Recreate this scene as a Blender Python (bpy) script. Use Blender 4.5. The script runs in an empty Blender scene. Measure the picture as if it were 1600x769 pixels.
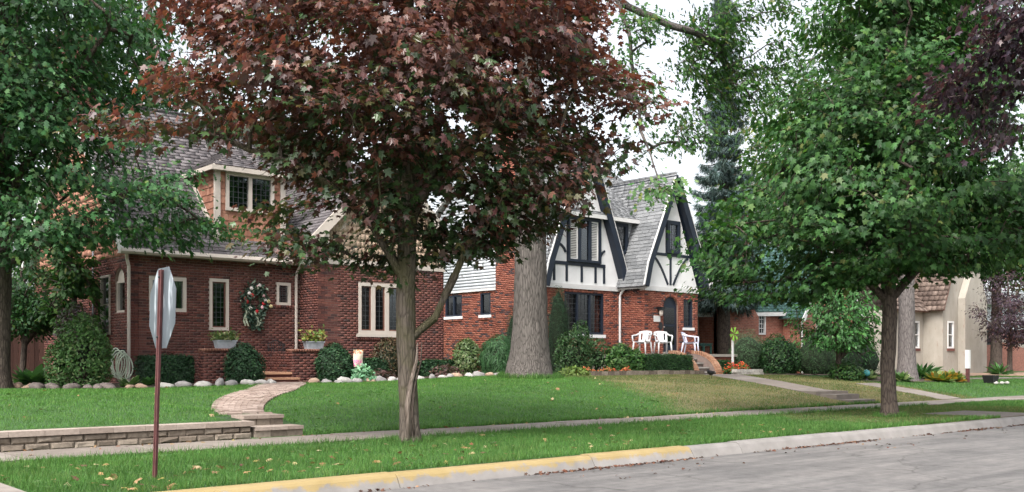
import bpy, math, random
import numpy as np
from mathutils import Vector, Matrix
R = math.radians
rnd = random.Random(7)
rng = np.random.default_rng(7)
scene = bpy.context.scene
COL = scene.collection

# ------------------------------------------------------------------ camera, sky, sun, exposure
CAMZ = 1.30
HEAD = math.atan2(1800.0, 1556.0)          # heading measured from the street direction (+X)
cam_data = bpy.data.cameras.new('camera')
cam_data.sensor_width = 36.0
cam_data.sensor_fit = 'HORIZONTAL'
cam_data.lens = 36.0 * 1556.0 / 1600.0
cam_data.shift_y = (562.0 - 384.5) / 1600.0
cam_data.clip_start = 0.1
cam_data.clip_end = 3000.0
cam = bpy.data.objects.new('camera', cam_data)
COL.objects.link(cam)
cam.location = (0, 0, CAMZ)
cam.rotation_euler = (R(90), 0, HEAD - R(90))
scene.camera = cam

SUN_EL, SUN_AZ = 52.0, 205.0               # direction the light comes from, azimuth counter-clockwise from +X
world = bpy.data.worlds.new('World')
scene.world = world
world.use_nodes = True
wn, wl = world.node_tree.nodes, world.node_tree.links
wn.clear()
sky = wn.new('ShaderNodeTexSky')
sky.sky_type = 'NISHITA'
sky.sun_disc = False
sky.sun_elevation = R(SUN_EL)
sky.sun_rotation = R(90.0 - SUN_AZ)
sky.air_density = 1.0
sky.dust_density = 6.0
sky.ozone_density = 1.0
hs = wn.new('ShaderNodeHueSaturation')      # thin even cloud: the blue is mostly washed out
hs.inputs['Saturation'].default_value = 0.28
bg = wn.new('ShaderNodeBackground')
bg.inputs['Strength'].default_value = 0.15
wo = wn.new('ShaderNodeOutputWorld')
wl.new(sky.outputs[0], hs.inputs['Color'])
wl.new(hs.outputs[0], bg.inputs['Color'])
wl.new(bg.outputs[0], wo.inputs['Surface'])

sun_data = bpy.data.lights.new('sun', 'SUN')
sun_data.energy = 1.0
sun_data.angle = R(20)
sun_data.color = (1.0, 0.95, 0.87)
sun = bpy.data.objects.new('sun', sun_data)
COL.objects.link(sun)
sd = Vector((math.cos(R(SUN_EL)) * math.cos(R(SUN_AZ)), math.cos(R(SUN_EL)) * math.sin(R(SUN_AZ)), math.sin(R(SUN_EL))))
sun.rotation_euler = sd.to_track_quat('Z', 'Y').to_euler()
sun.location = (0, 0, 40)

scene.view_settings.view_transform = 'Standard'
scene.view_settings.look = 'None'
scene.view_settings.exposure = 1.55
scene.view_settings.gamma = 1.0
scene.view_settings.use_curve_mapping = False
scene.render.engine = 'CYCLES'
scene.cycles.max_bounces = 6
scene.cycles.diffuse_bounces = 3
scene.cycles.glossy_bounces = 2
scene.cycles.transmission_bounces = 4
scene.cycles.transparent_max_bounces = 6
scene.cycles.use_denoising = True

# ------------------------------------------------------------------ materials
def nodemat(name):
    m = bpy.data.materials.new(name)
    m.use_nodes = True
    nt = m.node_tree
    return m, nt, nt.nodes['Principled BSDF']

def setp(p, **k):
    for a, v in k.items():
        p.inputs[a].default_value = v

def noise(nt, scale, detail=4, vec=None, rough=0.55, dist=0.0):
    n = nt.nodes.new('ShaderNodeTexNoise')
    n.inputs['Scale'].default_value = scale
    n.inputs['Detail'].default_value = detail
    n.inputs['Roughness'].default_value = rough
    n.inputs['Distortion'].default_value = dist
    if vec is not None:
        nt.links.new(vec, n.inputs['Vector'])
    return n

def ramp(nt, fac, stops):
    r = nt.nodes.new('ShaderNodeValToRGB')
    e = r.color_ramp.elements
    while len(e) < len(stops):
        e.new(0.5)
    for i, (p, c) in enumerate(stops):
        e[i].position = p
        e[i].color = (c[0], c[1], c[2], 1) if len(c) == 3 else c
    nt.links.new(fac, r.inputs['Fac'])
    return r

def mix(nt, fac, a, b, mode='MIX'):
    n = nt.nodes.new('ShaderNodeMix')
    n.data_type = 'RGBA'
    n.blend_type = mode
    def put(s, v):
        if isinstance(v, (tuple, list)):
            s.default_value = (v[0], v[1], v[2], 1)
        elif isinstance(v, (int, float)):
            s.default_value = v
        else:
            nt.links.new(v, s)
    put(n.inputs[0], fac)
    put(n.inputs[6], a)
    put(n.inputs[7], b)
    return n.outputs[2]

def math_n(nt, op, a, b=None, c=None):
    n = nt.nodes.new('ShaderNodeMath')
    n.operation = op
    for i, v in enumerate((a, b, c)):
        if v is None:
            continue
        if isinstance(v, (int, float)):
            n.inputs[i].default_value = v
        else:
            nt.links.new(v, n.inputs[i])
    return n.outputs[0]

def wpos(nt):
    return nt.nodes.new('ShaderNodeNewGeometry').outputs['Position']

def mapped(nt, vec, sc):
    m = nt.nodes.new('ShaderNodeMapping')
    m.inputs['Scale'].default_value = sc
    nt.links.new(vec, m.inputs['Vector'])
    return m.outputs[0]

def bump(nt, p, h, strength=0.3, dist=0.02):
    b = nt.nodes.new('ShaderNodeBump')
    b.inputs['Strength'].default_value = strength
    b.inputs['Distance'].default_value = dist
    nt.links.new(h, b.inputs['Height'])
    nt.links.new(b.outputs[0], p.inputs['Normal'])

def piece_random(nt):
    """one random number for each separate piece, whether it is its own object or an island of a joined mesh"""
    g = nt.nodes.new('ShaderNodeNewGeometry')
    o = nt.nodes.new('ShaderNodeObjectInfo')
    s = math_n(nt, 'ADD', g.outputs['Random Per Island'], o.outputs['Random'])
    return math_n(nt, 'FRACT', s)

def plain(name, col, rough=0.6, var=0.15, nscale=6.0, bumps=0.15, fine=60.0, spec=0.4, metallic=0.0):
    m, nt, p = nodemat(name)
    v = wpos(nt)
    n1 = noise(nt, nscale, 5, v)
    d = tuple(c * (1 - var) for c in col)
    l = tuple(min(1, c * (1 + var)) for c in col)
    r = ramp(nt, n1.outputs['Fac'], [(0.3, d), (0.7, l)])
    nt.links.new(r.outputs[0], p.inputs['Base Color'])
    setp(p, Roughness=rough, Metallic=metallic)
    p.inputs['Specular IOR Level'].default_value = spec
    if bumps:
        n2 = noise(nt, fine, 3, v)
        bump(nt, p, n2.outputs['Fac'], bumps, 0.01)
    return m

def pieces_mat(name, stops, rough=0.85, grain=40.0, grain_amt=0.25, bumps=0.4, big=None, sc=(1, 1, 1)):
    """stops: ramp over the random number of each piece; grain: mottling inside a piece"""
    m, nt, p = nodemat(name)
    r = ramp(nt, piece_random(nt), stops)
    v = mapped(nt, wpos(nt), sc)
    n = noise(nt, grain, 4, v)
    g = ramp(nt, n.outputs['Fac'], [(0.25, (1 - grain_amt,) * 3), (0.75, (1 + grain_amt,) * 3)])
    c = mix(nt, 1.0, r.outputs[0], g.outputs[0], 'MULTIPLY')
    if big:
        n3 = noise(nt, big[0], 4, wpos(nt))
        f = ramp(nt, n3.outputs['Fac'], [(big[1], (0, 0, 0)), (big[2], (1, 1, 1))])
        c = mix(nt, f.outputs[0], c, big[3])
    nt.links.new(c, p.inputs['Base Color'])
    setp(p, Roughness=rough)
    p.inputs['Specular IOR Level'].default_value = 0.25
    bump(nt, p, n.outputs['Fac'], bumps, 0.006)
    return m

MAT = {}
MAT['brick_red'] = pieces_mat('brick_red', [(0.0, (.045, .027, .027)), (.14, (.088, .035, .031)), (.5, (.122, .045, .037)), (.8, (.155, .06, .047)), (1.0, (.13, .058, .05))], grain=30, big=(1.3, .52, .78, (.085, .04, .034)))
MAT['mortar'] = plain('mortar', (.225, .17, .15), .95, .15, 8, .3)
MAT['brick_orange'] = pieces_mat('brick_orange', [(0.0, (.05, .036, .04)), (.1, (.08, .05, .05)), (.17, (.17, .055, .04)), (.55, (.235, .074, .049)), (1.0, (.29, .11, .075))], grain=30)
MAT['mortar_dark'] = plain('mortar_dark', (.27, .16, .12), .95, .15, 8, .3)
MAT['brick_tan'] = pieces_mat('brick_tan', [(0.0, (.35, .18, .11)), (1.0, (.5, .3, .2))], grain=30)
MAT['brick_cap'] = pieces_mat('brick_cap', [(0, (.17, .075, .055)), (1, (.25, .12, .085))], grain=30)
MAT['shingle_brown'] = pieces_mat('shingle_brown', [(0, (.07, .062, .066)), (.5, (.105, .095, .10)), (1, (.145, .133, .138))], .95, 90, .35, .6)
MAT['shingle_grey'] = pieces_mat('shingle_grey', [(0, (.125, .13, .137)), (.5, (.165, .17, .178)), (1, (.215, .22, .228))], .95, 90, .3, .6)
MAT['shingle_green'] = pieces_mat('shingle_green', [(0, (.03, .07, .066)), (1, (.055, .11, .10))], .95, 60, .3, .6)
MAT['tile_red'] = pieces_mat('tile_red', [(0, (.07, .05, .042)), (.6, (.115, .083, .068)), (1, (.165, .125, .105))], .9, 20, .3, .5)
MAT['shake_cedar'] = pieces_mat('shake_cedar', [(0, (.23, .105, .072)), (.5, (.30, .145, .10)), (1, (.36, .185, .13))], .85, 18, .22, .5, sc=(6, 6, 1))
MAT['shake_cream'] = pieces_mat('shake_cream', [(0, (.40, .29, .215)), (1, (.47, .35, .265))], .85, 18, .15, .4, sc=(6, 6, 1))
MAT['siding_white'] = pieces_mat('siding_white', [(0, (.56, .585, .63)), (1, (.63, .65, .69))], .5, 3, .05, .05)
MAT['trim_cream'] = plain('trim_cream', (.49, .43, .385), .5, .06, 4, .05)
MAT['trim_white'] = plain('trim_white', (.60, .59, .585), .45, .05, 4, .05)
MAT['stucco_white'] = plain('stucco_white', (.72, .715, .72), .85, .05, 3, .35, 120)
MAT['trim_navy'] = plain('trim_navy', (.012, .018, .032), .45, .2, 4, .05)
MAT['sash_brown'] = plain('sash_brown', (.12, .05, .035), .5, .2)
MAT['lead'] = plain('lead', (.045, .05, .055), .5, .1, bumps=0)
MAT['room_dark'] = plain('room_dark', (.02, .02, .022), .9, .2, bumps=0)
MAT['curtain'] = plain('curtain', (.62, .60, .56), .9, .08, 3, .1)
MAT['blind'] = plain('blind', (.45, .44, .42), .7, .05, bumps=0)
MAT['wood_shelf'] = plain('wood_shelf', (.2, .1, .06), .6)
MAT['concrete'] = plain('concrete', (.30, .265, .235), .9, .16, 3.0, .4, 90)
MAT['metal_dark'] = plain('metal_dark', (.018, .018, .02), .45, .2, bumps=.05)
MAT['plastic_white'] = plain('plastic_white', (.66, .66, .67), .35, .03, bumps=0)
MAT['plastic_lilac'] = plain('plastic_lilac', (.62, .64, .76), .35, .03, bumps=0)
MAT['plastic_green'] = plain('plastic_green', (.01, .035, .03), .35, .1, bumps=0)
MAT['soil'] = plain('soil', (.05, .035, .026), .95, .4, 9, .8, 40)
MAT['dirt'] = plain('dirt', (.2, .13, .09), .95, .3, 4, .8, 30)
MAT['fence_wood'] = pieces_mat('fence_wood', [(0, (.04, .02, .016)), (1, (.075, .038, .03))], .85, 14, .3, .4, sc=(5, 5, .6))
MAT['black'] = plain('black', (.008, .008, .009), .6, .2, bumps=.1)

def glass_mat():
    m, nt, p = nodemat('window_glass')
    nt.nodes.remove(p)
    t = nt.nodes.new('ShaderNodeBsdfTransparent')
    t.inputs[0].default_value = (.55, .6, .62, 1)
    g = nt.nodes.new('ShaderNodeBsdfGlossy')
    g.inputs['Roughness'].default_value = .03
    g.inputs[0].default_value = (.9, .95, 1, 1)
    f = nt.nodes.new('ShaderNodeFresnel')
    f.inputs[0].default_value = 1.6
    a = math_n(nt, 'ADD', math_n(nt, 'MULTIPLY', f.outputs[0], 1.4), .07)
    mx = nt.nodes.new('ShaderNodeMixShader')
    nt.links.new(a, mx.inputs[0])
    nt.links.new(t.outputs[0], mx.inputs[1])
    nt.links.new(g.outputs[0], mx.inputs[2])
    nt.links.new(mx.outputs[0], nt.nodes['Material Output'].inputs[0])
    return m
MAT['glass'] = glass_mat()

def leaf_mat(name, trans=0.3, rough=0.42, spec=0.45, tint=(1.25, 1.35, .7)):
    m, nt, p = nodemat(name)
    a = nt.nodes.new('ShaderNodeAttribute')
    a.attribute_name = 'col'
    nt.links.new(a.outputs['Color'], p.inputs['Base Color'])
    setp(p, Roughness=rough)
    p.inputs['Specular IOR Level'].default_value = spec
    t = nt.nodes.new('ShaderNodeBsdfTranslucent')
    c = mix(nt, 1.0, a.outputs['Color'], tint, 'MULTIPLY')
    nt.links.new(c, t.inputs[0])
    mx = nt.nodes.new('ShaderNodeMixShader')
    mx.inputs[0].default_value = trans
    nt.links.new(p.outputs[0], mx.inputs[1])
    nt.links.new(t.outputs[0], mx.inputs[2])
    nt.links.new(mx.outputs[0], nt.nodes['Material Output'].inputs[0])
    return m
MAT['leaf'] = leaf_mat('leaf', .3, .5, .3)
MAT['leaf_red'] = leaf_mat('leaf_red', .33, .38, .6, (1.5, 1.1, .8))
MAT['needle'] = leaf_mat('needle', .1, .6, .3)
MAT['grass'] = leaf_mat('grass', .3, .6, .25, (1.2, 1.2, .6))
MAT['dead_leaf'] = leaf_mat('dead_leaf', .15, .7, .3, (1.2, 1, .7))
MAT['petal'] = leaf_mat('petal', .25, .6, .3, (1.1, 1, 1))

def bark_mat(name, dark, light, sc=(7, 7, 1.3), moss=None, strength=.8):
    m, nt, p = nodemat(name)
    tc = nt.nodes.new('ShaderNodeTexCoord').outputs['Object']
    v = mapped(nt, tc, sc)
    n = noise(nt, 3.2, 8, v, .65, .5)
    vo = nt.nodes.new('ShaderNodeTexVoronoi')
    vo.feature = 'DISTANCE_TO_EDGE'
    vo.inputs['Scale'].default_value = 2.6
    nt.links.new(v, vo.inputs['Vector'])
    h = math_n(nt, 'ADD', math_n(nt, 'MULTIPLY', n.outputs['Fac'], .8), math_n(nt, 'MINIMUM', math_n(nt, 'MULTIPLY', vo.outputs['Distance'], 2.0), .35))
    r = ramp(nt, h, [(.3, dark), (.8, light)])
    c = r.outputs[0]
    if moss:
        n2 = noise(nt, 2.2, 5, tc)
        f = ramp(nt, n2.outputs['Fac'], [(.45, (0, 0, 0)), (.62, (.75, .75, .75))])
        c = mix(nt, f.outputs[0], c, moss)
    nt.links.new(c, p.inputs['Base Color'])
    setp(p, Roughness=.92)
    p.inputs['Specular IOR Level'].default_value = .2
    bump(nt, p, h, strength, .03)
    return m
MAT['bark_maple'] = bark_mat('bark_maple', (.04, .032, .027), (.115, .095, .078), (8, 8, 1.6), (.075, .07, .035))
MAT['bark_big'] = bark_mat('bark_big', (.036, .031, .029), (.135, .12, .11), (9, 9, 1.2), strength=1.0)
MAT['bark_dark'] = bark_mat('bark_dark', (.03, .023, .02), (.095, .075, .062), (8, 8, 1.8))
MAT['bark_grey'] = bark_mat('bark_grey', (.07, .06, .06), (.17, .15, .145), (8, 8, 1.6))
MAT['bare_wood'] = bark_mat('bare_wood', (.08, .06, .048), (.24, .195, .165), (14, 14, 1))

# ------------------------------------------------------------------ mesh helpers
def link(o, parent=None, **props):
    COL.objects.link(o)
    if parent is not None:
        o.parent = parent
    for k, v in props.items():
        o[k] = v
    return o

def thing(name, label, category, group=None, loc=(0, 0, 0)):
    o = bpy.data.objects.new(name, None)
    o.empty_display_size = .3
    o.location = loc
    COL.objects.link(o)
    o['label'] = label
    o['category'] = category
    if group:
        o['group'] = group
    if tuple(loc) != (0, 0, 0):
        bpy.context.view_layer.update()
    return o

def tag(o, label, category, group=None):
    o['label'] = label
    o['category'] = category
    if group:
        o['group'] = group
    return o

def put(o, parent):
    """parent without moving: all meshes are written in world coordinates"""
    if parent is not None:
        o.parent = parent
        off = parent.location if parent.parent is None else Vector((0, 0, 0))
        o.matrix_parent_inverse = Matrix.Translation(-off)
    return o

class MB:
    def __init__(self):
        self.v, self.f = [], []
    def add(self, vs, fs):
        n = len(self.v)
        self.v += [tuple(p) for p in vs]
        self.f += [tuple(i + n for i in q) for q in fs]
        return self
    def hexa(self, c):
        return self.add(c, [(0, 3, 2, 1), (4, 5, 6, 7), (0, 1, 5, 4), (1, 2, 6, 5), (2, 3, 7, 6), (3, 0, 4, 7)])
    def box(self, x0, x1, y0, y1, z0, z1):
        return self.hexa([(x0, y0, z0), (x1, y0, z0), (x1, y1, z0), (x0, y1, z0), (x0, y0, z1), (x1, y0, z1), (x1, y1, z1), (x0, y1, z1)])
    def prism(self, poly, d):
        """poly: 3d points, d: extrusion vector"""
        n = len(poly)
        d = Vector(d)
        a = [Vector(p) for p in poly]
        b = [p + d for p in a]
        fs = [tuple(range(n))[::-1], tuple(range(n, 2 * n))]
        for i in range(n):
            j = (i + 1) % n
            fs.append((i, j, n + j, n + i))
        return self.add(a + b, fs)
    def tube(self, pts, rad, sides=8, cap=True, wob=0.0):
        pts = [Vector(p) for p in pts]
        if isinstance(rad, (int, float)):
            rad = [rad] * len(pts)
        n0 = len(self.v)
        up = Vector((0, 0, 1))
        prev = None
        for i, p in enumerate(pts):
            t = (pts[min(i + 1, len(pts) - 1)] - pts[max(i - 1, 0)]).normalized()
            if prev is None:
                a = t.cross(up)
                if a.length < .05:
                    a = t.cross(Vector((1, 0, 0)))
                a.normalize()
            else:
                a = (prev - t * prev.dot(t)).normalized()
            prev = a
            b = t.cross(a)
            for k in range(sides):
                an = 2 * math.pi * k / sides
                rr = rad[i] * (1 + (wob * math.sin(3 * an + 1.7 * i) + wob * .6 * math.sin(5 * an - i) if wob else 0))
                self.v.append(tuple(p + (a * math.cos(an) + b * math.sin(an)) * rr))
        for i in range(len(pts) - 1):
            for k in range(sides):
                k2 = (k + 1) % sides
                self.f.append((n0 + i * sides + k, n0 + (i + 1) * sides + k, n0 + (i + 1) * sides + k2, n0 + i * sides + k2))
        if cap:
            self.f.append(tuple(n0 + k for k in range(sides)))
            self.f.append(tuple(n0 + (len(pts) - 1) * sides + k for k in range(sides))[::-1])
        return self
    def lathe(self, c, prof, sides=16):
        """prof: list of (radius, z) around a vertical axis at c"""
        n0 = len(self.v)
        for r, z in prof:
            for k in range(sides):
                a = 2 * math.pi * k / sides
                self.v.append((c[0] + r * math.cos(a), c[1] + r * math.sin(a), c[2] + z))
        for i in range(len(prof) - 1):
            for k in range(sides):
                k2 = (k + 1) % sides
                self.f.append((n0 + i * sides + k, n0 + i * sides + k2, n0 + (i + 1) * sides + k2, n0 + (i + 1) * sides + k))
        self.f.append(tuple(n0 + k for k in range(sides))[::-1])
        self.f.append(tuple(n0 + (len(prof) - 1) * sides + k for k in range(sides)))
        return self
    def blob(self, c, r, sub=2, jit=.12, seed=0, sq=1.0):
        rr = random.Random(seed)
        import bmesh
        bm = bmesh.new()
        bmesh.ops.create_icosphere(bm, subdivisions=sub, radius=1)
        ph = [(rr.uniform(0, 6), rr.uniform(0, 6), rr.uniform(1.5, 3.2)) for _ in range(4)]
        vs = []
        for v in bm.verts:
            p = v.co
            k = 1 + jit * sum(math.sin(p.x * w + a) * math.cos(p.y * w + b + p.z) for a, b, w in ph) / 2
            if jit > .3:
                k *= 1 + rr.uniform(-.07, .07)
            vs.append((c[0] + p.x * k * r[0], c[1] + p.y * k * r[1], c[2] + p.z * k * r[2]))
        fs = [tuple(v.index for v in f.verts) for f in bm.faces]
        bm.free()
        return self.add(vs, fs)
    def build(self, name, mat, parent=None, smooth=False, **props):
        me = bpy.data.meshes.new(name)
        me.from_pydata(self.v, [], self.f)
        me.update()
        if smooth:
            me.polygons.foreach_set('use_smooth', [True] * len(me.polygons))
        me.materials.append(MAT[mat] if isinstance(mat, str) else mat)
        o = bpy.data.objects.new(name, me)
        COL.objects.link(o)
        put(o, parent)
        for k, v in props.items():
            o[k] = v
        return o

def raw_mesh(name, verts, tmpl_faces, n, k, mat, parent=None, cols=None, smooth=False, **props):
    """n copies of a k-vertex template whose faces are tmpl_faces; verts (n*k,3); cols (n,3)"""
    me = bpy.data.meshes.new(name)
    lt = np.array([len(f) for f in tmpl_faces], dtype=np.int32)
    fl = np.concatenate([np.array(f, dtype=np.int32) for f in tmpl_faces])
    loops = (fl[None, :] + (np.arange(n, dtype=np.int32) * k)[:, None]).ravel()
    tot = np.tile(lt, n)
    start = np.concatenate([[0], np.cumsum(tot)[:-1]]).astype(np.int32)
    me.vertices.add(n * k)
    me.vertices.foreach_set('co', np.ascontiguousarray(verts, dtype=np.float32).ravel())
    me.loops.add(len(loops))
    me.loops.foreach_set('vertex_index', loops)
    me.polygons.add(len(tot))
    me.polygons.foreach_set('loop_start', start)
    try:
        me.polygons.foreach_set('loop_total', tot.astype(np.int32))
    except Exception:
        pass
    if smooth:
        me.polygons.foreach_set('use_smooth', np.ones(len(tot), dtype=bool))
    me.update(calc_edges=True)
    if cols is not None:
        at = me.attributes.new('col', 'FLOAT_COLOR', 'POINT')
        c4 = np.ones((n * k, 4), dtype=np.float32)
        c4[:, :3] = np.repeat(cols, k, axis=0)
        at.data.foreach_set('color', c4.ravel())
    me.materials.append(MAT[mat] if isinstance(mat, str) else mat)
    o = bpy.data.objects.new(name, me)
    COL.objects.link(o)
    put(o, parent)
    for kk, v in props.items():
        o[kk] = v
    return o

BOXF = [(0, 3, 2, 1), (4, 5, 6, 7), (0, 1, 5, 4), (1, 2, 6, 5), (2, 3, 7, 6), (3, 0, 4, 7)]
UNIT = np.array([(-.5, -.5, -.5), (.5, -.5, -.5), (.5, .5, -.5), (-.5, .5, -.5), (-.5, -.5, .5), (.5, -.5, .5), (.5, .5, .5), (-.5, .5, .5)])
_shared = {}
def shared_box(key, size, mat):
    k = (key, mat, tuple(round(s, 3) for s in size))
    if k not in _shared:
        me = bpy.data.meshes.new(key)
        vs = UNIT * np.array(size)
        me.from_pydata([tuple(v) for v in vs], [], BOXF)
        me.materials.append(MAT[mat])
        _shared[k] = me
    return _shared[k]

def pieces(name, items, mat, parent, single=300, rest=None):
    """items: (centre, a, b, c, (sa, sb, sc)) boxes; the `single` nearest become objects, the rest one joined mesh"""
    if not items:
        return
    cam0 = Vector((0, 0, CAMZ))
    items = sorted(items, key=lambda q: (Vector(q[0]) - cam0).length)
    own, others = items[:single], items[single:]
    off = parent.location if parent.parent is None else Vector((0, 0, 0))
    for c, a, b, n, s in own:
        o = bpy.data.objects.new(name, shared_box(name, s, mat))
        M = Matrix((a, b, n)).transposed().to_4x4()
        M.translation = Vector(c) - off
        COL.objects.link(o)
        o.parent = parent
        o.matrix_local = M
    if others:
        k = len(others)
        C = np.array([q[0] for q in others])
        A = np.array([q[1] for q in others])
        B = np.array([q[2] for q in others])
        N = np.array([q[3] for q in others])
        S = np.array([q[4] for q in others])
        U = UNIT[None] * S[:, None, :]
        V = C[:, None, :] + U[..., 0:1] * A[:, None, :] + U[..., 1:2] * B[:, None, :] + U[..., 2:3] * N[:, None, :]
        raw_mesh(rest or name + '_field', V.reshape(-1, 3), BOXF, k, 8, mat, parent, kind='stuff')

# ------------------------------------------------------------------ the terrain
XS = [-60, 8, 13, 18, 27, 33, 45, 60, 100]
HS = [.68, .68, .72, .82, .78, .72, .6, .5, .45]
def zg(X, Y):
    X = np.asarray(X, dtype=float)
    Y = np.asarray(Y, dtype=float)
    H = np.interp(X, XS, HS)
    t = np.clip((Y - 13.2) / 7, 0, 1)
    p = 1 - (1 - t) ** 1.8
    z1 = .17 + (H - .17) * p
    z2 = .40 + (H - .40) * p
    w = np.where(Y < 14.05, (X < 6.5) * 1.0, np.clip((7.0 - X) / .6, 0, 1))
    z = z1 + (z2 - z1) * w
    z = z + np.where(Y > 13.97, .21 * np.exp(-((X - 6.9) / .6) ** 2 - ((Y - 14.1) / .9) ** 2), 0) * (1 - w)
    roll = .015 * np.sin(X * .9 + 1.3) * np.sin(Y * .8) * t
    return np.where((Y > 13.2) & ~((X < 6.5) & (Y < 13.49)), z + roll, .15)
def zf(x, y):
    return float(zg(x, y))

def grid(name, xs, ys, zfun, mat, **props):
    X, Y = np.meshgrid(xs, ys)
    Z = zfun(X, Y)
    nx, ny = len(xs), len(ys)
    vs = np.stack([X, Y, Z], -1).reshape(-1, 3)
    fs = [(j * nx + i, j * nx + i + 1, (j + 1) * nx + i + 1, (j + 1) * nx + i) for j in range(ny - 1) for i in range(nx - 1)]
    mb = MB()
    mb.v = [tuple(v) for v in vs]
    mb.f = fs
    return mb.build(name, mat, None, True, **props)

# boundary between the green lawn and the dry lawn (runs from the sidewalk to the big trunk)
DRYX, DRYY = [13.2, 15.1, 17.0, 19.2, 24.0], [15.9, 17.3, 18.1, 19.1, 20.5]
def ground_mat():
    m, nt, p = nodemat('turf_soil')
    v = wpos(nt)
    sx = nt.nodes.new('ShaderNodeSeparateXYZ')
    nt.links.new(v, sx.inputs[0])
    n1 = noise(nt, .8, 5, v)
    n2 = noise(nt, 14, 4, v)
    n3 = noise(nt, 90, 3, v)
    green = ramp(nt, n2.outputs['Fac'], [(.3, (.03, .08, .017)), (.7, (.048, .12, .026))]).outputs[0]
    dry = ramp(nt, n2.outputs['Fac'], [(.3, (.12, .11, .048)), (.7, (.19, .165, .08))]).outputs[0]
    # line x = 15.9 + .42 (y - 13.2)
    e = math_n(nt, 'SUBTRACT', sx.outputs[0], math_n(nt, 'MULTIPLY_ADD', math_n(nt, 'SUBTRACT', sx.outputs[1], 13.2), .5, 15.9))
    e = math_n(nt, 'ADD', e, math_n(nt, 'MULTIPLY', math_n(nt, 'SUBTRACT', n1.outputs['Fac'], .5), 1.6))
    fd = ramp(nt, e, [(.0, (0, 0, 0)), (1.0, (1, 1, 1))]).outputs[0]
    yard = ramp(nt, math_n(nt, 'SUBTRACT', sx.outputs[1], 13.0), [(.0, (0, 0, 0)), (.2, (1, 1, 1))]).outputs[0]
    far = ramp(nt, math_n(nt, 'DIVIDE', sx.outputs[0], 100.0), [(.275, (1, 1, 1)), (.29, (0, 0, 0))]).outputs[0]
    f = mix(nt, 1.0, mix(nt, 1.0, fd, yard, 'MULTIPLY'), far, 'MULTIPLY')
    c = mix(nt, f, green, dry)
    # thin worn verge round the second street tree
    ve = ramp(nt, math_n(nt, 'DIVIDE', sx.outputs[0], 100.0), [(.15, (0, 0, 0)), (.18, (.8, .8, .8)), (.24, (.8, .8, .8)), (.27, (0, 0, 0))]).outputs[0]
    vy = ramp(nt, math_n(nt, 'SUBTRACT', 13.2, sx.outputs[1]), [(.0, (0, 0, 0)), (.2, (1, 1, 1))]).outputs[0]
    c = mix(nt, mix(nt, 1.0, ve, vy, 'MULTIPLY'), c, (.11, .095, .05))
    fine = ramp(nt, n3.outputs['Fac'], [(.3, (.6, .6, .6)), (.7, (1.25, 1.25, 1.25))]).outputs[0]
    c = mix(nt, 1.0, c, fine, 'MULTIPLY')
    nt.links.new(c, p.inputs['Base Color'])
    setp(p, Roughness=.95)
    bump(nt, p, n3.outputs['Fac'], .8, .03)
    return m
MAT['turf'] = ground_mat()

def far_sheet(x, y):
    return np.where(y < 8.4, -.05, .0) + 0 * x
grid('ground', [-900, -80, 170, 1400], [-600, -80, 60, 1400], lambda x, y: 0 * x - .06, 'turf', kind='structure')
grid('lawn', np.concatenate([np.arange(-70, -6, 4), np.arange(-6, 6.4, .31), [6.49, 6.51], np.arange(6.8, 40, .3), np.arange(40, 70, 1.0), np.arange(70, 170, 6)]),
     np.concatenate([[8.55, 10, 11.95, 13.15, 13.22, 13.48], np.arange(13.5, 24, .3), np.arange(24, 60, 1.5), np.arange(60, 140, 8)]), zg, 'turf', kind='structure')

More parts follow.
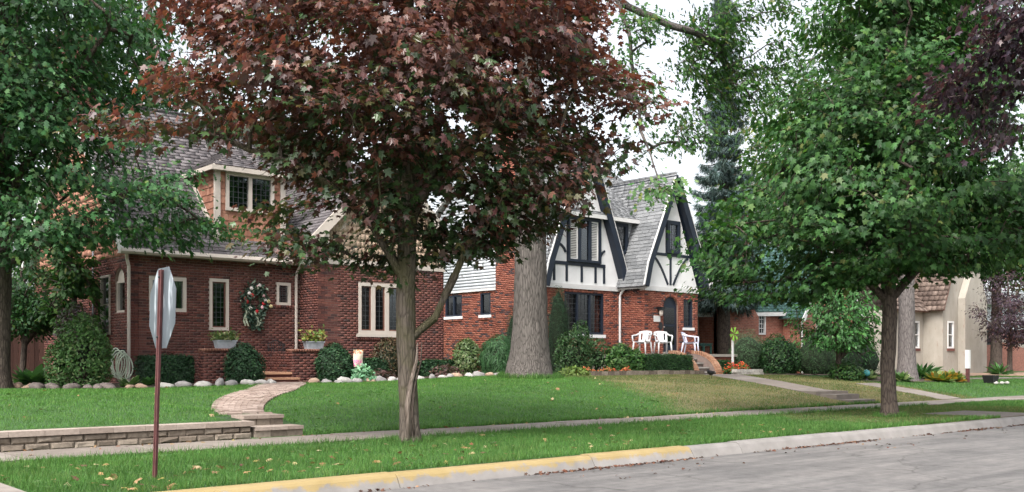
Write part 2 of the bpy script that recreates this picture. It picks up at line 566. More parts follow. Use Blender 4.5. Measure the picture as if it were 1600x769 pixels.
# ------------------------------------------------------------------ road: concrete slabs over a dark bed, tar in the joints
def road_mat():
    m, nt, p = nodemat('road_concrete')
    v = wpos(nt)
    a = noise(nt, .55, 6, mapped(nt, v, (.35, 1.6, 1)), .6, .4)
    b = noise(nt, 7, 6, v, .65)
    c3 = noise(nt, 130, 2, v)
    st = noise(nt, 2.0, 5, mapped(nt, v, (.12, 2.2, 1)), .6)
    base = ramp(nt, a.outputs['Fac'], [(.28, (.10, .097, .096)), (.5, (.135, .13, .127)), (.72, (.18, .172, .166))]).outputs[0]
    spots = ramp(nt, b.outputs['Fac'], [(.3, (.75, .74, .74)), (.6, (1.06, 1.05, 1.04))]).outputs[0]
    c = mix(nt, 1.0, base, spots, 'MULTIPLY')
    tracks = ramp(nt, st.outputs['Fac'], [(.35, (.78, .78, .79)), (.65, (1.08, 1.08, 1.08))]).outputs[0]
    c = mix(nt, 1.0, c, tracks, 'MULTIPLY')
    c = mix(nt, 1.0, c, ramp(nt, piece_random(nt), [(0, (.93, .93, .93)), (1, (1.05, 1.05, 1.05))]).outputs[0], 'MULTIPLY')
    vo = nt.nodes.new('ShaderNodeTexVoronoi')
    vo.feature = 'DISTANCE_TO_EDGE'
    vo.inputs['Scale'].default_value = .33
    wv = noise(nt, 1.6, 5, v)
    va = nt.nodes.new('ShaderNodeVectorMath')
    va.operation = 'MULTIPLY_ADD'
    va.inputs[1].default_value = (.7, .7, 0)
    nt.links.new(wv.outputs['Color'], va.inputs[0])
    nt.links.new(v, va.inputs[2])
    nt.links.new(va.outputs[0], vo.inputs['Vector'])
    cr = ramp(nt, vo.outputs['Distance'], [(.0, (.45, .44, .43)), (.006, (1, 1, 1))]).outputs[0]
    c = mix(nt, .8, c, cr, 'MULTIPLY')
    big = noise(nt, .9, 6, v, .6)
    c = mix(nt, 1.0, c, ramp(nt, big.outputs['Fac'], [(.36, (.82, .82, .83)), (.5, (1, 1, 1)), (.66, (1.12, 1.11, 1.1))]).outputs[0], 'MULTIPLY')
    g = ramp(nt, c3.outputs['Fac'], [(.3, (.85, .85, .85)), (.7, (1.12, 1.12, 1.12))]).outputs[0]
    c = mix(nt, 1.0, c, g, 'MULTIPLY')
    nt.links.new(c, p.inputs['Base Color'])
    setp(p, Roughness=.8)
    p.inputs['Specular IOR Level'].default_value = .35
    bump(nt, p, c3.outputs['Fac'], .4, .006)
    return m
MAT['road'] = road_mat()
MAT['tar'] = plain('tar', (.045, .04, .038), .85, .3)
road = grid('road', [-120, 0, 60, 300], [-1.9, 3, 8.34], lambda x, y: 0 * x - .004, 'tar', kind='structure')
its = []
xx = -31.0
while xx < 130:
    for (ya, yb) in ((-1.7, 3.3), (3.3, 8.3)):
        g = .012
        its.append((((xx + 2.25), (ya + yb) / 2, -.042), (1, 0, 0), (0, 1, 0), (0, 0, 1), (4.5 - g, yb - ya - g, .10)))
    xx += 4.5
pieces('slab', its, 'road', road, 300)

grid('near_verge', [-120, 0, 60, 300], [-60, -10, -1.85], lambda x, y: 0 * x + .1, 'turf', kind='structure')

# ------------------------------------------------------------------ kerb in sections, part of it painted yellow
def kerb_mat(yellow):
    m, nt, p = nodemat('kerb_yellow' if yellow else 'kerb_plain')
    v = wpos(nt)
    n1 = noise(nt, 3, 5, v)
    n2 = noise(nt, 60, 3, v)
    c = ramp(nt, n1.outputs['Fac'], [(.3, (.16, .15, .14)), (.7, (.235, .22, .21))]).outputs[0]
    c = mix(nt, 1.0, c, ramp(nt, piece_random(nt), [(0, (.9, .9, .9)), (1, (1.08, 1.08, 1.08))]).outputs[0], 'MULTIPLY')
    if yellow:
        sx = nt.nodes.new('ShaderNodeSeparateXYZ')
        nt.links.new(v, sx.inputs[0])
        n3 = noise(nt, 5.5, 7, v, .7)
        k = math_n(nt, 'ADD', math_n(nt, 'MULTIPLY', sx.outputs[2], 6.0), math_n(nt, 'MULTIPLY', math_n(nt, 'SUBTRACT', n3.outputs['Fac'], .5), 1.9))
        f = ramp(nt, k, [(.42, (0, 0, 0)), (.66, (1, 1, 1))]).outputs[0]
        yc = ramp(nt, n1.outputs['Fac'], [(.3, (.225, .165, .066)), (.7, (.27, .205, .095))]).outputs[0]
        c = mix(nt, f, c, yc)
    sx2 = nt.nodes.new('ShaderNodeSeparateXYZ')
    nt.links.new(v, sx2.inputs[0])
    nt.links.new(c, p.inputs['Base Color'])
    setp(p, Roughness=.85)
    bump(nt, p, n2.outputs['Fac'], .35, .008)
    return m
MAT['kerb_yellow'] = kerb_mat(True)
MAT['kerb_plain'] = kerb_mat(False)
kerb = thing('kerb', 'concrete kerb between road and grass, its near stretch painted worn yellow', 'kerb')
PROF = [(8.30, -.02), (8.32, .02), (8.375, .115), (8.40, .138), (8.43, .15), (8.58, .152), (8.58, -.1), (8.30, -.1)]
def kerb_section(x0, x1, y, mat):
    mb = MB()
    j = [rnd.uniform(-.006, .006), rnd.uniform(-.006, .006)]
    mb.prism([(x0 + .006, py + j[0], pz + j[1]) for py, pz in PROF], (x1 - x0 - .012, 0, 0))
    mb.build('kerb_section', mat, kerb)
kx = -8.3
edges = [kx + 2.8 * i for i in range(8)] + [10.35, 11.4, 14.0, 16.8]
edges = sorted(set([round(e, 2) for e in edges if e < 10.0]) | {10.35, 11.4, 14.0, 16.8})
while edges[-1] < 90:
    edges.append(edges[-1] + 2.85)
for a, b in zip(edges[:-1], edges[1:]):
    kerb_section(a, b, 0, 'kerb_yellow' if b < 10.4 else 'kerb_plain')

# ------------------------------------------------------------------ sidewalk slabs
sidewalk = MB()
sidewalk.box(-40, 120, 11.96, 13.2, .0, .135)
sidewalk = sidewalk.build('sidewalk', 'soil', None, kind='structure')
def slab_mat():
    return pieces_mat('walk_concrete', [(0, (.15, .128, .112)), (.5, (.185, .16, .14)), (1, (.215, .19, .17))], .9, 5, .2, .35, big=(1.1, .58, .85, (.12, .10, .088)))
MAT['walk'] = slab_mat()
its = []
x = -12.0
while x < 75:
    tz = rnd.uniform(-.006, .006)
    tl = rnd.uniform(-.004, .004)
    its.append(((x + .76, 12.58, .13 + tz), (math.cos(tl), 0, math.sin(tl)), (0, 1, 0), (-math.sin(tl), 0, math.cos(tl)), (1.505, 1.2, .09)))
    x += 1.52
pieces('slab', its, 'walk', sidewalk, 300)

# ------------------------------------------------------------------ paths
def ribbon(pts, widths, step=.25):
    P = np.array(pts, dtype=float)
    d = np.concatenate([[0], np.cumsum(np.linalg.norm(np.diff(P, axis=0), axis=1))])
    s = np.arange(0, d[-1] + step / 2, step)
    # smooth the corners
    k = np.linspace(0, d[-1], 200)
    xs, ys, ws = (np.interp(k, d, P[:, 0]), np.interp(k, d, P[:, 1]), np.interp(k, d, np.array(widths)))
    w = np.ones(21) / 21
    def sm(a):
        return np.convolve(np.pad(a, 10, mode='reflect', reflect_type='odd'), w, 'valid')
    xs, ys, ws = sm(xs), sm(ys), sm(ws)
    X, Y, W = np.interp(s, k, xs), np.interp(s, k, ys), np.interp(s, k, ws)
    tx, ty = np.gradient(X), np.gradient(Y)
    L = np.hypot(tx, ty)
    return X, Y, W, tx / L, ty / L

PATH1 = [(6.9, 14.06), (7.1, 14.7), (7.5, 15.7), (8.0, 16.6), (8.75, 17.65), (9.7, 18.75), (11.2, 21.0), (11.8, 22.35)]
PW1 = [.68, .74, .76, .8, .82, .88, .98, 1.0]
PATH2 = [(23.5, 14.3), (23.7, 15.0), (24.2, 16.6), (25.2, 18.6), (26.6, 20.4), (27.2, 21.3)]
PW2 = [1.1] * 6
def dist_path(X, Y, path, widths):
    """signed distance outside a path's edge"""
    best = np.full(np.shape(X), 99.0)
    for (a, b, w) in zip(path[:-1], path[1:], widths):
        ax, ay = a
        bx, by = b
        L2 = (bx - ax) ** 2 + (by - ay) ** 2
        t = np.clip(((X - ax) * (bx - ax) + (Y - ay) * (by - ay)) / L2, 0, 1)
        d = np.hypot(X - ax - t * (bx - ax), Y - ay - t * (by - ay)) - w / 2
        best = np.minimum(best, d)
    return best

MAT['paver'] = pieces_mat('paver', [(0, (.19, .14, .115)), (.5, (.26, .20, .17)), (1, (.33, .265, .23))], .9, 14, .2, .4)
X, Y, W, TX, TY = ribbon(PATH1, PW1, .12)
mb = MB()
bed = []
for i in range(len(X)):
    nx, ny = -TY[i], TX[i]
    for s in (-.5, .5):
        px, py = X[i] + nx * W[i] * s, Y[i] + ny * W[i] * s
        bed.append((px, py, zf(px, max(py, 14.0)) + .012))
mb.add(bed, [(2 * i, 2 * i + 1, 2 * i + 3, 2 * i + 2) for i in range(len(X) - 1)])
walk1 = mb.build('brick_walk', 'soil', None)
tag(walk1, 'curving brick paver walk from the low steps to the brick porch', 'path')
its = []
for i in range(len(X)):
    nx, ny = -TY[i], TX[i]
    n = max(3, int(round(W[i] / .2)))
    for k in range(n):
        off = ((k + .5 + (.5 if i % 2 else 0)) / n - .5)
        if off > .5:
            off -= 1.0 - .001
        s = off * W[i]
        bow = .10 * (1 - (2 * off) ** 2)
        cx, cy = X[i] + nx * s + TX[i] * bow, Y[i] + ny * s + TY[i] * bow
        sl = (zf(X[i] + TX[i] * .1, max(13.9, Y[i] + TY[i] * .1)) - zf(X[i], max(13.9, Y[i]))) / .1
        c = (cx, cy, zf(cx, max(cy, 14.0)) + .004 + rnd.uniform(-.003, .003))
        t = Vector((TX[i], TY[i], sl)).normalized()
        a = Vector((nx, ny, 0)).normalized()
        its.append((c, tuple(a), tuple(t), tuple(a.cross(t)), (round(W[i] / n - .012, 2), .108, .05)))
pieces('paver', its, 'paver', walk1, 300)

# low steps at the sidewalk end of the brick walk
st = thing('garden_steps', 'two low block steps up from the sidewalk to the brick walk', 'steps')
MAT['block'] = pieces_mat('block', [(0, (.12, .096, .076)), (.5, (.18, .148, .118)), (1, (.25, .21, .17))], .95, 16, .35, .9)
MAT['cap'] = pieces_mat('cap', [(0, (.23, .185, .155)), (1, (.30, .25, .215))], .92, 25, .18, .6)
for (y0, y1, zb, zt, x0, x1) in ((13.22, 13.62, .10, .325, 6.56, 7.34), (13.60, 14.0, .20, .475, 6.56, 7.22)):
    n = 3
    for i in range(n):
        a, b = x0 + (x1 - x0) * i / n, x0 + (x1 - x0) * (i + 1) / n
        MB().box(a + .004, b - .004, y0 + .03, y1, zb, zt - .052).build('riser_block', 'block', st)
        MB().box(a + .003, b - .003, y0, y1 + .02, zt - .05, zt).build('tread', 'cap', st)

# low block retaining wall left of the steps
rw = thing('retaining_wall', 'low split-block garden wall with smooth pale caps along the sidewalk', 'wall')
def rough_block(x0, x1, y0, y1, z0, z1, seed, front='y'):
    r = random.Random(seed)
    mb = MB()
    j = lambda s=.012: r.uniform(-s, s)
    # a split face: a raised middle ring on the front
    c = [(x0, y0 + j(), z0), (x1, y0 + j(), z0), (x1, y1, z0), (x0, y1, z0), (x0, y0 + j(), z1), (x1, y0 + j(), z1), (x1, y1, z1), (x0, y1, z1)]
    i0 = .028
    fr = [(x0 + i0, y0 - .02 + j(), z0 + i0 * .7), (x1 - i0, y0 - .02 + j(), z0 + i0 * .7), (x1 - i0, y0 - .02 + j(), z1 - i0 * .7), (x0 + i0, y0 - .02 + j(), z1 - i0 * .7)]
    mb.add(c + fr, [(0, 3, 2, 1), (4, 5, 6, 7), (1, 2, 6, 5), (2, 3, 7, 6), (3, 0, 4, 7), (8, 9, 10, 11), (0, 1, 9, 8), (1, 5, 10, 9), (5, 4, 11, 10), (4, 0, 8, 11)])
    return mb
XW = 6.52
for row, (z0, z1) in enumerate(((.10, .165), (.167, .255), (.257, .345))):
    x = -3.0 - .13 * (row % 2)
    while x < XW - .05:
        w = rnd.uniform(.255, .3)
        x1 = min(XW, x + w)
        if XW - x1 < .1:
            x1 = XW
        rough_block(x + .004, x1 - .004, 13.255 + .008 * row, 13.48, z0, z1 - .003, rnd.random()).build('block', 'block', rw)
        x = x1
x = -3.0
while x < XW + .02:
    w = .42
    x1 = min(XW + .03, x + w)
    MB().prism([(x + .002, 13.22, .348), (x1 - .002, 13.22, .348), (x1 - .002, 13.50, .348), (x + .002, 13.50, .348)], (0, 0, .068)).build('cap', 'cap', rw)
    x = x1
for k in range(3):     # the return beside the steps
    MB().box(XW - .26, XW + .03, 13.505 + k * .3, 13.80 + k * .3, .35, .418 + .004 * k).build('cap', 'cap', rw)
    for row, (z0, z1) in enumerate(((.15, .25), (.252, .345))):
        MB().box(XW - .22, XW, 13.505 + k * .3, 13.80 + k * .3, z0, z1).build('block', 'block', rw)

# concrete walk to the second house with its two steps
X, Y, W, TX, TY = ribbon(PATH2, PW2, .3)
walk2 = thing('concrete_walk', 'narrow concrete walk crossing the dry lawn to the porch steps', 'path')
seg = 4
for s in range(0, len(X) - 1, seg):
    e = min(len(X) - 1, s + seg)
    mb = MB()
    top, bot = [], []
    for i in range(s, e + 1):
        nx, ny = -TY[i], TX[i]
        sh = (.006 if i == s else -.006 if i == e else 0)
        for q in (-.5, .5):
            p = (X[i] + nx * W[i] * q + TX[i] * sh, Y[i] + ny * W[i] * q + TY[i] * sh)
            z = max(zf(X[i], Y[i]) + .035, .47 if Y[i] < 15.2 else 0)
            top.append((p[0], p[1], z))
            bot.append((p[0], p[1], z - .35))
    n = len(top)
    fs = [(2 * i, 2 * i + 1, 2 * i + 3, 2 * i + 2) for i in range(n // 2 - 1)]
    fs += [(2 * i, 2 * i + 2, n + 2 * i + 2, n + 2 * i) for i in range(n // 2 - 1)]
    fs += [(2 * i + 1, n + 2 * i + 1, n + 2 * i + 3, 2 * i + 3) for i in range(n // 2 - 1)]
    fs += [(0, n, n + 1, 1), (n - 2, n - 1, 2 * n - 1, 2 * n - 2)]
    mb.add(top + bot, fs)
    mb.build('slab', 'walk', walk2)
MB().box(22.95, 24.05, 13.85, 14.32, .1, .40).build('step', 'walk', walk2)
MB().box(22.95, 24.10, 13.42, 13.87, .1, .275).build('step', 'walk', walk2)

# driveway crossing by the far lawn, and the far walks
dw = thing('driveway', 'pale concrete driveway strip running in beyond the second street tree', 'driveway')
for k in range(2):
    y0, y1 = 13.22 + k * 1.5, 13.22 + (k + 1) * 1.5 - .02
    xa, xb = 27.3 + .3 * k, 27.6 + .3 * k
    zz = [zf(27.9, y0) + .02, zf(27.9, y1) + .02]
    MB().hexa([(xa, y0, -.1), (xa + 1.2, y0, -.1), (xb + 1.2, y1, -.1), (xb, y1, -.1), (xa, y0, zz[0]), (xa + 1.2, y0, zz[0]), (xb + 1.2, y1, zz[1]), (xb, y1, zz[1])]).build('slab', 'walk', dw)
fw = thing('front_walk', 'pale concrete walk in front of the bare earth patch by the stucco house', 'path')
for k in range(9):
    x0 = 37.0 + k * 2.5
    z = zf(x0 + 1.2, 17.4) + .03
    MB().box(x0 + .01, x0 + 2.49, 16.9, 17.9, z - .3, z).build('slab', 'walk', fw)
ap = MB().box(20.2, 22.2, 8.6, 10.2, .05, .165)
tag(ap.build('stepping_slab', 'walk', None), 'flat concrete slab set in the verge behind the far kerb', 'slab')
ap = MB().box(-1.0, 2.45, 8.62, 11.94, .05, .158)
tag(ap.build('corner_slab', 'walk', None), 'corner of concrete walk at the bottom left edge of the photo', 'slab')

# ------------------------------------------------------------------ house kit
class Frame:
    """a wall plane: origin O, direction a along the wall; outward normal is a turned clockwise"""
    def __init__(self, O, a):
        self.O = Vector((O[0], O[1], 0))
        self.a = Vector((a[0], a[1], 0)).normalized()
        self.n = Vector((self.a.y, -self.a.x, 0))
    def p(self, s, z, n=0.0):
        return self.O + self.a * s + self.n * n + Vector((0, 0, z))
    def box(self, mb, s0, s1, z0, z1, n0, n1):
        return mb.hexa([self.p(s0, z0, n1), self.p(s1, z0, n1), self.p(s1, z0, n0), self.p(s0, z0, n0),
                        self.p(s0, z1, n1), self.p(s1, z1, n1), self.p(s1, z1, n0), self.p(s0, z1, n0)])

def cells(s0, s1, z0, z1, holes):
    sx = sorted({s0, s1} | {min(max(h[0], s0), s1) for h in holes} | {min(max(h[1], s0), s1) for h in holes})
    for a, b in zip(sx[:-1], sx[1:]):
        if b - a < 1e-4:
            continue
        m = (a + b) / 2
        cuts = sorted((max(h[2], z0), min(h[3], z1)) for h in holes if h[0] < m < h[1])
        z = z0
        for c0, c1 in cuts:
            if c0 > z + 1e-4:
                yield a, b, z, c0
            z = max(z, c1)
        if z < z1 - 1e-4:
            yield a, b, z, z1

CL, CH, CJ = .203, .0677, .010
def wall(house, fr, L, z0, z1, holes=(), backing='mortar', brick='brick_red', thick=.22, single=0, courses=True, name='wall', top=None):
    """brick wall with real openings; holes (s0,s1,z0,z1) or (s0,s1,z0,z1,'arch'); top(s) -> z for a sloping top"""
    mb = MB()
    for a, b, c, d in cells(0, L, z0, z1, holes):
        fr.box(mb, a, b, c, d, -thick, 0)
    for h in holes:
        if len(h) > 4:
            r = (h[1] - h[0]) / 2
            cx, zs = (h[0] + h[1]) / 2, h[3] - r
            N = 10
            for i in range(N):
                t0, t1 = math.pi * i / N, math.pi * (i + 1) / N
                q = [(cx + r * math.cos(t0), zs + r * math.sin(t0)), (cx + r * math.cos(t1), zs + r * math.sin(t1))]
                mb.prism([fr.p(q[0][0], q[0][1], 0), fr.p(q[0][0], h[3] + .001, 0), fr.p(q[1][0], h[3] + .001, 0), fr.p(q[1][0], q[1][1], 0)], -fr.n * thick)
    w = mb.build(name, backing, house)
    if not courses:
        return w, []
    its = []
    row = 0
    z = z0
    a3, n3 = tuple(fr.a), tuple(fr.n)
    while z + CH <= z1 + .02:
        zc = z + CH / 2
        blocked = []
        for h in holes:
            if h[2] - .01 < zc < h[3] + .005:
                if len(h) > 4:
                    r = (h[1] - h[0]) / 2
                    zs = h[3] - r
                    if zc > zs:
                        k = math.sqrt(max(0, (r + .11) ** 2 - (zc - zs) ** 2))
                    else:
                        k = r
                    cx = (h[0] + h[1]) / 2
                    blocked.append((cx - k, cx + k))
                else:
                    blocked.append((h[0], h[1]))
            elif len(h) > 4 and h[3] <= zc < h[3] + .11:
                r = (h[1] - h[0]) / 2
                zs = h[3] - r
                k = math.sqrt(max(0, (r + .11) ** 2 - (zc - zs) ** 2))
                cx = (h[0] + h[1]) / 2
                blocked.append((cx - k, cx + k))
        s = -(CL / 2) * (row % 2)
        while s < L:
            segs = [(max(0, s + CJ / 2), min(L, s + CL - CJ / 2))]
            for b0, b1 in blocked:
                nxt = []
                for u0, u1 in segs:
                    if b1 <= u0 or b0 >= u1:
                        nxt.append((u0, u1))
                    else:
                        if b0 - u0 > .03:
                            nxt.append((u0, b0))
                        if u1 - b1 > .03:
                            nxt.append((b1, u1))
                segs = nxt
            for u0, u1 in segs:
                if u1 - u0 < .03:
                    continue
                out = rnd.uniform(-.002, .002)
                its.append((tuple(fr.p((u0 + u1) / 2, zc, -.006 + out)), a3, (0, 0, 1), n3, (round(u1 - u0, 3), CH - CJ, .028)))
            s += CL
        z += CH
        row += 1
    for h in holes:
        if len(h) > 4:            # the ring of bricks on edge round an arch
            r = (h[1] - h[0]) / 2 + .055
            cx, zs = (h[0] + h[1]) / 2, h[3] - (h[1] - h[0]) / 2
            n = int(math.pi * r / .075)
            for i in range(n):
                t = math.pi * (i + .5) / n
                rad = fr.a * math.cos(t) + Vector((0, 0, math.sin(t)))
                tan = -fr.a * math.sin(t) + Vector((0, 0, math.cos(t)))
                its.append((tuple(fr.p(cx + r * math.cos(t), zs + r * math.sin(t), -.004)), tuple(rad), tuple(tan), n3, (.105, .062, .03)))
    pieces('brick', its, brick, w, single, 'brick_field')
    return w, its

def soldier_row(parent, fr, s0, s1, z0, z1, mat, n0=-.02, n1=.03):
    its = []
    n = int((s1 - s0) / .072)
    for i in range(n):
        s = s0 + (i + .5) * (s1 - s0) / n
        its.append((tuple(fr.p(s, (z0 + z1) / 2, (n0 + n1) / 2)), tuple(fr.a), (0, 0, 1), tuple(fr.n), (.06, z1 - z0, n1 - n0)))
    pieces('brick', its, mat, parent, 0, 'sill_bricks')

def window(house, fr, s0, s1, z0, z1, mat='trim_cream', fw=.07, lights=1, grid_=None, sill=None, inner=None, recess=.05, curtain=None, meet=False, mull=.07, name='window', label=None, backmat='room_dark'):
    """frame proud of the recess, glass behind it, a dark room box behind the glass"""
    mb = MB()
    n0, n1 = -recess - .05, -recess + .06
    fr.box(mb, s0, s0 + fw, z0, z1, n0, n1)
    fr.box(mb, s1 - fw, s1, z0, z1, n0, n1)
    fr.box(mb, s0 + fw, s1 - fw, z0, z0 + fw, n0, n1)
    fr.box(mb, s0 + fw, s1 - fw, z1 - fw, z1, n0, n1)
    wd = (s1 - s0 - 2 * fw - mull * (lights - 1)) / lights
    for i in range(1, lights):
        a = s0 + fw + i * wd + (i - 1) * mull
        fr.box(mb, a, a + mull, z0 + fw, z1 - fw, n0, n1 - .006)
    if meet:
        zm = (z0 + z1) / 2
        fr.box(mb, s0 + fw, s1 - fw, zm - .025, zm + .025, n0, n1 - .02)
    w = mb.build(name, mat, house)
    if label:
        w['label'] = label
    for i in range(lights):
        a = s0 + fw + i * (wd + mull)
        b = a + wd
        if inner:
            m2 = MB()
            k = .035
            for q in ((a, a + k, z0 + fw, z1 - fw), (b - k, b, z0 + fw, z1 - fw), (a + k, b - k, z0 + fw, z0 + fw + k), (a + k, b - k, z1 - fw - k, z1 - fw)):
                fr.box(m2, q[0], q[1], q[2], q[3], -recess - .045, -recess + .02)
            m2.build('sash', inner, w)
        g = MB()
        fr.box(g, a, b, z0 + fw, z1 - fw, -recess - .012, -recess - .006)
        g.build('pane', 'glass', w)
        if grid_:
            nx, nz = grid_[0], grid_[1]
            m3 = MB()
            t = grid_[2] if len(grid_) > 2 else .005
            for k in range(1, nx):
                c = a + (b - a) * k / nx
                fr.box(m3, c - t, c + t, z0 + fw, z1 - fw, -recess - .004, -recess + .006)
            for k in range(1, nz):
                c = z0 + fw + (z1 - z0 - 2 * fw) * k / nz
                fr.box(m3, a, b, c - t, c + t, -recess - .005, -recess + .004)
            m3.build('muntins', mat if t > .009 else 'lead', w)
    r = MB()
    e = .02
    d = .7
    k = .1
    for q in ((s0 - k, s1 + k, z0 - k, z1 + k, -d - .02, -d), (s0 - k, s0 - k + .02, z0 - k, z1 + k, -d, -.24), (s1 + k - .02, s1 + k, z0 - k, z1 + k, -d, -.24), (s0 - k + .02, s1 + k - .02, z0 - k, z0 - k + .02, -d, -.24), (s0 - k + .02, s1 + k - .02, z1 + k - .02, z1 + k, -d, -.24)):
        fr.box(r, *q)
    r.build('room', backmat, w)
    if curtain:
        for (c0, c1) in curtain:
            m4 = MB()
            N = 14
            pts = []
            for k in range(N + 1):
                s = s0 + fw + (s1 - s0 - 2 * fw) * (c0 + (c1 - c0) * k / N)
                nn = -recess - .12 + .025 * math.sin(k * 2.2)
                pts.append((s, nn))
            vs = [fr.p(s, z0 + .02, n) for s, n in pts] + [fr.p(s, z1 - .02, n) for s, n in pts]
            m4.add(vs, [(k, k + 1, N + 2 + k, N + 1 + k) for k in range(N)])
            m4.build('curtain', 'curtain', w)
    if sill:
        m5 = MB()
        fr.box(m5, s0 - .06, s1 + .06, z0 - sill[1], z0 - .001, -.06, .05)
        m5.build('sill', sill[0], w)
    return w

def inside(poly, x, y):
    c = False
    j = len(poly) - 1
    for i in range(len(poly)):
        if (poly[i][1] > y) != (poly[j][1] > y) and x < (poly[j][0] - poly[i][0]) * (y - poly[i][1]) / (poly[j][1] - poly[i][1]) + poly[i][0]:
            c = not c
        j = i
    return c

def spans(poly, y):
    xs = []
    for i in range(len(poly)):
        (x0, y0), (x1, y1) = poly[i], poly[(i + 1) % len(poly)]
        if (y0 > y) != (y1 > y):
            xs.append(x0 + (x1 - x0) * (y - y0) / (y1 - y0))
    xs.sort()
    return list(zip(xs[0::2], xs[1::2]))

def roof_plane(house, poly3, mat, single=0, expo=.145, tab=.31, thick=.06, edge='trim_white', name='roof_slope', piece='shingle', thk=.016):
    """poly3: first two points are the eave, counter-clockwise seen from outside"""
    P = [Vector(p) for p in poly3]
    a = (P[1] - P[0]).normalized()
    nrm = (P[1] - P[0]).cross(P[2] - P[1]).normalized()
    b = nrm.cross(a)
    loc = [((p - P[0]).dot(a), (p - P[0]).dot(b)) for p in P]
    mb = MB()
    mb.prism([p - nrm * thick for p in P], nrm * (thick - .004))
    base = mb.build(name, edge, house)
    top = max(q[1] for q in loc)
    its = []
    tilt = thk / expo
    tb = (b - nrm * tilt).normalized()
    tn = a.cross(tb)
    r = 0
    y = 0.0
    while y < top:
        yc = y + expo * .5
        for x0, x1 in spans(loc, min(yc, top - .005)):
            s = x0 - tab * ((r * .37 + .11) % 1.0) - .05
            while s < x1:
                w = tab * rnd.uniform(.82, 1.15)
                u0, u1 = max(s, x0), min(s + w, x1)
                s += w + .006
                if u1 - u0 < .04:
                    continue
                hh = expo * 1.12
                k = rnd.uniform(-.008, .006)
                c = P[0] + a * ((u0 + u1) / 2) + b * (y + hh / 2 - .012 + k) + nrm * (.012 + rnd.uniform(0, .005))
                its.append((tuple(c), tuple(a), tuple(tb), tuple(tn), (round(u1 - u0 - .006, 2), hh, thk)))
        y += expo
        r += 1
    pieces(piece, its, mat, base, single, piece + '_field')
    return base

def shakes(house, fr, poly, mat, expo=.19, single=300, wrange=(.1, .2), name='shake_panel', backing='shake_cedar', n_off=0.0, piece='shake', holes=()):
    """rows of split shakes on a wall plane region given by polygon (s, z)"""
    mb = MB()
    mb.prism([fr.p(s, z, n_off - .03) for s, z in poly], fr.n * .03)
    base = mb.build(name, backing, house)
    z0, z1 = min(q[1] for q in poly), max(q[1] for q in poly)
    its = []
    z = z0
    tilt = .085
    up = (Vector((0, 0, 1)) - fr.n * tilt).normalized()
    nn = fr.a.cross(up)
    while z < z1 - .02:
        hh = min(expo, z1 - z)
        for x0, x1 in spans(poly, z + hh * .5):
            s = x0
            while s < x1 - .02:
                w = rnd.uniform(*wrange)
                u1 = min(x1, s + w)
                if x1 - u1 < .05:
                    u1 = x1
                zc = z + hh * .5
                if not any(h[0] < (s + u1) / 2 < h[1] and h[2] < zc < h[3] for h in holes):
                    its.append((tuple(fr.p((s + u1) / 2, zc + rnd.uniform(-.006, .006), n_off + .012)), tuple(fr.a), tuple(up), tuple(nn), (round(u1 - s - .005, 3), hh + .01, .014)))
                s = u1
        z += expo
    pieces(piece, its, mat, base, single, piece + '_field')
    return base

def siding(house, fr, poly, mat='siding_white', expo=.115, n_off=0.0, name='siding', single=0, holes=()):
    mb = MB()
    mb.prism([fr.p(s, z, n_off - .04) for s, z in poly], fr.n * .04)
    base = mb.build(name, mat, house)
    z0, z1 = min(q[1] for q in poly), max(q[1] for q in poly)
    up = (Vector((0, 0, 1)) - fr.n * .14).normalized()
    nn = fr.a.cross(up)
    its = []
    z = z0
    while z < z1 - .03:
        for x0, x1 in spans(poly, z + expo * .6):
            segs = [(x0, x1)]
            for h in holes:
                if h[2] < z + expo * .5 < h[3]:
                    segs = [q for (u0, u1) in segs for q in ((u0, min(u1, h[0])), (max(u0, h[1]), u1)) if q[1] - q[0] > .02]
            for u0, u1 in segs:
                its.append((tuple(fr.p((u0 + u1) / 2, z + expo / 2, n_off + .012)), tuple(fr.a), tuple(up), tuple(nn), (round(u1 - u0, 2), expo + .008, .012)))
        z += expo
    pieces('board', its, mat, base, single, 'board_field')
    return base

def bar(parent, fr, pts, w, n0, n1, mat, name):
    """a flat timber along a polyline in a wall plane, in one mesh"""
    mb = MB()
    L = []
    for i, (s, z) in enumerate(pts):
        q0, q1 = pts[max(0, i - 1)], pts[min(len(pts) - 1, i + 1)]
        t = Vector((q1[0] - q0[0], q1[1] - q0[1])).normalized()
        nx, nz = -t.y * w / 2, t.x * w / 2
        L.append((s, z, nx, nz))
    vs, fs = [], []
    for s, z, nx, nz in L:
        vs += [fr.p(s + nx, z + nz, n0), fr.p(s - nx, z - nz, n0), fr.p(s - nx, z - nz, n1), fr.p(s + nx, z + nz, n1)]
    for i in range(len(L) - 1):
        k = 4 * i
        fs += [(k, k + 1, k + 5, k + 4), (k + 1, k + 2, k + 6, k + 5), (k + 2, k + 3, k + 7, k + 6), (k + 3, k, k + 4, k + 7)]
    e = 4 * (len(L) - 1)
    fs += [(3, 2, 1, 0), (e, e + 1, e + 2, e + 3)]
    mb.add(vs, fs)
    return mb.build(name, mat, parent)

def strip(parent, p0, p1, w, h, mat, name, up=(0, 0, 1)):
    """a straight board between two points: w across, h along up"""
    p0, p1 = Vector(p0), Vector(p1)
    t = (p1 - p0).normalized()
    u = Vector(up)
    u = (u - t * u.dot(t)).normalized()
    s = t.cross(u)
    c = []
    for z in (-h / 2, h / 2):
        for (q, k) in ((p0, -w / 2), (p1, -w / 2), (p1, w / 2), (p0, w / 2)):
            c.append(q + s * k + u * z)
    return MB().hexa(c).build(name, mat, parent)

def downspout(house, pts, mat='trim_cream', w=.04):
    return MB().tube(pts, w, 6).build('downspout', mat, house)

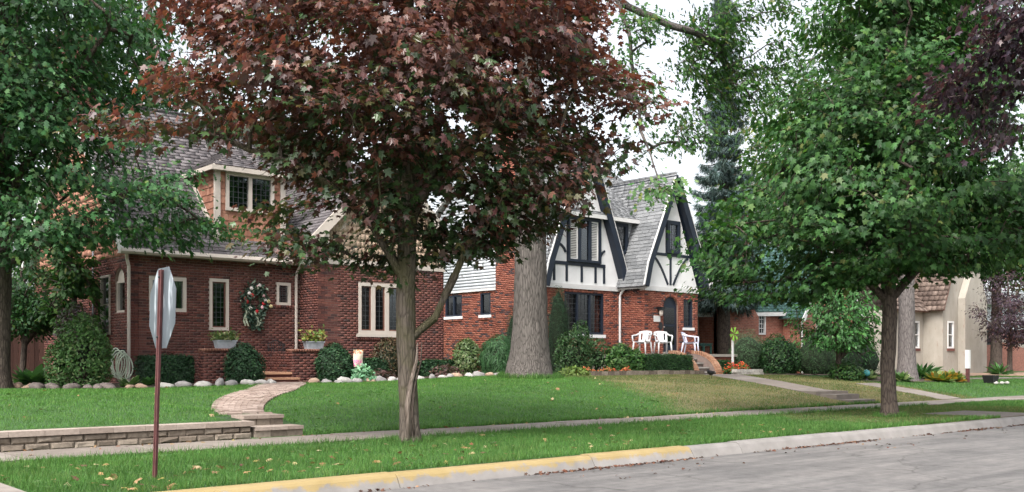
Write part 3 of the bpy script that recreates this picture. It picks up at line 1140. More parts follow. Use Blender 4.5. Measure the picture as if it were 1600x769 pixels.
# ------------------------------------------------------------------ first house: red brick, cedar dormer, front wing
h1 = thing('brick_house', 'dark red brick house with cedar shake dormer and wreath, behind the curving brick walk', 'house')
YM, YW = 24.9, 23.9
XL, XI, XR = 8.99, 13.69, 17.95
ZB, ZT = .45, 3.92
fm = Frame((XL, YM), (1, 0))
hm = [(.47, 1.44, 2.52, 3.40), (2.06, 2.60, 2.07, 3.43), (3.99, 4.42, 2.80, 3.42)]
wall(h1, fm, XI - XL, ZB, ZT, hm, single=120, name='wall')
fw1 = Frame((XI, YW), (1, 0))
hw = [(1.28, 2.72, 2.03, 3.46)]
wall(h1, fw1, XR - XI, ZB, ZT, hw, single=180, name='wall')
fr_ret = Frame((XI, YM), (0, -1))           # short return wall facing left
wall(h1, fr_ret, YM - YW, ZB, ZT, (), name='wall')
fl = Frame((XL, 33.0), (0, -1))             # left side of the house
hl = [(33 - 25.95, 33 - 25.25, 2.5, 3.62, 'arch'), (33 - 26.95, 33 - 26.25, 1.95, 3.5)]
wall(h1, fl, 33 - YM, ZB, ZT, hl, name='wall')
frr = Frame((XR, YW), (0, 1))
wall(h1, frr, 33 - YW, ZB, ZT, (), name='wall', courses=False, backing='brick_red')
fbk = Frame((XR, 33.0), (-1, 0))
wall(h1, fbk, XR - XL, ZB, ZT, (), name='wall', courses=False, backing='brick_red')
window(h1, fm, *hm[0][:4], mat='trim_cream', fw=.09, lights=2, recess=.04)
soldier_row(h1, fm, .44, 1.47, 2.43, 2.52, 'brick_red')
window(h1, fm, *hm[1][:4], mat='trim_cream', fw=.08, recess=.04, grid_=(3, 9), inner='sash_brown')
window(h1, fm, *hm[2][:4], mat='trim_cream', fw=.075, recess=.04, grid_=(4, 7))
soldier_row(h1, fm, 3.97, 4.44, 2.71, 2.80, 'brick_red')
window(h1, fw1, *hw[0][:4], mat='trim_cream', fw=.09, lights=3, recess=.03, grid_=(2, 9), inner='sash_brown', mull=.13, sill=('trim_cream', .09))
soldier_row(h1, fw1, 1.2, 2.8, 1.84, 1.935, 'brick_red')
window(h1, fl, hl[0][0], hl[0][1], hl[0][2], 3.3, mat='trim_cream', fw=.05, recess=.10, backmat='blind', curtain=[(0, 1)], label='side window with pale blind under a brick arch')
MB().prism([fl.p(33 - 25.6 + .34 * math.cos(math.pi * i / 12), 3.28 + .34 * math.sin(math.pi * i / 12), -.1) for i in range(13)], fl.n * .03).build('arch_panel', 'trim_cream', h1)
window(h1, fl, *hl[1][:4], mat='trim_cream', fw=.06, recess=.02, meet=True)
# main roof: ridge along the street, eave at the front
ME, MR, SL = 24.58, 28.7, 1.09
ZE = 4.02
zr = ZE + SL * (MR - ME)
roof_plane(h1, [(XL - .3, ME, ZE), (XI + .2, ME, ZE), (XI + .2, MR, zr), (XL - .3, MR, zr)], 'shingle_brown', 200, edge='trim_cream', name='roof')
roof_plane(h1, [(XR, 33.3, ZE), (XL - .3, 33.3, ZE), (XL - .3, MR, zr), (XR, MR, zr)], 'shingle_brown', 0, edge='trim_cream', name='roof')
# gable wall on the left side in peach shakes
shakes(h1, fl, [(0, ZT), (33 - YM, ZT), (33 - MR, zr - .12)], 'shake_cedar', single=0)
strip(h1, (XL - .33, ME - .02, ZE - .06), (XL - .33, MR, zr - .06), .05, .2, 'trim_white', 'rake_board')
strip(h1, (XL - .33, 33.3, ZE - .06), (XL - .33, MR, zr - .06), .05, .2, 'trim_white', 'rake_board')
# gutter and soffit
g = MB()
for (x0, x1, y) in ((XL - .35, XI + .05, ME - .06),):
    g.prism([(x0, y, ZE + .02), (x0, y - .03, ZE - .07), (x0, y + .02, ZE - .12), (x0, y + .10, ZE - .12), (x0, y + .10, ZE + .02)], (x1 - x0, 0, 0))
g.build('gutter', 'trim_cream', h1)
MB().box(XL - .3, XI - .25, ME + .05, YM + .02, ZT + .003, ZT + .045).build('soffit', 'trim_cream', h1)
downspout(h1, [(XI - .14, ME, ZE - .1), (XI - .14, YM - .12, ZE - .28), (XI - .14, YM - .06, ZE - .45), (XI - .14, YM - .06, 1.5)])
downspout(h1, [(XL - .2, ME, ZE - .1), (XL - .12, YM - .12, ZE - .22), (XL - .05, YM - .06, ZE - .4), (XL - .05, YM - .06, .75)])
# wing roof: ridge runs back from the street
XC = (XI + XR) / 2
WE, WS = 4.52, 1.02
hwid = (XR - XI) / 2 + .38
zwr = WE + WS * hwid
YF = YW - .32
roof_plane(h1, [(XC - hwid, 33, WE), (XC - hwid, YF, WE), (XC, YF, zwr), (XC, 33, zwr)], 'shingle_brown', 100, edge='trim_cream', name='roof')
roof_plane(h1, [(XC + hwid, YF, WE), (XC + hwid, 33, WE), (XC, 33, zwr), (XC, YF, zwr)], 'shingle_brown', 0, edge='trim_cream', name='roof')
shakes(h1, fw1, [(0, ZT + .16), (XR - XI, ZT + .16), (XR - XI, WE + .2), ((XR - XI) / 2, zwr - .2), (0, WE + .2)], 'shake_cream', single=0, backing='shake_cream')
m = MB(); fw1.box(m, -.03, XR - XI + .03, ZT + .002, ZT + .158, -.2, .035); m.build('frieze_board', 'trim_cream', h1)
for s in (-1, 1):
    strip(h1, (XC + s * hwid, YF - .02, WE - .10), (XC, YF - .02, zwr - .10), .05, .26, 'trim_cream', 'rake_board')
    MB().prism([(XC + s * hwid, YF, WE - .2), (XC + s * (hwid - .55), YF, WE - .2), (XC + s * (hwid - .55), YF, WE + .28), (XC + s * (hwid - .02), YF, WE - .1)], (0, .25, 0)).build('eave_return', 'trim_cream', h1)
m = MB()
m.box(XI - .35, XI + .02, YF, 25.6, WE - .17, WE - .03)
m.build('wing_gutter', 'trim_cream', h1)
# shake dormer with a hipped roof
DX0, DX1, DY, DZ0, DZ1 = 11.32, 13.22, 25.02, 4.44, 6.42
fd_ = Frame((DX0, DY), (1, 0))
hd = (.22, 1.62, 5.27, 6.30)
shakes(h1, fd_, [(0, DZ0), (DX1 - DX0, DZ0), (DX1 - DX0, hd[2]), (0, hd[2])], 'shake_cedar', single=300, name='dormer_wall')
shakes(h1, fd_, [(0, hd[2]), (hd[0], hd[2]), (hd[0], DZ1), (0, DZ1)], 'shake_cedar', single=300, name='dormer_wall')
shakes(h1, fd_, [(hd[1], hd[2]), (DX1 - DX0, hd[2]), (DX1 - DX0, DZ1), (hd[1], DZ1)], 'shake_cedar', single=300, name='dormer_wall')
window(h1, fd_, *hd, mat='trim_cream', fw=.09, lights=2, recess=-.02, grid_=(4, 6), mull=.1)
for s in (0, DX1 - DX0):
    m = MB(); fd_.box(m, s - .075, s + .075, DZ0 - .02, DZ1, -.05, .05); m.build('corner_board', 'trim_cream', h1)
m = MB(); fd_.box(m, -.1, DX1 - DX0 + .1, DZ0 - .09, DZ0 - .005, -.05, .055); m.build('base_board', 'trim_cream', h1)
fdl = Frame((DX0, DY + 2.3), (0, -1))
shakes(h1, fdl, [(2.3, DZ0 - .05), (2.3, DZ1), (.45, DZ1)], 'shake_cedar', single=300, name='dormer_wall')
fdr = Frame((DX1, DY), (0, 1))
shakes(h1, fdr, [(0, DZ0 - .05), (1.85, DZ1), (0, DZ1)], 'shake_cedar', single=0, name='dormer_wall')
strip(h1, (DX0 - .06, DY - .08, ZE + SL * (DY - .08 - ME) + .1), (DX0 - .06, DY + 1.6, ZE + SL * (DY + 1.6 - ME) + .1), .06, .12, 'trim_cream', 'rake_board')
DE = .22
dc = (DX0 + DX1) / 2
dh = (DX1 - DX0) / 2 + DE
pz = DZ1 + dh * .62
roof_plane(h1, [(DX0 - DE, DY - DE, DZ1), (DX1 + DE, DY - DE, DZ1), (dc, DY - DE + dh, pz)], 'shingle_brown', 0, edge='trim_cream', name='dormer_roof')
roof_plane(h1, [(DX0 - DE, DY + 3.2, DZ1), (DX0 - DE, DY - DE, DZ1), (dc, DY - DE + dh, pz), (dc, DY + 3.6, pz)], 'shingle_brown', 0, edge='trim_cream', name='dormer_roof')
roof_plane(h1, [(DX1 + DE, DY - DE, DZ1), (DX1 + DE, DY + 3.2, DZ1), (dc, DY + 3.6, pz), (dc, DY - DE + dh, pz)], 'shingle_brown', 0, edge='trim_cream', name='dormer_roof')
m = MB()
m.box(DX0 - DE - .04, DX1 + DE + .04, DY - DE - .06, DY - DE, DZ1 - .14, DZ1 - .02)
m.box(DX0 - DE - .04, DX0 - DE, DY - DE, DY + 2.2, DZ1 - .14, DZ1 - .02)
m.box(DX1 + DE, DX1 + DE + .04, DY - DE, DY + 2.2, DZ1 - .14, DZ1 - .02)
m.build('dormer_fascia', 'trim_cream', h1)
MB().box(DX0 - DE + .01, DX1 + DE - .01, DY - DE + .01, DY - .02, DZ1 - .125, DZ1 - .085).build('dormer_soffit', 'trim_cream', h1)
# porch: low brick walls, floor, steps
PY = 22.72
for (x0, x1) in ((9.95, 11.28), (12.28, 13.45)):
    f_ = Frame((x0, PY), (1, 0))
    wall(h1, f_, x1 - x0, .5, 1.5, (), thick=.3, single=0, name='porch_wall')
    f2 = Frame((x0, PY + 2.2), (0, -1))
    wall(h1, f2, 2.2 - .001, .5, 1.5, (), thick=.22, name='porch_wall')
    f3 = Frame((x1, PY + .002), (0, 1))
    wall(h1, f3, .295, .5, 1.5, (), thick=.1, name='porch_wall')
    soldier_row(h1, Frame((x0 - .02, PY), (1, 0)), 0, x1 - x0 + .04, 1.503, 1.57, 'brick_cap', -.31, .035)
MB().box(11.3, 12.26, 22.75, 24.88, .5, .93).build('porch_floor', 'brick_red', h1)
MB().box(11.29, 12.27, 22.70, 24.87, .932, .99).build('porch_tread', 'brick_tan', h1)
MB().box(10.2, 11.3, 23.03, 24.88, .5, .98).build('porch_floor', 'brick_red', h1)
MB().box(12.5, 13.45, 23.03, 24.88, .5, .982).build('porch_floor', 'brick_red', h1)
MB().box(11.3, 12.26, 22.36, 22.745, .5, .80).build('step', 'brick_red', h1)
MB().box(11.28, 12.28, 22.31, 22.70, .802, .855).build('tread', 'brick_tan', h1)
MB().box(8.4, 9.4, 28.2, 29.0, 8.2, 10.2).build('chimney', 'brick_red', h1)

# ------------------------------------------------------------------ second house: half-timbered gables over orange brick
h2 = thing('tudor_house', 'orange brick house with two steep white half-timbered gables and arched dark door', 'house')
Y2, YT = 24.0, 25.16
XA, XB, XC2 = 23.29, 27.05, 30.06
ZB2, ZT2 = .5, 3.80
B2 = dict(backing='mortar_dark', brick='brick_orange')
ft = Frame((XA, YT), (1, 0))
ht = [(.88, 2.86, 2.20, 3.70)]
wall(h2, ft, XB - XA, ZB2, ZT2, ht, single=0, **B2)
fe = Frame((XB, Y2), (1, 0))
he = [(1.03, 1.88, 1.5, 3.62, 'arch'), (2.18, 2.72, 2.50, 3.55)]
wall(h2, fe, XC2 - XB, ZB2, ZT2, he, single=0, **B2)
fer = Frame((XB, YT), (0, -1))
wall(h2, fer, YT - Y2, ZB2, ZT2, (), **B2)
fs2 = Frame((XA, 33.5), (0, -1))
hs2 = [(33.5 - 30.9, 33.5 - 29.85, 2.95, 3.77), (33.5 - 28.74, 33.5 - 28.14, 2.95, 3.77)]
wall(h2, fs2, 33.5 - YT, ZB2, ZT2 + .12, hs2, **B2)
fr2 = Frame((XC2, Y2), (0, 1))
wall(h2, fr2, 33.5 - Y2, ZB2, ZT2, (), courses=False, backing='brick_orange', name='wall')
fb2 = Frame((XC2, 33.5), (-1, 0))
wall(h2, fb2, XC2 - XA, ZB2, 6.4, (), courses=False, backing='brick_orange', name='wall')
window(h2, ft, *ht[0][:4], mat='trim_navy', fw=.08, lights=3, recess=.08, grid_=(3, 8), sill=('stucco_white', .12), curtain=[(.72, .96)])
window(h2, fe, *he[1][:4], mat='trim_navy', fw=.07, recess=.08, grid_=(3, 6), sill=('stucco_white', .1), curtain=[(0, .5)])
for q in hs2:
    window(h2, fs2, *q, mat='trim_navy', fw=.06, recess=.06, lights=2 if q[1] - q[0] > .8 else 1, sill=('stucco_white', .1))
    soldier_row(h2, fs2, q[0], q[1], q[2] - .2, q[2] - .11, 'brick_orange')
# arched door
dr = MB()
cx, r_, zs = (he[0][0] + he[0][1]) / 2, .425, 3.62 - .425
dr.prism([fe.p(cx - r_, 1.5, -.12), fe.p(cx + r_, 1.5, -.12)] + [fe.p(cx + r_ * math.cos(math.pi * i / 12), zs + r_ * math.sin(math.pi * i / 12), -.12) for i in range(13)], fe.n * .04)
door = dr.build('door', 'trim_navy', h2, label='dark storm door under a brick arch')
m = MB(); fe.box(m, cx - .29, cx + .29, 2.62, 3.22, -.078, -.072); m.build('pane', 'glass', door)
m = MB(); fe.box(m, cx - .29, cx + .29, 1.85, 2.50, -.078, -.072); m.build('pane', 'glass', door)
m = MB()
fe.box(m, cx - .33, cx + .33, 2.53, 2.59, -.08, -.06)
m.build('rail', 'trim_navy', door)
m = MB(); m.blob(fe.p(cx - .35, 2.5, -.03), (.03, .03, .03), 1, 0); m.build('door_knob', 'trim_cream', door, True)
m = MB(); fe.box(m, he[0][0] - .05, he[0][1] + .05, 1.5, 1.58, -.12, .12); m.build('door_sill', 'concrete', h2)
# porch lamp
lamp = MB()
lamp.box(27.78, 27.86, Y2 - .10, Y2 + .0, 2.98, 3.05)
lamp.box(27.72, 27.92, Y2 - .22, Y2 - .03, 3.10, 3.2)
lamp.prism([(27.70, Y2 - .24, 3.2), (27.94, Y2 - .24, 3.2), (27.94, Y2 - .01, 3.2), (27.70, Y2 - .01, 3.2)], (0, 0, .02))
lo = lamp.build('porch_lamp', 'metal_dark', h2)
MB().lathe((27.82, Y2 - .12, 2.9), [(.05, 0), (.075, .06), (.075, .2)], 8).build('lamp_glass', 'trim_cream', lo)
m = MB(); fe.box(m, .48, .83, 2.68, 2.90, .01, .03); m.build('house_sign', 'trim_white', h2, label='small white plaque beside the door')
m = MB(); m.prism([fe.p(.86 + .1 * math.cos(i * math.pi / 8), 2.53 + .14 * math.sin(i * math.pi / 8), .01) for i in range(16)], fe.n * .03); m.build('house_medallion', 'metal_dark', h2)

# white band + stucco gables
def gable(fr, L, foot_z, apex_z, cx, half, ov, band, name, timber, wname):
    """stucco triangle with flared dark bargeboards"""
    poly = [fr.p(0, band, -.08), fr.p(L, band, -.08), fr.p(cx + .06, apex_z - .35, -.08), fr.p(cx - .06, apex_z - .35, -.08)]
    MB().prism(poly, fr.n * .08).build('gable_stucco', 'stucco_white', h2)
    m = MB(); fr.box(m, -.02, L + .02, band - .14, band + .02, -.22, .05); m.build('band_board', 'trim_white', h2)
    for s in (-1, 1):
        pts = [(cx + s * (half + .10), foot_z - .12), (cx + s * half, foot_z + .25), (cx + s * (half - .12), foot_z + .7)]
        n = 6
        x0, z0 = pts[-1]
        for k in range(1, n + 1):
            pts.append((x0 + (cx - x0) * k / n, z0 + (apex_z - z0) * k / n))
        bar(h2, fr, pts, .25, ov - .05, ov, 'trim_navy', 'bargeboard')
        bar(h2, fr, [(x + s * .13, z + .03) for x, z in pts], .022, ov - .06, ov + .012, 'trim_white', 'barge_edge')

gable(ft, XB - XA, 3.96, 9.2, 1.79, 1.92, .32, 3.94, 'gable', None, None)
gable(fe, XC2 - XB, 4.06, 7.97, 1.5, 1.62, .32, 3.94, 'gable', None, None)
N0, N1 = -.002, .035
def timber(fr, pts, w=.09):
    bar(h2, fr, pts, w, N0, N1, 'trim_navy', 'timber')
# first gable timbers
timber(ft, [(.22, 4.68), (2.92, 4.68)], .12)
for s, z in ((.38, 4.05), (.98, 4.05), (1.72, 4.05), (2.42, 4.05), (2.86, 4.05)):
    timber(ft, [(s, z), (s, 4.62)], .09)
timber(ft, [(.42 + .5 * math.sin(t * math.pi / 20), 5.0 + .38 * math.cos(t * math.pi / 20) ) for t in range(1, 10)], .08)
timber(ft, [(2.62 + .34 * (1 - math.cos(t * math.pi / 20)), 4.74 + .5 * math.sin(t * math.pi / 20)) for t in range(0, 10)], .08)
wq = (.98, 2.62, 4.75, 6.33)
m = MB(); ft.box(m, wq[0] - .02, wq[1] + .02, wq[3], wq[3] + .16, N0, .05); m.build('lintel', 'trim_navy', h2)
w2 = window(h2, ft, *wq, mat='trim_navy', fw=.09, lights=3, recess=-.06, mull=.12)
for i in (0, 2):
    a = wq[0] + .09 + i * (.393 + .12)
    m = MB()
    for q in ((a + .0, a + .04, wq[2] + .1, wq[3] - .1), (a + .353, a + .393, wq[2] + .1, wq[3] - .1), (a + .04, a + .353, wq[2] + .1, wq[2] + .14), (a + .04, a + .353, wq[3] - .14, wq[3] - .1)):
        ft.box(m, *q, .05, .085)
    m.build('screen_frame', 'trim_white', w2)
    m = MB()
    z = wq[2] + .16
    while z < wq[3] - .17:
        ft.box(m, a + .045, a + .348, z, z + .035, .045, .06)
        z += .06
    m.build('blind_slats', 'blind', w2)
# second gable timbers
timber(fe, [(.42, 5.16), (2.55, 5.16)], .10)
timber(fe, [(1.42, 4.05), (1.42, 5.1)], .09)
timber(fe, [(.42 + .85 * (t / 9) , 5.08 - 1.02 * (t / 9) ** 1.5) for t in range(10)], .08)
timber(fe, [(2.42 - .85 * (t / 9), 5.08 - 1.02 * (t / 9) ** 1.5) for t in range(10)], .08)
window(h2, fe, 1.15, 1.88, 5.22, 6.42, mat='trim_navy', fw=.14, recess=-.05, grid_=(3, 5), curtain=[(.1, .9)])
# main block: siding on the left gable end, wall with a small window between the gables
MY, MRY, MZE, MZR = 25.27, 28.5, 6.5, 9.0
fs3 = Frame((XA, 33.5 - 1.9), (0, -1))
Ls = 33.5 - 1.9 - MY
siding(h2, fs3, [(0, 3.93), (Ls, 3.93), (Ls, MZE), (Ls - (MRY - MY), MZR - .1), (0, MZE)], n_off=.03)
m = MB(); fs3.box(m, 0, Ls, 3.84, 3.925, -.02, .06); m.build('band_board', 'trim_white', h2)
window(h2, fs3, Ls - 2.2, Ls - 1.5, 4.9, 6.1, mat='trim_white', fw=.07, recess=-.07, meet=True, curtain=[(0, 1)])
fmb = Frame((XA, MY), (1, 0))
siding(h2, fmb, [(0, 3.9), (XC2 - XA, 3.9), (XC2 - XA, MZE), (0, MZE)], n_off=.0)
window(h2, fmb, 3.42, 4.17, 5.22, 6.34, mat='trim_navy', fw=.13, recess=-.06, curtain=[(0, 1)])
fmr = Frame((XC2, MY), (0, 1))
siding(h2, fmr, [(0, 3.8), (6.1, 3.8), (6.1, MZE), (MRY - MY, MZR - .1), (0, MZE)], n_off=.0)
ov = .3
sl2 = (MZR - MZE) / (MRY - MY + ov)
roof_plane(h2, [(XA - .25, MY - ov, MZE), (XC2 + .2, MY - ov, MZE), (XC2 + .2, MRY, MZR), (XA - .25, MRY, MZR)], 'shingle_grey', 60, name='roof')
roof_plane(h2, [(XC2 + .2, 2 * MRY - MY + ov, MZE), (XA - .25, 2 * MRY - MY + ov, MZE), (XA - .25, MRY, MZR), (XC2 + .2, MRY, MZR)], 'shingle_grey', 0, name='roof')
m = MB(); m.box(XA - .25, XC2 + .2, MY - ov - .05, MY - ov + .0, MZE - .15, MZE - .01); m.build('fascia', 'trim_white', h2)
MB().box(XA, XC2, MY - ov + .01, MY - .02, MZE - .12, MZE - .07).build('soffit', 'trim_white', h2)
def flared(fr, cx, half, foot_z, apex_z, s, n0, n1, single, nm='gable_roof'):
    """one slope of a steep gable roof, from n1 in front of the wall back to n0"""
    e0, e1 = (cx + s * (half + .13), foot_z - .12), (cx + s * (half - .1), foot_z + .7)
    A, B_, C, D = fr.p(e0[0], e0[1], n0), fr.p(e0[0], e0[1], n1), fr.p(cx, apex_z + .12, n1), fr.p(cx, apex_z + .12, n0)
    poly = [A, B_, C, D] if s < 0 else [B_, A, D, C]
    roof_plane(h2, poly, 'shingle_grey', single, name=nm, edge='trim_navy')
flared(ft, 1.79, 1.92, 3.96, 9.2, -1, -.2, .30, 0)
flared(ft, 1.79, 1.92, 3.96, 9.2, 1, -2.6, .30, 0)
flared(ft, 1.79, 1.80, 6.0, 9.2, -1, -3.0, -.2, 0)
flared(fe, 1.5, 1.62, 4.06, 7.97, -1, -4.0, .30, 240)
flared(fe, 1.5, 1.62, 4.06, 7.97, 1, -4.0, .30, 0)
m = MB(); m.box(XB - .16, XB - .06, Y2 - .25, YT - .05, 3.86, 3.96); m.build('gutter', 'trim_white', h2)
downspout(h2, [(XB - .1, YT - .28, 3.9), (XB - .12, YT - .12, 3.72), (XB - .12, YT - .07, 3.6), (XB - .12, YT - .07, 1.3), (XB - .12, YT - .09, 1.22), (XB - .9, YT - .5, 1.1)], 'trim_white', .045)
# chimney on the left side
fch = Frame((XA - .42, 27.35), (0, -1))
wall(h2, fch, 1.35, .5, 9.9, (), thick=.42, name='chimney', **B2)
fch2 = Frame((XA - .42, 26.0), (1, 0))
wall(h2, fch2, .42, .5, 9.9, (), thick=.05, name='chimney', **B2)
MAT['dark_stone_riser_shade'] = plain('dark_stone_riser_shade', (.14, .115, .105), .9, .25, 9, .5, 50)
MAT['tread_pale'] = plain('tread_pale', (.34, .315, .29), .85, .15, 6, .4)
# porch slab, steps with curved brick cheek walls
MB().box(25.4, 30.3, 22.45, Y2 - .002, .5, 1.40).build('porch_base', 'brick_orange', h2)
MB().box(25.35, 30.35, 22.38, Y2 - .004, 1.402, 1.50).build('porch_floor', 'concrete', h2)
MB().box(25.4, XB - .002, Y2 + .0, YT - .004, .5, 1.495).build('porch_floor', 'concrete', h2)
for i in range(4):
    MB().box(26.72, 27.68, 21.35 + .27 * i, 22.44, .55, .84 + .155 * i).build('riser', 'dark_stone_riser_shade', h2)  # riser shade put into a darker colour; flat light gives little contrast
    MB().box(26.71, 27.69, 21.31 + .27 * i, 21.64 + .27 * i, .842 + .155 * i, .892 + .155 * i).build('tread', 'tread_pale', h2)
for xc in (26.58, 27.82):
    its = []
    N = 20
    def ck_pt(t):
        return 22.40 - 1.14 * math.sin(t * math.pi / 2), .72 + .84 * math.cos(t * math.pi / 2)
    prev = None
    for i in range(N):
        y, z = ck_pt(i / (N - 1))
        if prev:
            d = Vector((0, y - prev[0], z - prev[1])).normalized()
            its.append(((xc, (y + prev[0]) / 2, (z + prev[1]) / 2), (1, 0, 0), tuple(d), tuple(Vector((1, 0, 0)).cross(d)), (.25, .058, .11)))
        prev = (y, z)
    pts = [(xc - .11, 22.42, .5)] + [(xc - .11, ck_pt(i / 12)[0], ck_pt(i / 12)[1] - .045) for i in range(13)] + [(xc - .11, 21.27, .5)]
    ck = MB().prism(pts[::-1], (.22, 0, 0)).build('cheek_wall', 'mortar', h2)
    pieces('brick', its, 'brick_tan', ck, 300)

# ------------------------------------------------------------------ farther houses
def brickwork_mat(name, c1, c2, mortar):
    m, nt, p = nodemat(name)
    g = nt.nodes.new('ShaderNodeNewGeometry')
    s = nt.nodes.new('ShaderNodeSeparateXYZ')
    nt.links.new(g.outputs['Position'], s.inputs[0])
    cb = nt.nodes.new('ShaderNodeCombineXYZ')
    nt.links.new(math_n(nt, 'ADD', s.outputs[0], s.outputs[1]), cb.inputs[0])
    nt.links.new(s.outputs[2], cb.inputs[1])
    b = nt.nodes.new('ShaderNodeTexBrick')
    b.inputs['Scale'].default_value = 1.0
    b.inputs['Brick Width'].default_value = .203
    b.inputs['Row Height'].default_value = .0677
    b.inputs['Mortar Size'].default_value = .005
    b.inputs['Color1'].default_value = (*c1, 1)
    b.inputs['Color2'].default_value = (*c2, 1)
    b.inputs['Mortar'].default_value = (*mortar, 1)
    b.inputs['Bias'].default_value = .1
    nt.links.new(cb.outputs[0], b.inputs['Vector'])
    n = noise(nt, 6, 4, g.outputs['Position'])
    c = mix(nt, 1.0, b.outputs['Color'], ramp(nt, n.outputs['Fac'], [(.3, (.75, .75, .75)), (.7, (1.2, 1.2, 1.2))]).outputs[0], 'MULTIPLY')
    nt.links.new(c, p.inputs['Base Color'])
    setp(p, Roughness=.9)
    bump(nt, p, b.outputs['Fac'], -.4, .008)
    return m
MAT['brickwork'] = brickwork_mat('brickwork', (.24, .075, .05), (.33, .115, .075), (.34, .25, .2))
MAT['brickwork_far'] = brickwork_mat('brickwork_far', (.21, .07, .05), (.28, .10, .07), (.28, .2, .17))
m_, nt_, p_ = nodemat('stucco_old')
v_ = wpos(nt_)
na_, nb_ = noise(nt_, 1.2, 6, mapped(nt_, v_, (1, 1, .45)), .7), noise(nt_, 5, 7, mapped(nt_, v_, (1.6, 1.6, .5)), .7)
c_ = mix(nt_, ramp(nt_, nb_.outputs['Fac'], [(.58, (0, 0, 0)), (.68, (1, 1, 1))]).outputs[0], ramp(nt_, na_.outputs['Fac'], [(.3, (.245, .22, .185)), (.7, (.34, .315, .275))]).outputs[0], (.25, .19, .155))
nt_.links.new(c_, p_.inputs['Base Color'])
setp(p_, Roughness=.9)
bump(nt_, p_, nb_.outputs['Fac'], .3, .01)
MAT['stucco_old'] = m_

h3 = thing('green_roof_house', 'red brick house with green shingle roof, half hidden by shrubs beyond the second street tree', 'house')
B3 = dict(backing='brickwork', courses=False)
f3a = Frame((33.4, 25.6), (1, 0))
wall(h3, f3a, 4.6, .4, 3.35, [(2.65, 3.3, 2.4, 3.3)], **B3)
f3s = Frame((33.4, 33.0), (0, -1))
wall(h3, f3s, 7.4, .4, 3.35, (), **B3)
window(h3, f3a, 2.65, 3.3, 2.38, 3.32, mat='trim_white', fw=.08, recess=.02, grid_=(3, 4, .012))
# sun porch with tall cream windows on the left
f3p = Frame((31.3, 26.6), (1, 0))
wall(h3, f3p, 2.1, .4, 3.1, [(.15, .85, 1.2, 2.95), (1.05, 1.9, 1.2, 2.95)], backing='trim_cream', courses=False, name='porch_wall')
window(h3, f3p, .15, .85, 1.2, 2.95, mat='trim_cream', fw=.08, recess=.02, meet=True, curtain=[(0, 1)])
window(h3, f3p, 1.05, 1.9, 1.2, 2.95, mat='trim_cream', fw=.08, recess=.02, meet=True, curtain=[(0, 1)])
roof_plane(h3, [(31.0, 26.2, 3.18), (38.2, 25.3, 3.42), (38.2, 29.0, 6.9), (31.0, 29.6, 6.9)], 'shingle_green', 0, expo=.18, tab=.35, name='roof')
m = MB(); m.hexa([(31.0, 26.15, 3.0), (38.2, 25.25, 3.24), (38.2, 25.3, 3.24), (31.0, 26.2, 3.0), (31.0, 26.15, 3.16), (38.2, 25.25, 3.40), (38.2, 25.3, 3.40), (31.0, 26.2, 3.16)]); m.build('fascia', 'trim_white', h3)
mc = MB()      # broad chimney with sloping shoulders
mc.prism([(33.3, 25.15, .4), (35.6, 25.15, .4), (35.6, 25.15, 3.1), (34.9, 25.15, 3.9), (34.9, 25.15, 8.2), (34.0, 25.15, 8.2), (34.0, 25.15, 4.1), (33.3, 25.15, 3.9)], (0, .44, 0))
mc.build('chimney', 'brickwork', h3, label='broad brick chimney with sloping shoulders')
f3w = Frame((38.0, 24.6), (1, 0))
wall(h3, f3w, 4.4, .4, 3.3, [(1.05, 1.75, 1.75, 3.0), (1.95, 2.9, 1.75, 2.6)], **B3)
window(h3, f3w, 1.05, 1.75, 1.75, 3.0, mat='trim_cream', fw=.09, recess=.02, meet=True)
window(h3, f3w, 1.95, 2.9, 1.75, 2.6, mat='trim_cream', fw=.09, recess=.02, lights=2)
f3wl = Frame((37.996, 25.595), (0, -1))
wall(h3, f3wl, .99, .4, 3.3, (), **B3)
MB().prism([(38.0, 24.62, 3.3), (42.4, 24.62, 3.3), (40.2, 24.62, 6.4)], (0, .3, 0)).build('gable', 'brickwork', h3)
roof_plane(h3, [(37.7, 31, 3.1), (37.7, 24.35, 3.1), (40.2, 24.35, 6.6), (40.2, 31, 6.6)], 'shingle_green', 0, expo=.18, tab=.35, name='roof')
roof_plane(h3, [(42.7, 24.35, 3.1), (42.7, 31, 3.1), (40.2, 31, 6.6), (40.2, 24.35, 6.6)], 'shingle_green', 0, expo=.18, tab=.35, name='roof')
for s in (-1, 1):
    strip(h3, (40.2 + s * 2.5, 24.33, 3.0), (40.2, 24.33, 6.5), .05, .2, 'trim_white', 'rake_board')
downspout(h3, [(37.85, 24.5, 3.1), (37.85, 24.5, .6), (37.2, 24.0, .55), (36.5, 23.8, .55)], 'trim_white', .045)
wall(h3, Frame((42.4, 24.6), (0, 1)), 8, .4, 3.3, (), **B3)
wall(h3, Frame((42.4, 26.5), (1, 0)), 3.6, .4, 3.2, [(1.2, 2.0, 1.4, 2.9)], **B3)
window(h3, Frame((42.4, 26.5), (1, 0)), 1.2, 2.0, 1.4, 2.9, mat='trim_cream', fw=.1, recess=.02, meet=True)
roof_plane(h3, [(42.4, 26.1, 3.1), (46.3, 26.1, 3.1), (46.3, 29, 5.6), (42.4, 29, 5.6)], 'shingle_green', 0, expo=.18, tab=.35, name='roof')
wall(h3, Frame((46.0, 26.5), (0, 1)), 6, .4, 3.1, (), **B3)
wall(h3, Frame((46.0, 33), (-1, 0)), 12.6, .4, 3.2, (), **B3)

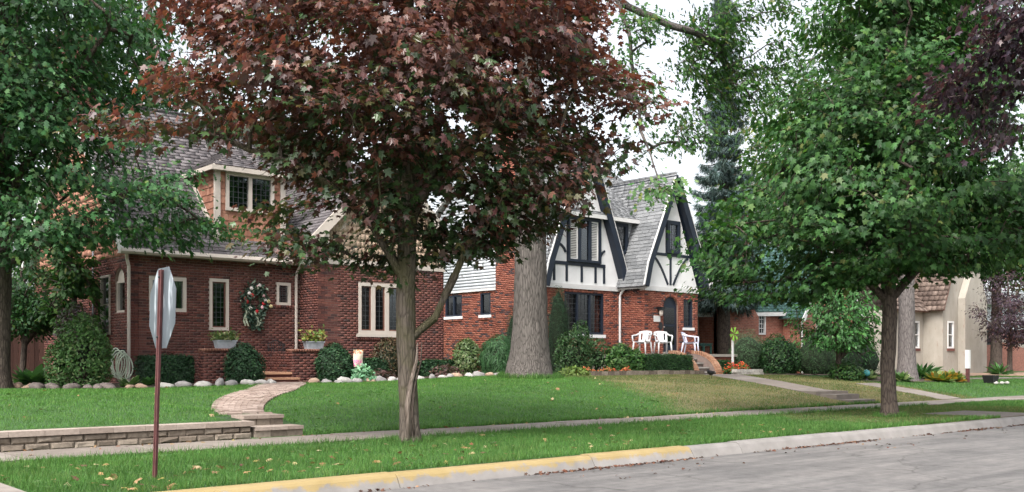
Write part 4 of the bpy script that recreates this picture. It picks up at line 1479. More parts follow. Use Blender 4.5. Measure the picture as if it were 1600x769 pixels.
h4 = thing('stucco_house', 'weathered cream stucco house with red tile roof behind the grey trunk', 'house')
S4 = dict(backing='stucco_old', courses=False)
f4 = Frame((48.0, 26.0), (1, 0))
wall(h4, f4, 3.6, .2, 3.85, [(2.4, 3.2, 1.9, 3.35)], **S4)
window(h4, f4, 2.4, 3.2, 1.9, 3.35, mat='trim_white', fw=.09, recess=.03, meet=True, sill=('brick_red', .14))
wall(h4, Frame((48.0, 33.0), (0, -1)), 7.0, .2, 3.85, (), **S4)
roof_plane(h4, [(47.7, 25.6, 3.85), (52.0, 25.6, 3.85), (52.0, 29.3, 8.3), (47.7, 29.3, 8.3)], 'tile_red', 300, expo=.30, tab=.28, thk=.045, name='roof', piece='roof_tile', edge='sash_brown')
f4w = Frame((51.6, 24.9), (1, 0))
wall(h4, f4w, 4.5, .2, 4.2, [(.5, 1.2, 1.9, 3.35)], **S4)
window(h4, f4w, .5, 1.2, 1.9, 3.35, mat='trim_white', fw=.09, recess=.03, meet=True, sill=('brick_red', .14))
wall(h4, Frame((51.596, 25.995), (0, -1)), 1.09, .2, 4.2, (), **S4)
MB().prism([(51.6, 24.92, 4.2), (56.1, 24.92, 4.2), (53.85, 24.92, 8.8)], (0, .3, 0)).build('gable', 'stucco_old', h4)
wall(h4, Frame((56.1, 24.9), (0, 1)), 8, .2, 4.2, (), **S4)
wall(h4, Frame((56.1, 33), (-1, 0)), 8.1, .2, 3.9, (), **S4)
roof_plane(h4, [(51.3, 33, 3.9), (51.3, 24.7, 3.9), (53.85, 24.7, 9.0), (53.85, 33, 9.0)], 'tile_red', 0, expo=.30, tab=.28, thk=.045, name='roof', piece='roof_tile', edge='sash_brown')
roof_plane(h4, [(56.4, 24.7, 3.9), (56.4, 33, 3.9), (53.85, 33, 9.0), (53.85, 24.7, 9.0)], 'tile_red', 0, expo=.30, tab=.28, thk=.045, name='roof', piece='roof_tile', edge='sash_brown')
cm = MB()     # plain stucco chimney breast at the corner
cm.prism([(53.3, 24.5, .2), (55.9, 24.5, .2), (55.9, 24.5, 4.6), (55.2, 24.5, 5.8), (55.2, 24.5, 10), (54.0, 24.5, 10), (54.0, 24.5, 5.8), (53.3, 24.5, 4.6)], (0, .39, 0))
cm.build('chimney', 'stucco_old', h4, label='tall stucco chimney breast')

h5 = thing('far_brick_house', 'far brick house with white siding above, at the right edge of the photo', 'house')
f5 = Frame((67.2, 30.0), (1, 0))
wall(h5, f5, 12, .2, 3.4, [(1.2, 2.8, 2.3, 3.3)], backing='brickwork_far', courses=False)
window(h5, f5, 1.2, 2.8, 2.3, 3.3, mat='metal_dark', fw=.08, recess=.05, lights=2)
siding(h5, f5, [(0, 3.4), (12, 3.4), (12, 5.0), (9, 8.2), (3, 8.2), (0, 5.2)], expo=.16)
wall(h5, Frame((67.2, 38), (0, -1)), 8, .2, 5.0, (), backing='brickwork_far', courses=False)
roof_plane(h5, [(66.8, 29.6, 5.0), (79.6, 29.6, 5.0), (79.6, 34, 9.5), (66.8, 34, 9.5)], 'shingle_brown', 0, expo=.25, tab=.5, name='roof')
MB().box(70, 71, 33, 34, 8, 11).build('chimney', 'brickwork_far', h5)

shed = thing('garage', 'small garage with pale hipped roof beyond the wooden fence', 'garage')
wall(shed, Frame((8.5, 43), (1, 0)), 5.5, .4, 2.9, (), backing='brickwork_far', courses=False)
wall(shed, Frame((8.5, 48), (0, -1)), 5, .4, 2.9, (), backing='brickwork_far', courses=False)
roof_plane(shed, [(8.2, 42.7, 2.9), (14.3, 42.7, 2.9), (12.0, 45.5, 4.5), (10.5, 45.5, 4.5)], 'shingle_grey', 0, name='roof')
roof_plane(shed, [(8.2, 48.3, 2.9), (8.2, 42.7, 2.9), (10.5, 45.5, 4.5)], 'shingle_grey', 0, name='roof')

fence = thing('wooden_fence', 'dark brown upright board fence left of the brick house', 'fence')
its = []
x = -4.0
while x < 8.9:
    w = .14
    z0, hgt = .62, 1.75 + rnd.uniform(-.02, .02)
    its.append(((x + w / 2, 32.0 + rnd.uniform(-.006, .006), z0 + hgt / 2), (1, 0, 0), (0, 0, 1), (0, -1, 0), (.134, round(hgt, 2), .022)))
    x += w + .006
pieces('board', its, 'fence_wood', fence, 300)
for z in (.95, 1.5, 2.05):
    MB().box(-4.0, 8.9, 32.02, 32.06, z, z + .09).build('rail', 'fence_wood', fence)
for x in np.arange(-4, 9, 2.1):
    MB().box(x, x + .09, 32.065, 32.15, .5, 2.4).build('post', 'fence_wood', fence)

# ------------------------------------------------------------------ foliage kit
def tmpl_from_half(half, fold=.22, bend=.18):
    """two halves folded along the midrib"""
    vs, fs = [], []
    for s in (1, -1):
        b = len(vs)
        for x, y in half:
            vs.append((s * x, y, -fold * abs(x) - bend * y * y))
        f = list(range(b, b + len(half)))
        fs.append(tuple(f if s > 0 else f[::-1]))
    return np.array(vs), fs
T_MAPLE = tmpl_from_half([(0, 0), (.22, -.10), (.47, .06), (.29, .26), (.55, .60), (.19, .58), (0, 1.0)], .34, .34)
T_MAPLE2 = tmpl_from_half([(0, 0), (.40, .02), (.30, .26), (.52, .58), (.19, .58), (0, 1.0)], .3, .3)
T_OAK = tmpl_from_half([(0, 0), (.28, .30), (.12, .40), (.32, .66), (.13, .70), (0, 1.0)])
T_OVAL = tmpl_from_half([(0, 0), (.24, .35), (.16, .75), (0, 1.0)])
T_DIA = tmpl_from_half([(0, 0), (.27, .45), (0, 1.0)])
T_NEEDLE = (np.array([(-.055, 0, 0), (.055, 0, 0), (0, 1, -.12)]), [(0, 1, 2)])
T_STRAP = tmpl_from_half([(0, 0), (.08, .3), (.07, .7), (0, 1.0)], .3, .45)

def unit(v):
    return v / np.maximum(np.linalg.norm(v, axis=-1, keepdims=True), 1e-9)

def leaf_arrays(pos, nrm, tip, size, tmpl):
    """world vertices for every leaf: normal nrm, pointing along tip"""
    nrm = unit(nrm)
    tip = unit(tip - nrm * np.sum(tip * nrm, -1, keepdims=True))
    side = np.cross(tip, nrm)
    T = tmpl[0]
    V = pos[:, None, :] + size[:, None, None] * (T[None, :, 0:1] * side[:, None, :] + T[None, :, 1:2] * tip[:, None, :] + T[None, :, 2:3] * nrm[:, None, :])
    return V

def leaves(name, pos, nrm, tip, size, tmpl, cols, mat, parent=None, **props):
    V = leaf_arrays(pos, nrm, tip, size, tmpl)
    return raw_mesh(name, V.reshape(-1, 3), tmpl[1], len(pos), len(tmpl[0]), mat, parent, cols, False, **props)

def pick_cols(n, pal, w, g, jit=.22):
    pal = np.array(pal)
    idx = g.choice(len(pal), n, p=np.array(w) / sum(w))
    c = pal[idx] * (1 + g.uniform(-jit, jit, (n, 1))) * (1 + g.uniform(-.08, .08, (n, 3)))
    return np.clip(c, 0, 1)

def sample_tips(env, n, mind, g, shell=2.2, tries=40, gap=-.12):
    ph = g.uniform(0, 6.28, 9)
    k0 = 2 * math.pi / max(1.0, 5.0 * mind)
    W = np.array([e[6] for e in env])
    W = W / W.sum()
    out = np.zeros((0, 3))
    for _ in range(n * tries):
        if len(out) >= n:
            break
        e = env[g.choice(len(env), p=W)]
        d = g.normal(size=3)
        d /= np.linalg.norm(d)
        r = g.random() ** (1 / shell)
        p = np.array(e[:3]) + d * r * np.array(e[3:6])
        q = (math.sin(p[0] * k0 + ph[0]) * math.sin(p[1] * k0 + ph[1]) + math.sin(p[2] * k0 * 1.4 + ph[2] + p[0] * k0 * .5) * math.sin(p[1] * k0 * .8 + ph[3]) + .7 * math.sin(p[0] * k0 * .45 + ph[4]) * math.sin(p[2] * k0 * .6 + ph[5]))
        if q < gap:
            continue
        if len(out) and np.min(np.sum((out - p) ** 2, 1)) < mind * mind:
            continue
        out = np.vstack([out, p])
    return out

def tree(name, label, cat, base, trunk, limbs, env, n_tips, mind, per_tip, leaf_len, tmpl, colfn, bark, seed,
         leafmat='leaf', spread=(.3, .16), group=None, shell=2.2, twig=.007, up=.75, outw=.6, wild=.45, own_leaves=0, trunk_sides=14, flare=1.5, crown_name='crown', rscale=1.0, sizevar=.42, wob=.03, ridge=0.0, gap=-.12):
    g = np.random.default_rng(seed)
    root = thing(name, label, cat, group, loc=base)
    B = np.array(base)
    tp = [B + np.array(q[:3]) for q in trunk]
    tr = [q[3] for q in trunk]
    # trunk with a flared foot
    pts, rad = [], []
    for i in range(len(tp) - 1):
        k = max(6, int(np.linalg.norm(tp[i + 1] - tp[i]) / .18)) if ridge else 6
        for j in range(k):
            t = j / k
            pts.append(tp[i] * (1 - t) + tp[i + 1] * t)
            rad.append(tr[i] * (1 - t) + tr[i + 1] * t)
    pts.append(tp[-1]); rad.append(tr[-1])
    for i in range(len(pts)):
        h = pts[i][2] - B[2]
        rad[i] *= 1 + (flare - 1) * math.exp(-max(h, 0) / (tr[0] * 1.1))
    mb = MB()
    mb.tube([pts[0] - np.array([0, 0, .25])] + pts, [rad[0] * 1.1] + rad, trunk_sides, True, wob)
    if ridge:
        S_ = trunk_sides
        nz = len(pts) + 1
        ax = [pts[0] - np.array([0, 0, .25])] + pts
        nv = g.normal(0, 1, (nz, S_))
        for _ in range(2):
            nv = (np.roll(nv, 1, 0) + nv + np.roll(nv, -1, 0)) / 3 * 1.3
        for i in range(nz):
            for k in range(S_):
                v = np.array(mb.v[i * S_ + k])
                c = ax[i]
                mb.v[i * S_ + k] = tuple(c + (v - c) * np.array([1 + ridge * nv[i, k], 1 + ridge * nv[i, k], 1]))
    tro = mb.build('trunk', bark, root, True)
    P = [np.array(p) for p in pts]
    par = [-1] + list(range(len(pts) - 1))
    fixed = [r for r in rad]
    for L in limbs:
        L = [np.array(q, dtype=float) for q in L]
        start = int(np.argmin([np.linalg.norm(p - (B + L[0])) for p in P]))
        prev = start
        last = P[start]
        for q in L[1:]:
            tgt = B + q
            n = max(2, int(np.linalg.norm(tgt - last) / .35))
            for j in range(1, n + 1):
                t = j / n
                x = last * (1 - t) + tgt * t
                if j < n:
                    x = x + g.normal(0, .025, 3)
                P.append(x); par.append(prev); fixed.append(None)
                prev = len(P) - 1
            last = tgt
    tips = sample_tips(env, n_tips, mind, g, shell, 40, gap)
    axis = np.array(tp)
    order = np.argsort([np.min(np.linalg.norm(np.array(P) - t, axis=1)) for t in tips])
    PA = np.zeros((len(P) + len(tips) * 9 + 10, 3))
    PA[:len(P)] = np.array(P)
    cnt = len(P)
    low = B[2] + (trunk[-1][2]) * .45 if not limbs else B[2] + min(q[2] for L in limbs for q in L)
    tipidx = []
    dirs = []
    for ti in order:
        t = tips[ti]
        C = PA[:cnt]
        d = np.linalg.norm(C - t, axis=1)
        cost = d + .55 * np.maximum(0, C[:, 2] - t[2] + .1) + np.where(C[:, 2] < low - .2, 50, 0)
        j = int(np.argmin(cost))
        L = d[j]
        n = min(6, max(2, int(L / .3)))
        prev = j
        v = t - C[j]
        for q in range(1, n + 1):
            s = q / n
            x = C[j] + v * s + np.array([0, 0, .10 * L * math.sin(math.pi * s)]) + (g.normal(0, .03 * min(L, 1.2), 3) if q < n else 0)
            PA[cnt] = x
            par.append(prev); fixed.append(None)
            prev = cnt
            cnt += 1
        tipidx.append(prev)
        dirs.append(v / max(L, 1e-6))
    PA = PA[:cnt]
    num = np.zeros(cnt)
    for i in tipidx:
        num[i] += 1
    for i in range(cnt - 1, 0, -1):
        if par[i] >= 0:
            num[par[i]] += num[i]
    rr = twig * np.maximum(num, .5) ** .52 * rscale
    # branches as short tapered tubes
    seg = [i for i in range(len(pts), cnt) if num[i] > 0]
    S = 4
    ang = np.arange(S) * 2 * math.pi / S
    a0 = PA[[par[i] for i in seg]]
    a1 = PA[seg]
    r0 = np.array([min(rr[par[i]] if par[i] >= len(pts) else rr[i] * 1.25, rr[i] * 1.5) for i in seg])
    r1 = rr[seg]
    t = unit(a1 - a0)
    ref = np.where(np.abs(t[:, 2:3]) > .9, np.array([[1., 0, 0]]), np.array([[0, 0, 1.]]))
    u = unit(np.cross(t, ref))
    w = np.cross(t, u)
    ring = u[:, None, :] * np.cos(ang)[None, :, None] + w[:, None, :] * np.sin(ang)[None, :, None]
    V = np.concatenate([a0[:, None, :] - t[:, None, :] * r0[:, None, None] * .4 + ring * r0[:, None, None], a1[:, None, :] + ring * r1[:, None, None]], 1)
    F = [(k, (k + 1) % S, S + (k + 1) % S, S + k) for k in range(S)]
    raw_mesh('branches', V.reshape(-1, 3), F, len(seg), 2 * S, bark, root, None, True, kind='stuff')
    # leaves round the tips
    TP = PA[tipidx]
    D = np.array(dirs)
    npt = np.maximum(8, (per_tip * g.uniform(.6, 1.4, len(TP)))).astype(int)
    idx = np.repeat(np.arange(len(TP)), npt)
    n = len(idx)
    along = g.uniform(-.75, .25, n) * spread[0] * 1.6
    wild = wild * .75
    pos = TP[idx] + D[idx] * along[:, None] + g.normal(0, 1, (n, 3)) * np.array([spread[0], spread[0], spread[1]]) * .8
    cen = np.array([np.average([e[0] for e in env], weights=[e[6] for e in env]), np.average([e[1] for e in env], weights=[e[6] for e in env]), 0])
    out = pos - np.array([B[0] * .5 + cen[0] * .5, B[1] * .5 + cen[1] * .5, 0])
    out[:, 2] = 0
    out = unit(out)
    local = unit(pos - TP[idx] + D[idx] * .15)
    clump = g.normal(0, .42, (len(TP), 3))[idx]
    nrm = up * np.array([[0, 0, 1.]]) + outw * out + clump + g.normal(0, wild, (n, 3))
    tip = out * .5 + local * .5 + np.array([[0, 0, -.75]]) + g.normal(0, .35, (n, 3))
    size = leaf_len * (1 + g.uniform(-sizevar, sizevar, n))
    cols = colfn(pos, n, g, idx)
    # fine twigs inside every clump
    kt = 4
    ti_ = np.repeat(np.arange(len(TP)), kt)
    first = np.concatenate([[0], np.cumsum(npt)[:-1]])
    lf = (first[ti_] + (g.random(len(ti_)) * npt[ti_]).astype(int))
    q0 = TP[ti_] - D[ti_] * spread[0] * .8
    q1 = pos[lf]
    tt = unit(q1 - q0)
    uu = unit(np.cross(tt, np.array([[.3, .2, .93]])))
    ww = np.cross(tt, uu)
    rg = np.stack([uu, -.5 * uu + .87 * ww, -.5 * uu - .87 * ww], 1)
    VV = np.concatenate([q0[:, None, :] + rg * twig * .6, q1[:, None, :] + rg * twig * .25], 1)
    raw_mesh('twigs', VV.reshape(-1, 3), [(0, 1, 4, 3), (1, 2, 5, 4), (2, 0, 3, 5)], len(ti_), 6, bark, root, None, True, kind='stuff')
    if own_leaves:
        dist = np.linalg.norm(pos - np.array([0, 0, CAMZ]), axis=1)
        o_ = np.argsort(dist)[:own_leaves]
        keep = np.ones(n, bool)
        keep[o_] = False
    else:
        keep = np.ones(n, bool)
    crown = leaves(crown_name, pos[keep], nrm[keep], tip[keep], size[keep], tmpl, cols[keep], leafmat, root, kind='stuff')
    if own_leaves:
        lv = []
        for v in range(6):
            me = bpy.data.meshes.new('leaf')
            me.from_pydata([tuple(q) for q in tmpl[0]], [], tmpl[1])
            me.materials.append(MAT[leafmat])
            at = me.attributes.new('col', 'FLOAT_COLOR', 'POINT')
            cc = cols[o_[v]]
            at.data.foreach_set('color', np.tile(np.append(cc, 1.0), len(tmpl[0])).astype(np.float32))
            lv.append((cc, me))
        for i in o_:
            me = min(lv, key=lambda q: float(np.sum((q[0] - cols[i]) ** 2)))[1]
            nn = Vector(unit(nrm[i]))
            tt = Vector(tip[i])
            tt = (tt - nn * tt.dot(nn)).normalized()
            ss = tt.cross(nn)
            M = Matrix((ss, tt, nn)).transposed().to_4x4() @ Matrix.Scale(float(size[i]), 4)
            M.translation = Vector(pos[i]) - root.location
            o = bpy.data.objects.new('leaf', me)
            COL.objects.link(o)
            o.parent = crown
            o.matrix_parent_inverse = Matrix.Identity(4)
            # crown mesh sits in world coordinates: undo the root offset it carries
            o.matrix_local = Matrix.Translation(root.location) @ M
    return root

def pal(p, w, jit=.22):
    return lambda pos, n, g, idx: pick_cols(n, p, w, g, jit)

GREEN_MID = ([(.04, .105, .026), (.06, .145, .035), (.028, .075, .022), (.10, .18, .05), (.14, .16, .045)], [3, 3, 2.5, 1.2, .35])
GREEN_BLUE = ([(.03, .09, .03), (.046, .12, .042), (.02, .062, .022), (.07, .15, .052), (.085, .14, .036)], [3, 3, 2.5, 1.4, .6])
GREEN_STREET = ([(.03, .085, .022), (.046, .12, .03), (.02, .06, .017), (.075, .15, .04), (.10, .12, .035)], [3, 3, 3, 1.0, .25])
GREEN_DARK = ([(.02, .06, .018), (.03, .085, .022), (.014, .042, .013)], [3, 2, 3])
YELLOW_GREEN = ([(.14, .16, .035), (.20, .19, .05), (.09, .12, .03), (.28, .2, .05)], [3, 2, 3, 1])
PURPLE = ([(.045, .028, .042), (.07, .042, .058), (.085, .04, .045), (.03, .02, .03)], [4, 3, 1.2, 3])

# the copper-red maple on the verge
RM = (7.94, 11.33, .13)
def red_cols(pos, n, g, idx):
    h = (pos[:, 2] - 2.6) / 4.0
    tipg = g.random(int(idx.max()) + 1)[idx]
    c = pick_cols(n, [(.10, .046, .043), (.13, .056, .047), (.075, .042, .042), (.175, .08, .055), (.20, .105, .075)], [4, 4, 2.5, 2, .6], g)
    gr = pick_cols(n, [(.038, .075, .026), (.031, .06, .024), (.085, .075, .027), (.052, .10, .033), (.08, .045, .036)], [3, 3, 1.2, 1.5, 1.5], g)
    pg = np.clip(1.15 - 1.4 * h, .05, .93) * np.where(tipg > .75, .5, 1.0)
    k = g.random(n) < pg
    c[k] = gr[k]
    rust = (g.random(n) < np.clip(h * .45, 0, .4)) & ~k
    c[rust] = pick_cols(int(rust.sum()), [(.185, .078, .05), (.145, .06, .045)], [1, 1], g)
    return c
# lateral axis of the picture: toward the left of the photo from the trunk is (-.757, .654)
lx, ly = -.757, .654
def rel(l, d, z):
    """point relative to the maple's foot: l metres to the left in the photo, d metres toward the camera"""
    return (lx * l - .654 * d, ly * l - .757 * d, z)
def env_at(l, d, z, rl, rd, rz, w):
    x, y, zz = rel(l, d, z)
    return (RM[0] + x, RM[1] + y, RM[2] + zz, (rl + rd) / 2 if abs(rl - rd) < .4 else max(abs(lx) * rl, .654 * rd), (rl + rd) / 2 if abs(rl - rd) < .4 else max(abs(ly) * rl, .757 * rd), rz, w)
red = tree('red_maple', 'copper-red leaved maple with split bark on the grass verge', 'tree', RM,
     [(0, 0, 0, .130), (-.03, .03, .9, .13), (-.05, .05, 1.9, .132), (-.03, .03, 2.9, .125), (.05, .0, 4.2, .12), (0, .05, 5.8, .08), (0, 0, 7.6, .03)],
     [[(.03, -.01, 1.35), rel(-.34, 0, 1.75), rel(-.62, .0, 2.35), rel(-1.0, .1, 3.0), rel(-1.7, .2, 3.9)],
      [(.06, -.02, 2.3), rel(.5, .2, 3.0), rel(1.3, .5, 3.7), rel(2.4, .6, 4.1), rel(3.5, .5, 4.35)],
      [(.06, -.02, 2.7), rel(.3, -.9, 3.6), rel(.7, -2.0, 4.4)],
      [(.06, -.02, 2.9), rel(-.4, .9, 3.7), rel(-.6, 1.9, 4.5)],
      [(.05, 0, 3.6), rel(-1.1, -.5, 4.5), rel(-2.3, -.5, 5.2)],
      [(.05, 0, 3.9), rel(1.0, -.6, 4.9), rel(2.0, -.8, 5.9)]],
     [env_at(-.1, 0, 5.6, 2.7, 2.7, 2.4, 4.5), env_at(.95, .2, 2.95, 1.05, 1.05, .55, .6), env_at(.2, -.3, 2.85, .8, .8, .45, .4), env_at(1.5, .3, 2.75, .6, .6, .28, .25), env_at(2.1, .3, 4.75, 1.5, 1.3, .6, 1.1), env_at(3.35, .2, 4.5, .85, .85, .36, .7),
      env_at(-1.5, 0, 3.75, 1.2, 1.2, .85, .75), env_at(-2.2, 0, 4.7, 1.05, 1.05, 1.0, .75), env_at(2.1, -.2, 6.2, 1.3, 1.3, .8, .7), env_at(-.9, -.2, 3.0, .75, .75, .4, .35)],
     640, .35, 70, .09, T_MAPLE, red_cols, 'bark_maple', 11, 'leaf_red', (.27, .085), own_leaves=280, shell=2.0, twig=.0062, wild=.55, up=.95, outw=.3, flare=1.35, trunk_sides=32, ridge=.018, gap=.06)
# the split in its bark with the bare wood showing
sp = [rel(.0, .142, .08), rel(.03, .132, .5), rel(-.02, .128, .85), rel(-.09, .09, 1.15), rel(-.10, .07, 1.4)]
mb = MB()
mb.tube([(RM[0] + q[0], RM[1] + q[1], RM[2] + q[2]) for q in sp], [.03, .034, .03, .026, .008], 7, True, .25)
mb.build('bark_split', 'bare_wood', red, True, label='pale split of bare wood running up the trunk')
mb = MB()
mb.tube([(RM[0] + q[0] + .055, RM[1] + q[1] - .03, RM[2] + q[2]) for q in sp], [.012, .02, .014, .012, .006], 6, True, .25)
mb.build('bark_split', 'bark_dark', red, True)

# the second street tree: green maple
GM = (18.71, 10.11, .13)
def e2(dx, dy, z, r, rz, w):
    return (GM[0] + dx, GM[1] + dy, z, r, r, rz, w)
tree('green_maple', 'round-crowned green maple with dark trunk on the verge near the far kerb', 'tree', GM,
     [(0, 0, 0, .148), (-.03, .03, 1.0, .14), (.0, .0, 2.0, .145), (.03, .02, 2.45, .13), (.1, .1, 4.0, .11), (.1, .1, 7.5, .04)],
     [[(.0, 0, 2.3), (-.45, .4, 2.9), (-1.0, .9, 3.7), (-1.8, 1.7, 4.6)], [(.0, 0, 2.3), (-.1, .05, 3.3), (-.2, .2, 4.6)], [(.0, 0, 2.35), (.45, -.35, 3.0), (1.1, -.8, 3.9), (2.0, -1.5, 5.0)], [(.0, 0, 2.4), (.6, .7, 3.4), (1.4, 1.6, 4.6)], [(.0, 0, 2.4), (-.7, -.6, 3.4), (-1.6, -1.3, 4.6)]],
     [e2(.1, 0, 4.3, 3.1, 1.45, 3.4), e2(.3, -.1, 6.1, 2.5, 1.7, 2.7), e2(.5, -.1, 8.6, 1.9, 2.2, 2.0), e2(-2.0, 1.7, 3.5, 1.25, .95, .9), e2(-1.5, 1.3, 2.9, 1.1, .5, .9), e2(-2.4, 2.1, 2.9, 1.0, .5, .7), e2(1.6, -1.3, 4.0, 1.9, 1.1, 1.0), e2(-1.0, 1.0, 3.2, 1.6, .6, .5)],
     640, .45, 76, .108, T_MAPLE2, pal(*GREEN_STREET), 'bark_dark', 12, spread=(.34, .085), twig=.007, flare=1.5, shell=2.2, gap=.02)

# the oak by the left edge
OK = (5.75, 23.7, .62)
def e3(dx, dy, z, r, rz, w):
    return (OK[0] + dx, OK[1] + dy, z, r, r, rz, w)
tree('left_oak', 'tall green oak with dark trunk at the left edge of the lawn', 'tree', OK,
     [(0, 0, 0, .19), (.05, 0, 2.0, .17), (.1, 0, 4.0, .15), (.1, .1, 7, .13), (0, 0, 11, .05)],
     [[(.06, 0, 2.6), (.9, -1.2, 3.4), (1.8, -2.6, 4.2), (2.6, -3.8, 4.4)], [(.08, 0, 3.2), (1.3, -.6, 4.4), (2.7, -1.0, 5.6)], [(.1, 0, 3.6), (-1, -1, 4.8), (-2.2, -2, 6.2)], [(.1, 0, 4.2), (.6, -1.6, 5.8), (1.3, -3, 7.4)]],
     [e3(-.1, -.8, 8.0, 3.0, 3.3, 5), e3(.9, -2.0, 4.5, 1.4, .8, 1.1), e3(2.7, -3.2, 4.0, 1.25, .42, .8), e3(-.6, -1.6, 4.0, 1.5, .9, .9), e3(1.9, -2.6, 4.9, .8, .45, .4), e3(2.1, -4.0, 4.75, .55, .75, .55), e3(1.6, -3.4, 5.6, .6, .5, .35)],
     540, .48, 62, .15, T_OAK, pal(*GREEN_BLUE), 'bark_dark', 13, spread=(.36, .13), twig=.008, shell=2.2)

# the very big trunk on the lawn; its crown is mostly above the picture, with sprays hanging into it
BT = (17.85, 19.95, .78)
spr = [(18.03, 16.14, 9.51, 0.8, 0.8, 0.55, 1),
       (17.62, 16.49, 8.12, 0.55, 0.55, 0.5, 0.7),
       (18.14, 16.04, 7.42, 0.5, 0.5, 0.6, 0.7),
       (18.03, 16.14, 6.42, 0.5, 0.5, 0.45, 0.6),
       (16.95, 14.43, 5.00, 0.7, 0.7, 0.28, 0.7),
       (16.69, 14.66, 4.79, 0.4, 0.4, 0.25, 0.3),
       (19.69, 16.03, 8.40, 0.55, 0.55, 0.6, 0.7),
       (21.17, 16.07, 10.02, 1.1, 1.1, 0.8, 1.8),
       (21.43, 15.85, 8.35, 0.8, 0.8, 1.2, 1.7),
       (21.0, 16.1, 9.0, 1.0, 1.0, 0.8, 1.6),
       (20.3, 16.1, 7.5, 0.6, 0.6, 0.7, 1.0),
       (22.2, 15.4, 9.1, 0.8, 0.8, 0.9, 1.2),
       (19.81, 15.92, 6.88, 0.5, 0.5, 0.5, 0.6),
       (22.06, 15.30, 10.44, 0.8, 0.8, 0.5, 0.7),
       (17.25, 19.45, 12.19, 4.2, 4.2, 1.6, 3),
       (14.73, 21.64, 11.69, 2.2, 2.2, 1.2, 1.2),
       (13.32, 24.17, 10.70, 1.8, 1.8, 1.1, 1.3),
       (19.53, 17.49, 12.70, 3, 3, 1.4, 2)]
tree('giant_trunk_tree', 'giant grey trunk on the lawn between the two houses, high green crown', 'tree', BT,
     [(0, 0, 0, .50), (.05, .0, 1.5, .455), (.05, 0, 4.0, .41), (0, 0, 7.5, .36), (0, 0, 11.0, .25), (.2, 0, 14, .1)],
     [[(0.17, 0.16, 9.92), (0.42, -1.37, 10.91), (0.69, -2.93, 9.39), (1.72, -3.82, 8.83), (3.32, -3.88, 8.74)], [(0.17, 0.16, 10.27), (0.79, -1.70, 11.58), (0.37, -3.32, 8.42), (0.18, -3.81, 6.26), (-0.62, -5.10, 4.45)], [(0.17, 0.16, 10.27), (-2.11, 0.81, 11.41), (-3.61, 2.77, 10.77), (-4.53, 4.22, 10.10)]],
     spr, 620, .34, 36, .145, T_OAK, pal(*GREEN_MID), 'bark_big', 14, spread=(.30, .16), twig=.008, trunk_sides=56, flare=1.4, shell=1.9, wob=.012, ridge=.022)

# purple-leaved maple at the right edge, farther along the verge
PM = (20.5, -3.6, .1)
tree('purple_maple', 'dark purple-leaved maple boughs hanging in at the top right edge', 'tree', PM,
     [(0, 0, 0, .2), (0, 0, 2.5, .18), (-.3, .4, 5, .14), (-.6, .8, 8, .04)], [[(-.1, .1, 3.2), (-1.4, 3.2, 5.4), (-3.2, 6.6, 6.8), (-4.7, 9.6, 6.6), (-4.9, 10.9, 5.6)], [(-.2, .3, 4.2), (-2.5, 5.0, 6.6), (-4.0, 9.0, 7.6)], [(-.2, .3, 4.0), (1.2, -1.0, 6), (2.2, -2, 7.5)]],
     [(15.75, 6.1, 6.3, .95, .95, 1.05, 1.6), (15.9, 6.9, 5.3, .55, .55, .75, .7), (16.2, 5.4, 7.0, 1.1, 1.1, 1.1, 1.1), (17.3, 3.0, 7.4, 1.8, 1.8, 1.3, 1.4), (19.6, -2.0, 8.0, 2.6, 2.6, 2.0, 1.6), (15.55, 7.35, 5.55, .4, .4, .3, .3)],
     330, .3, 54, .10, T_MAPLE2, pal(*PURPLE), 'bark_dark', 15, 'leaf_red', (.24, .11))

# grey trunk in front of the stucco house
GT = (32.6, 17.0, .55)
tree('grey_trunk_tree', 'straight grey trunk standing among hostas in front of the stucco house', 'tree', GT,
     [(0, 0, 0, .29), (0, 0, 3.0, .26), (.1, 0, 7, .22), (.1, 0, 12, .1)], [[(.05, 0, 6), (-1.5, 1.2, 8), (-3, 2.2, 9.5)], [(.05, 0, 6.5), (1.5, -1.0, 8.5), (3, -2, 10)]],
     [(GT[0], GT[1], 11.5, 4.6, 4.6, 3.4, 3), (GT[0] - 2.5, GT[1] + 2, 9.0, 2.4, 2.4, 1.8, 1.2)],
     420, .55, 36, .22, T_DIA, pal(*GREEN_MID), 'bark_grey', 16, spread=(.5, .25))

def back_tree(label, X, Y, h, r, seed, colors, low=.35, leaf=.30, tips=330, per=34, tm=None, name='background_tree', group='trees behind the houses', bark='bark_dark', squash=1.0, mind=None):
    z = zf(X, Y) if Y < 139 else .5
    tree(name, label, 'tree', (X, Y, z - .05), [(0, 0, 0, .025 * h), (.1, 0, h * .4, .02 * h), (0, .1, h * .95, .004 * h)],
         [[(.05, 0, h * low), (r * .4, -r * .3, h * (low + .15)), (r * .7, -r * .5, h * (low + .28))], [(.05, 0, h * (low + .05)), (-r * .4, -r * .2, h * (low + .2)), (-r * .75, -r * .4, h * (low + .3))]],
         [(X, Y, z + h * (1 + low) / 2, r, r, h * (1 - low) / 2 * squash, 4), (X + r * .3, Y - r * .2, z + h * (low + .15), r * .75, r * .75, h * .16, 1.0), (X - r * .35, Y - r * .1, z + h * (low + .2), r * .7, r * .7, h * .16, 1.0)],
         tips, mind or r * .14, per, leaf, tm or T_DIA, pal(*colors), bark, seed, spread=(r * .13, r * .075), group=group, twig=.012)

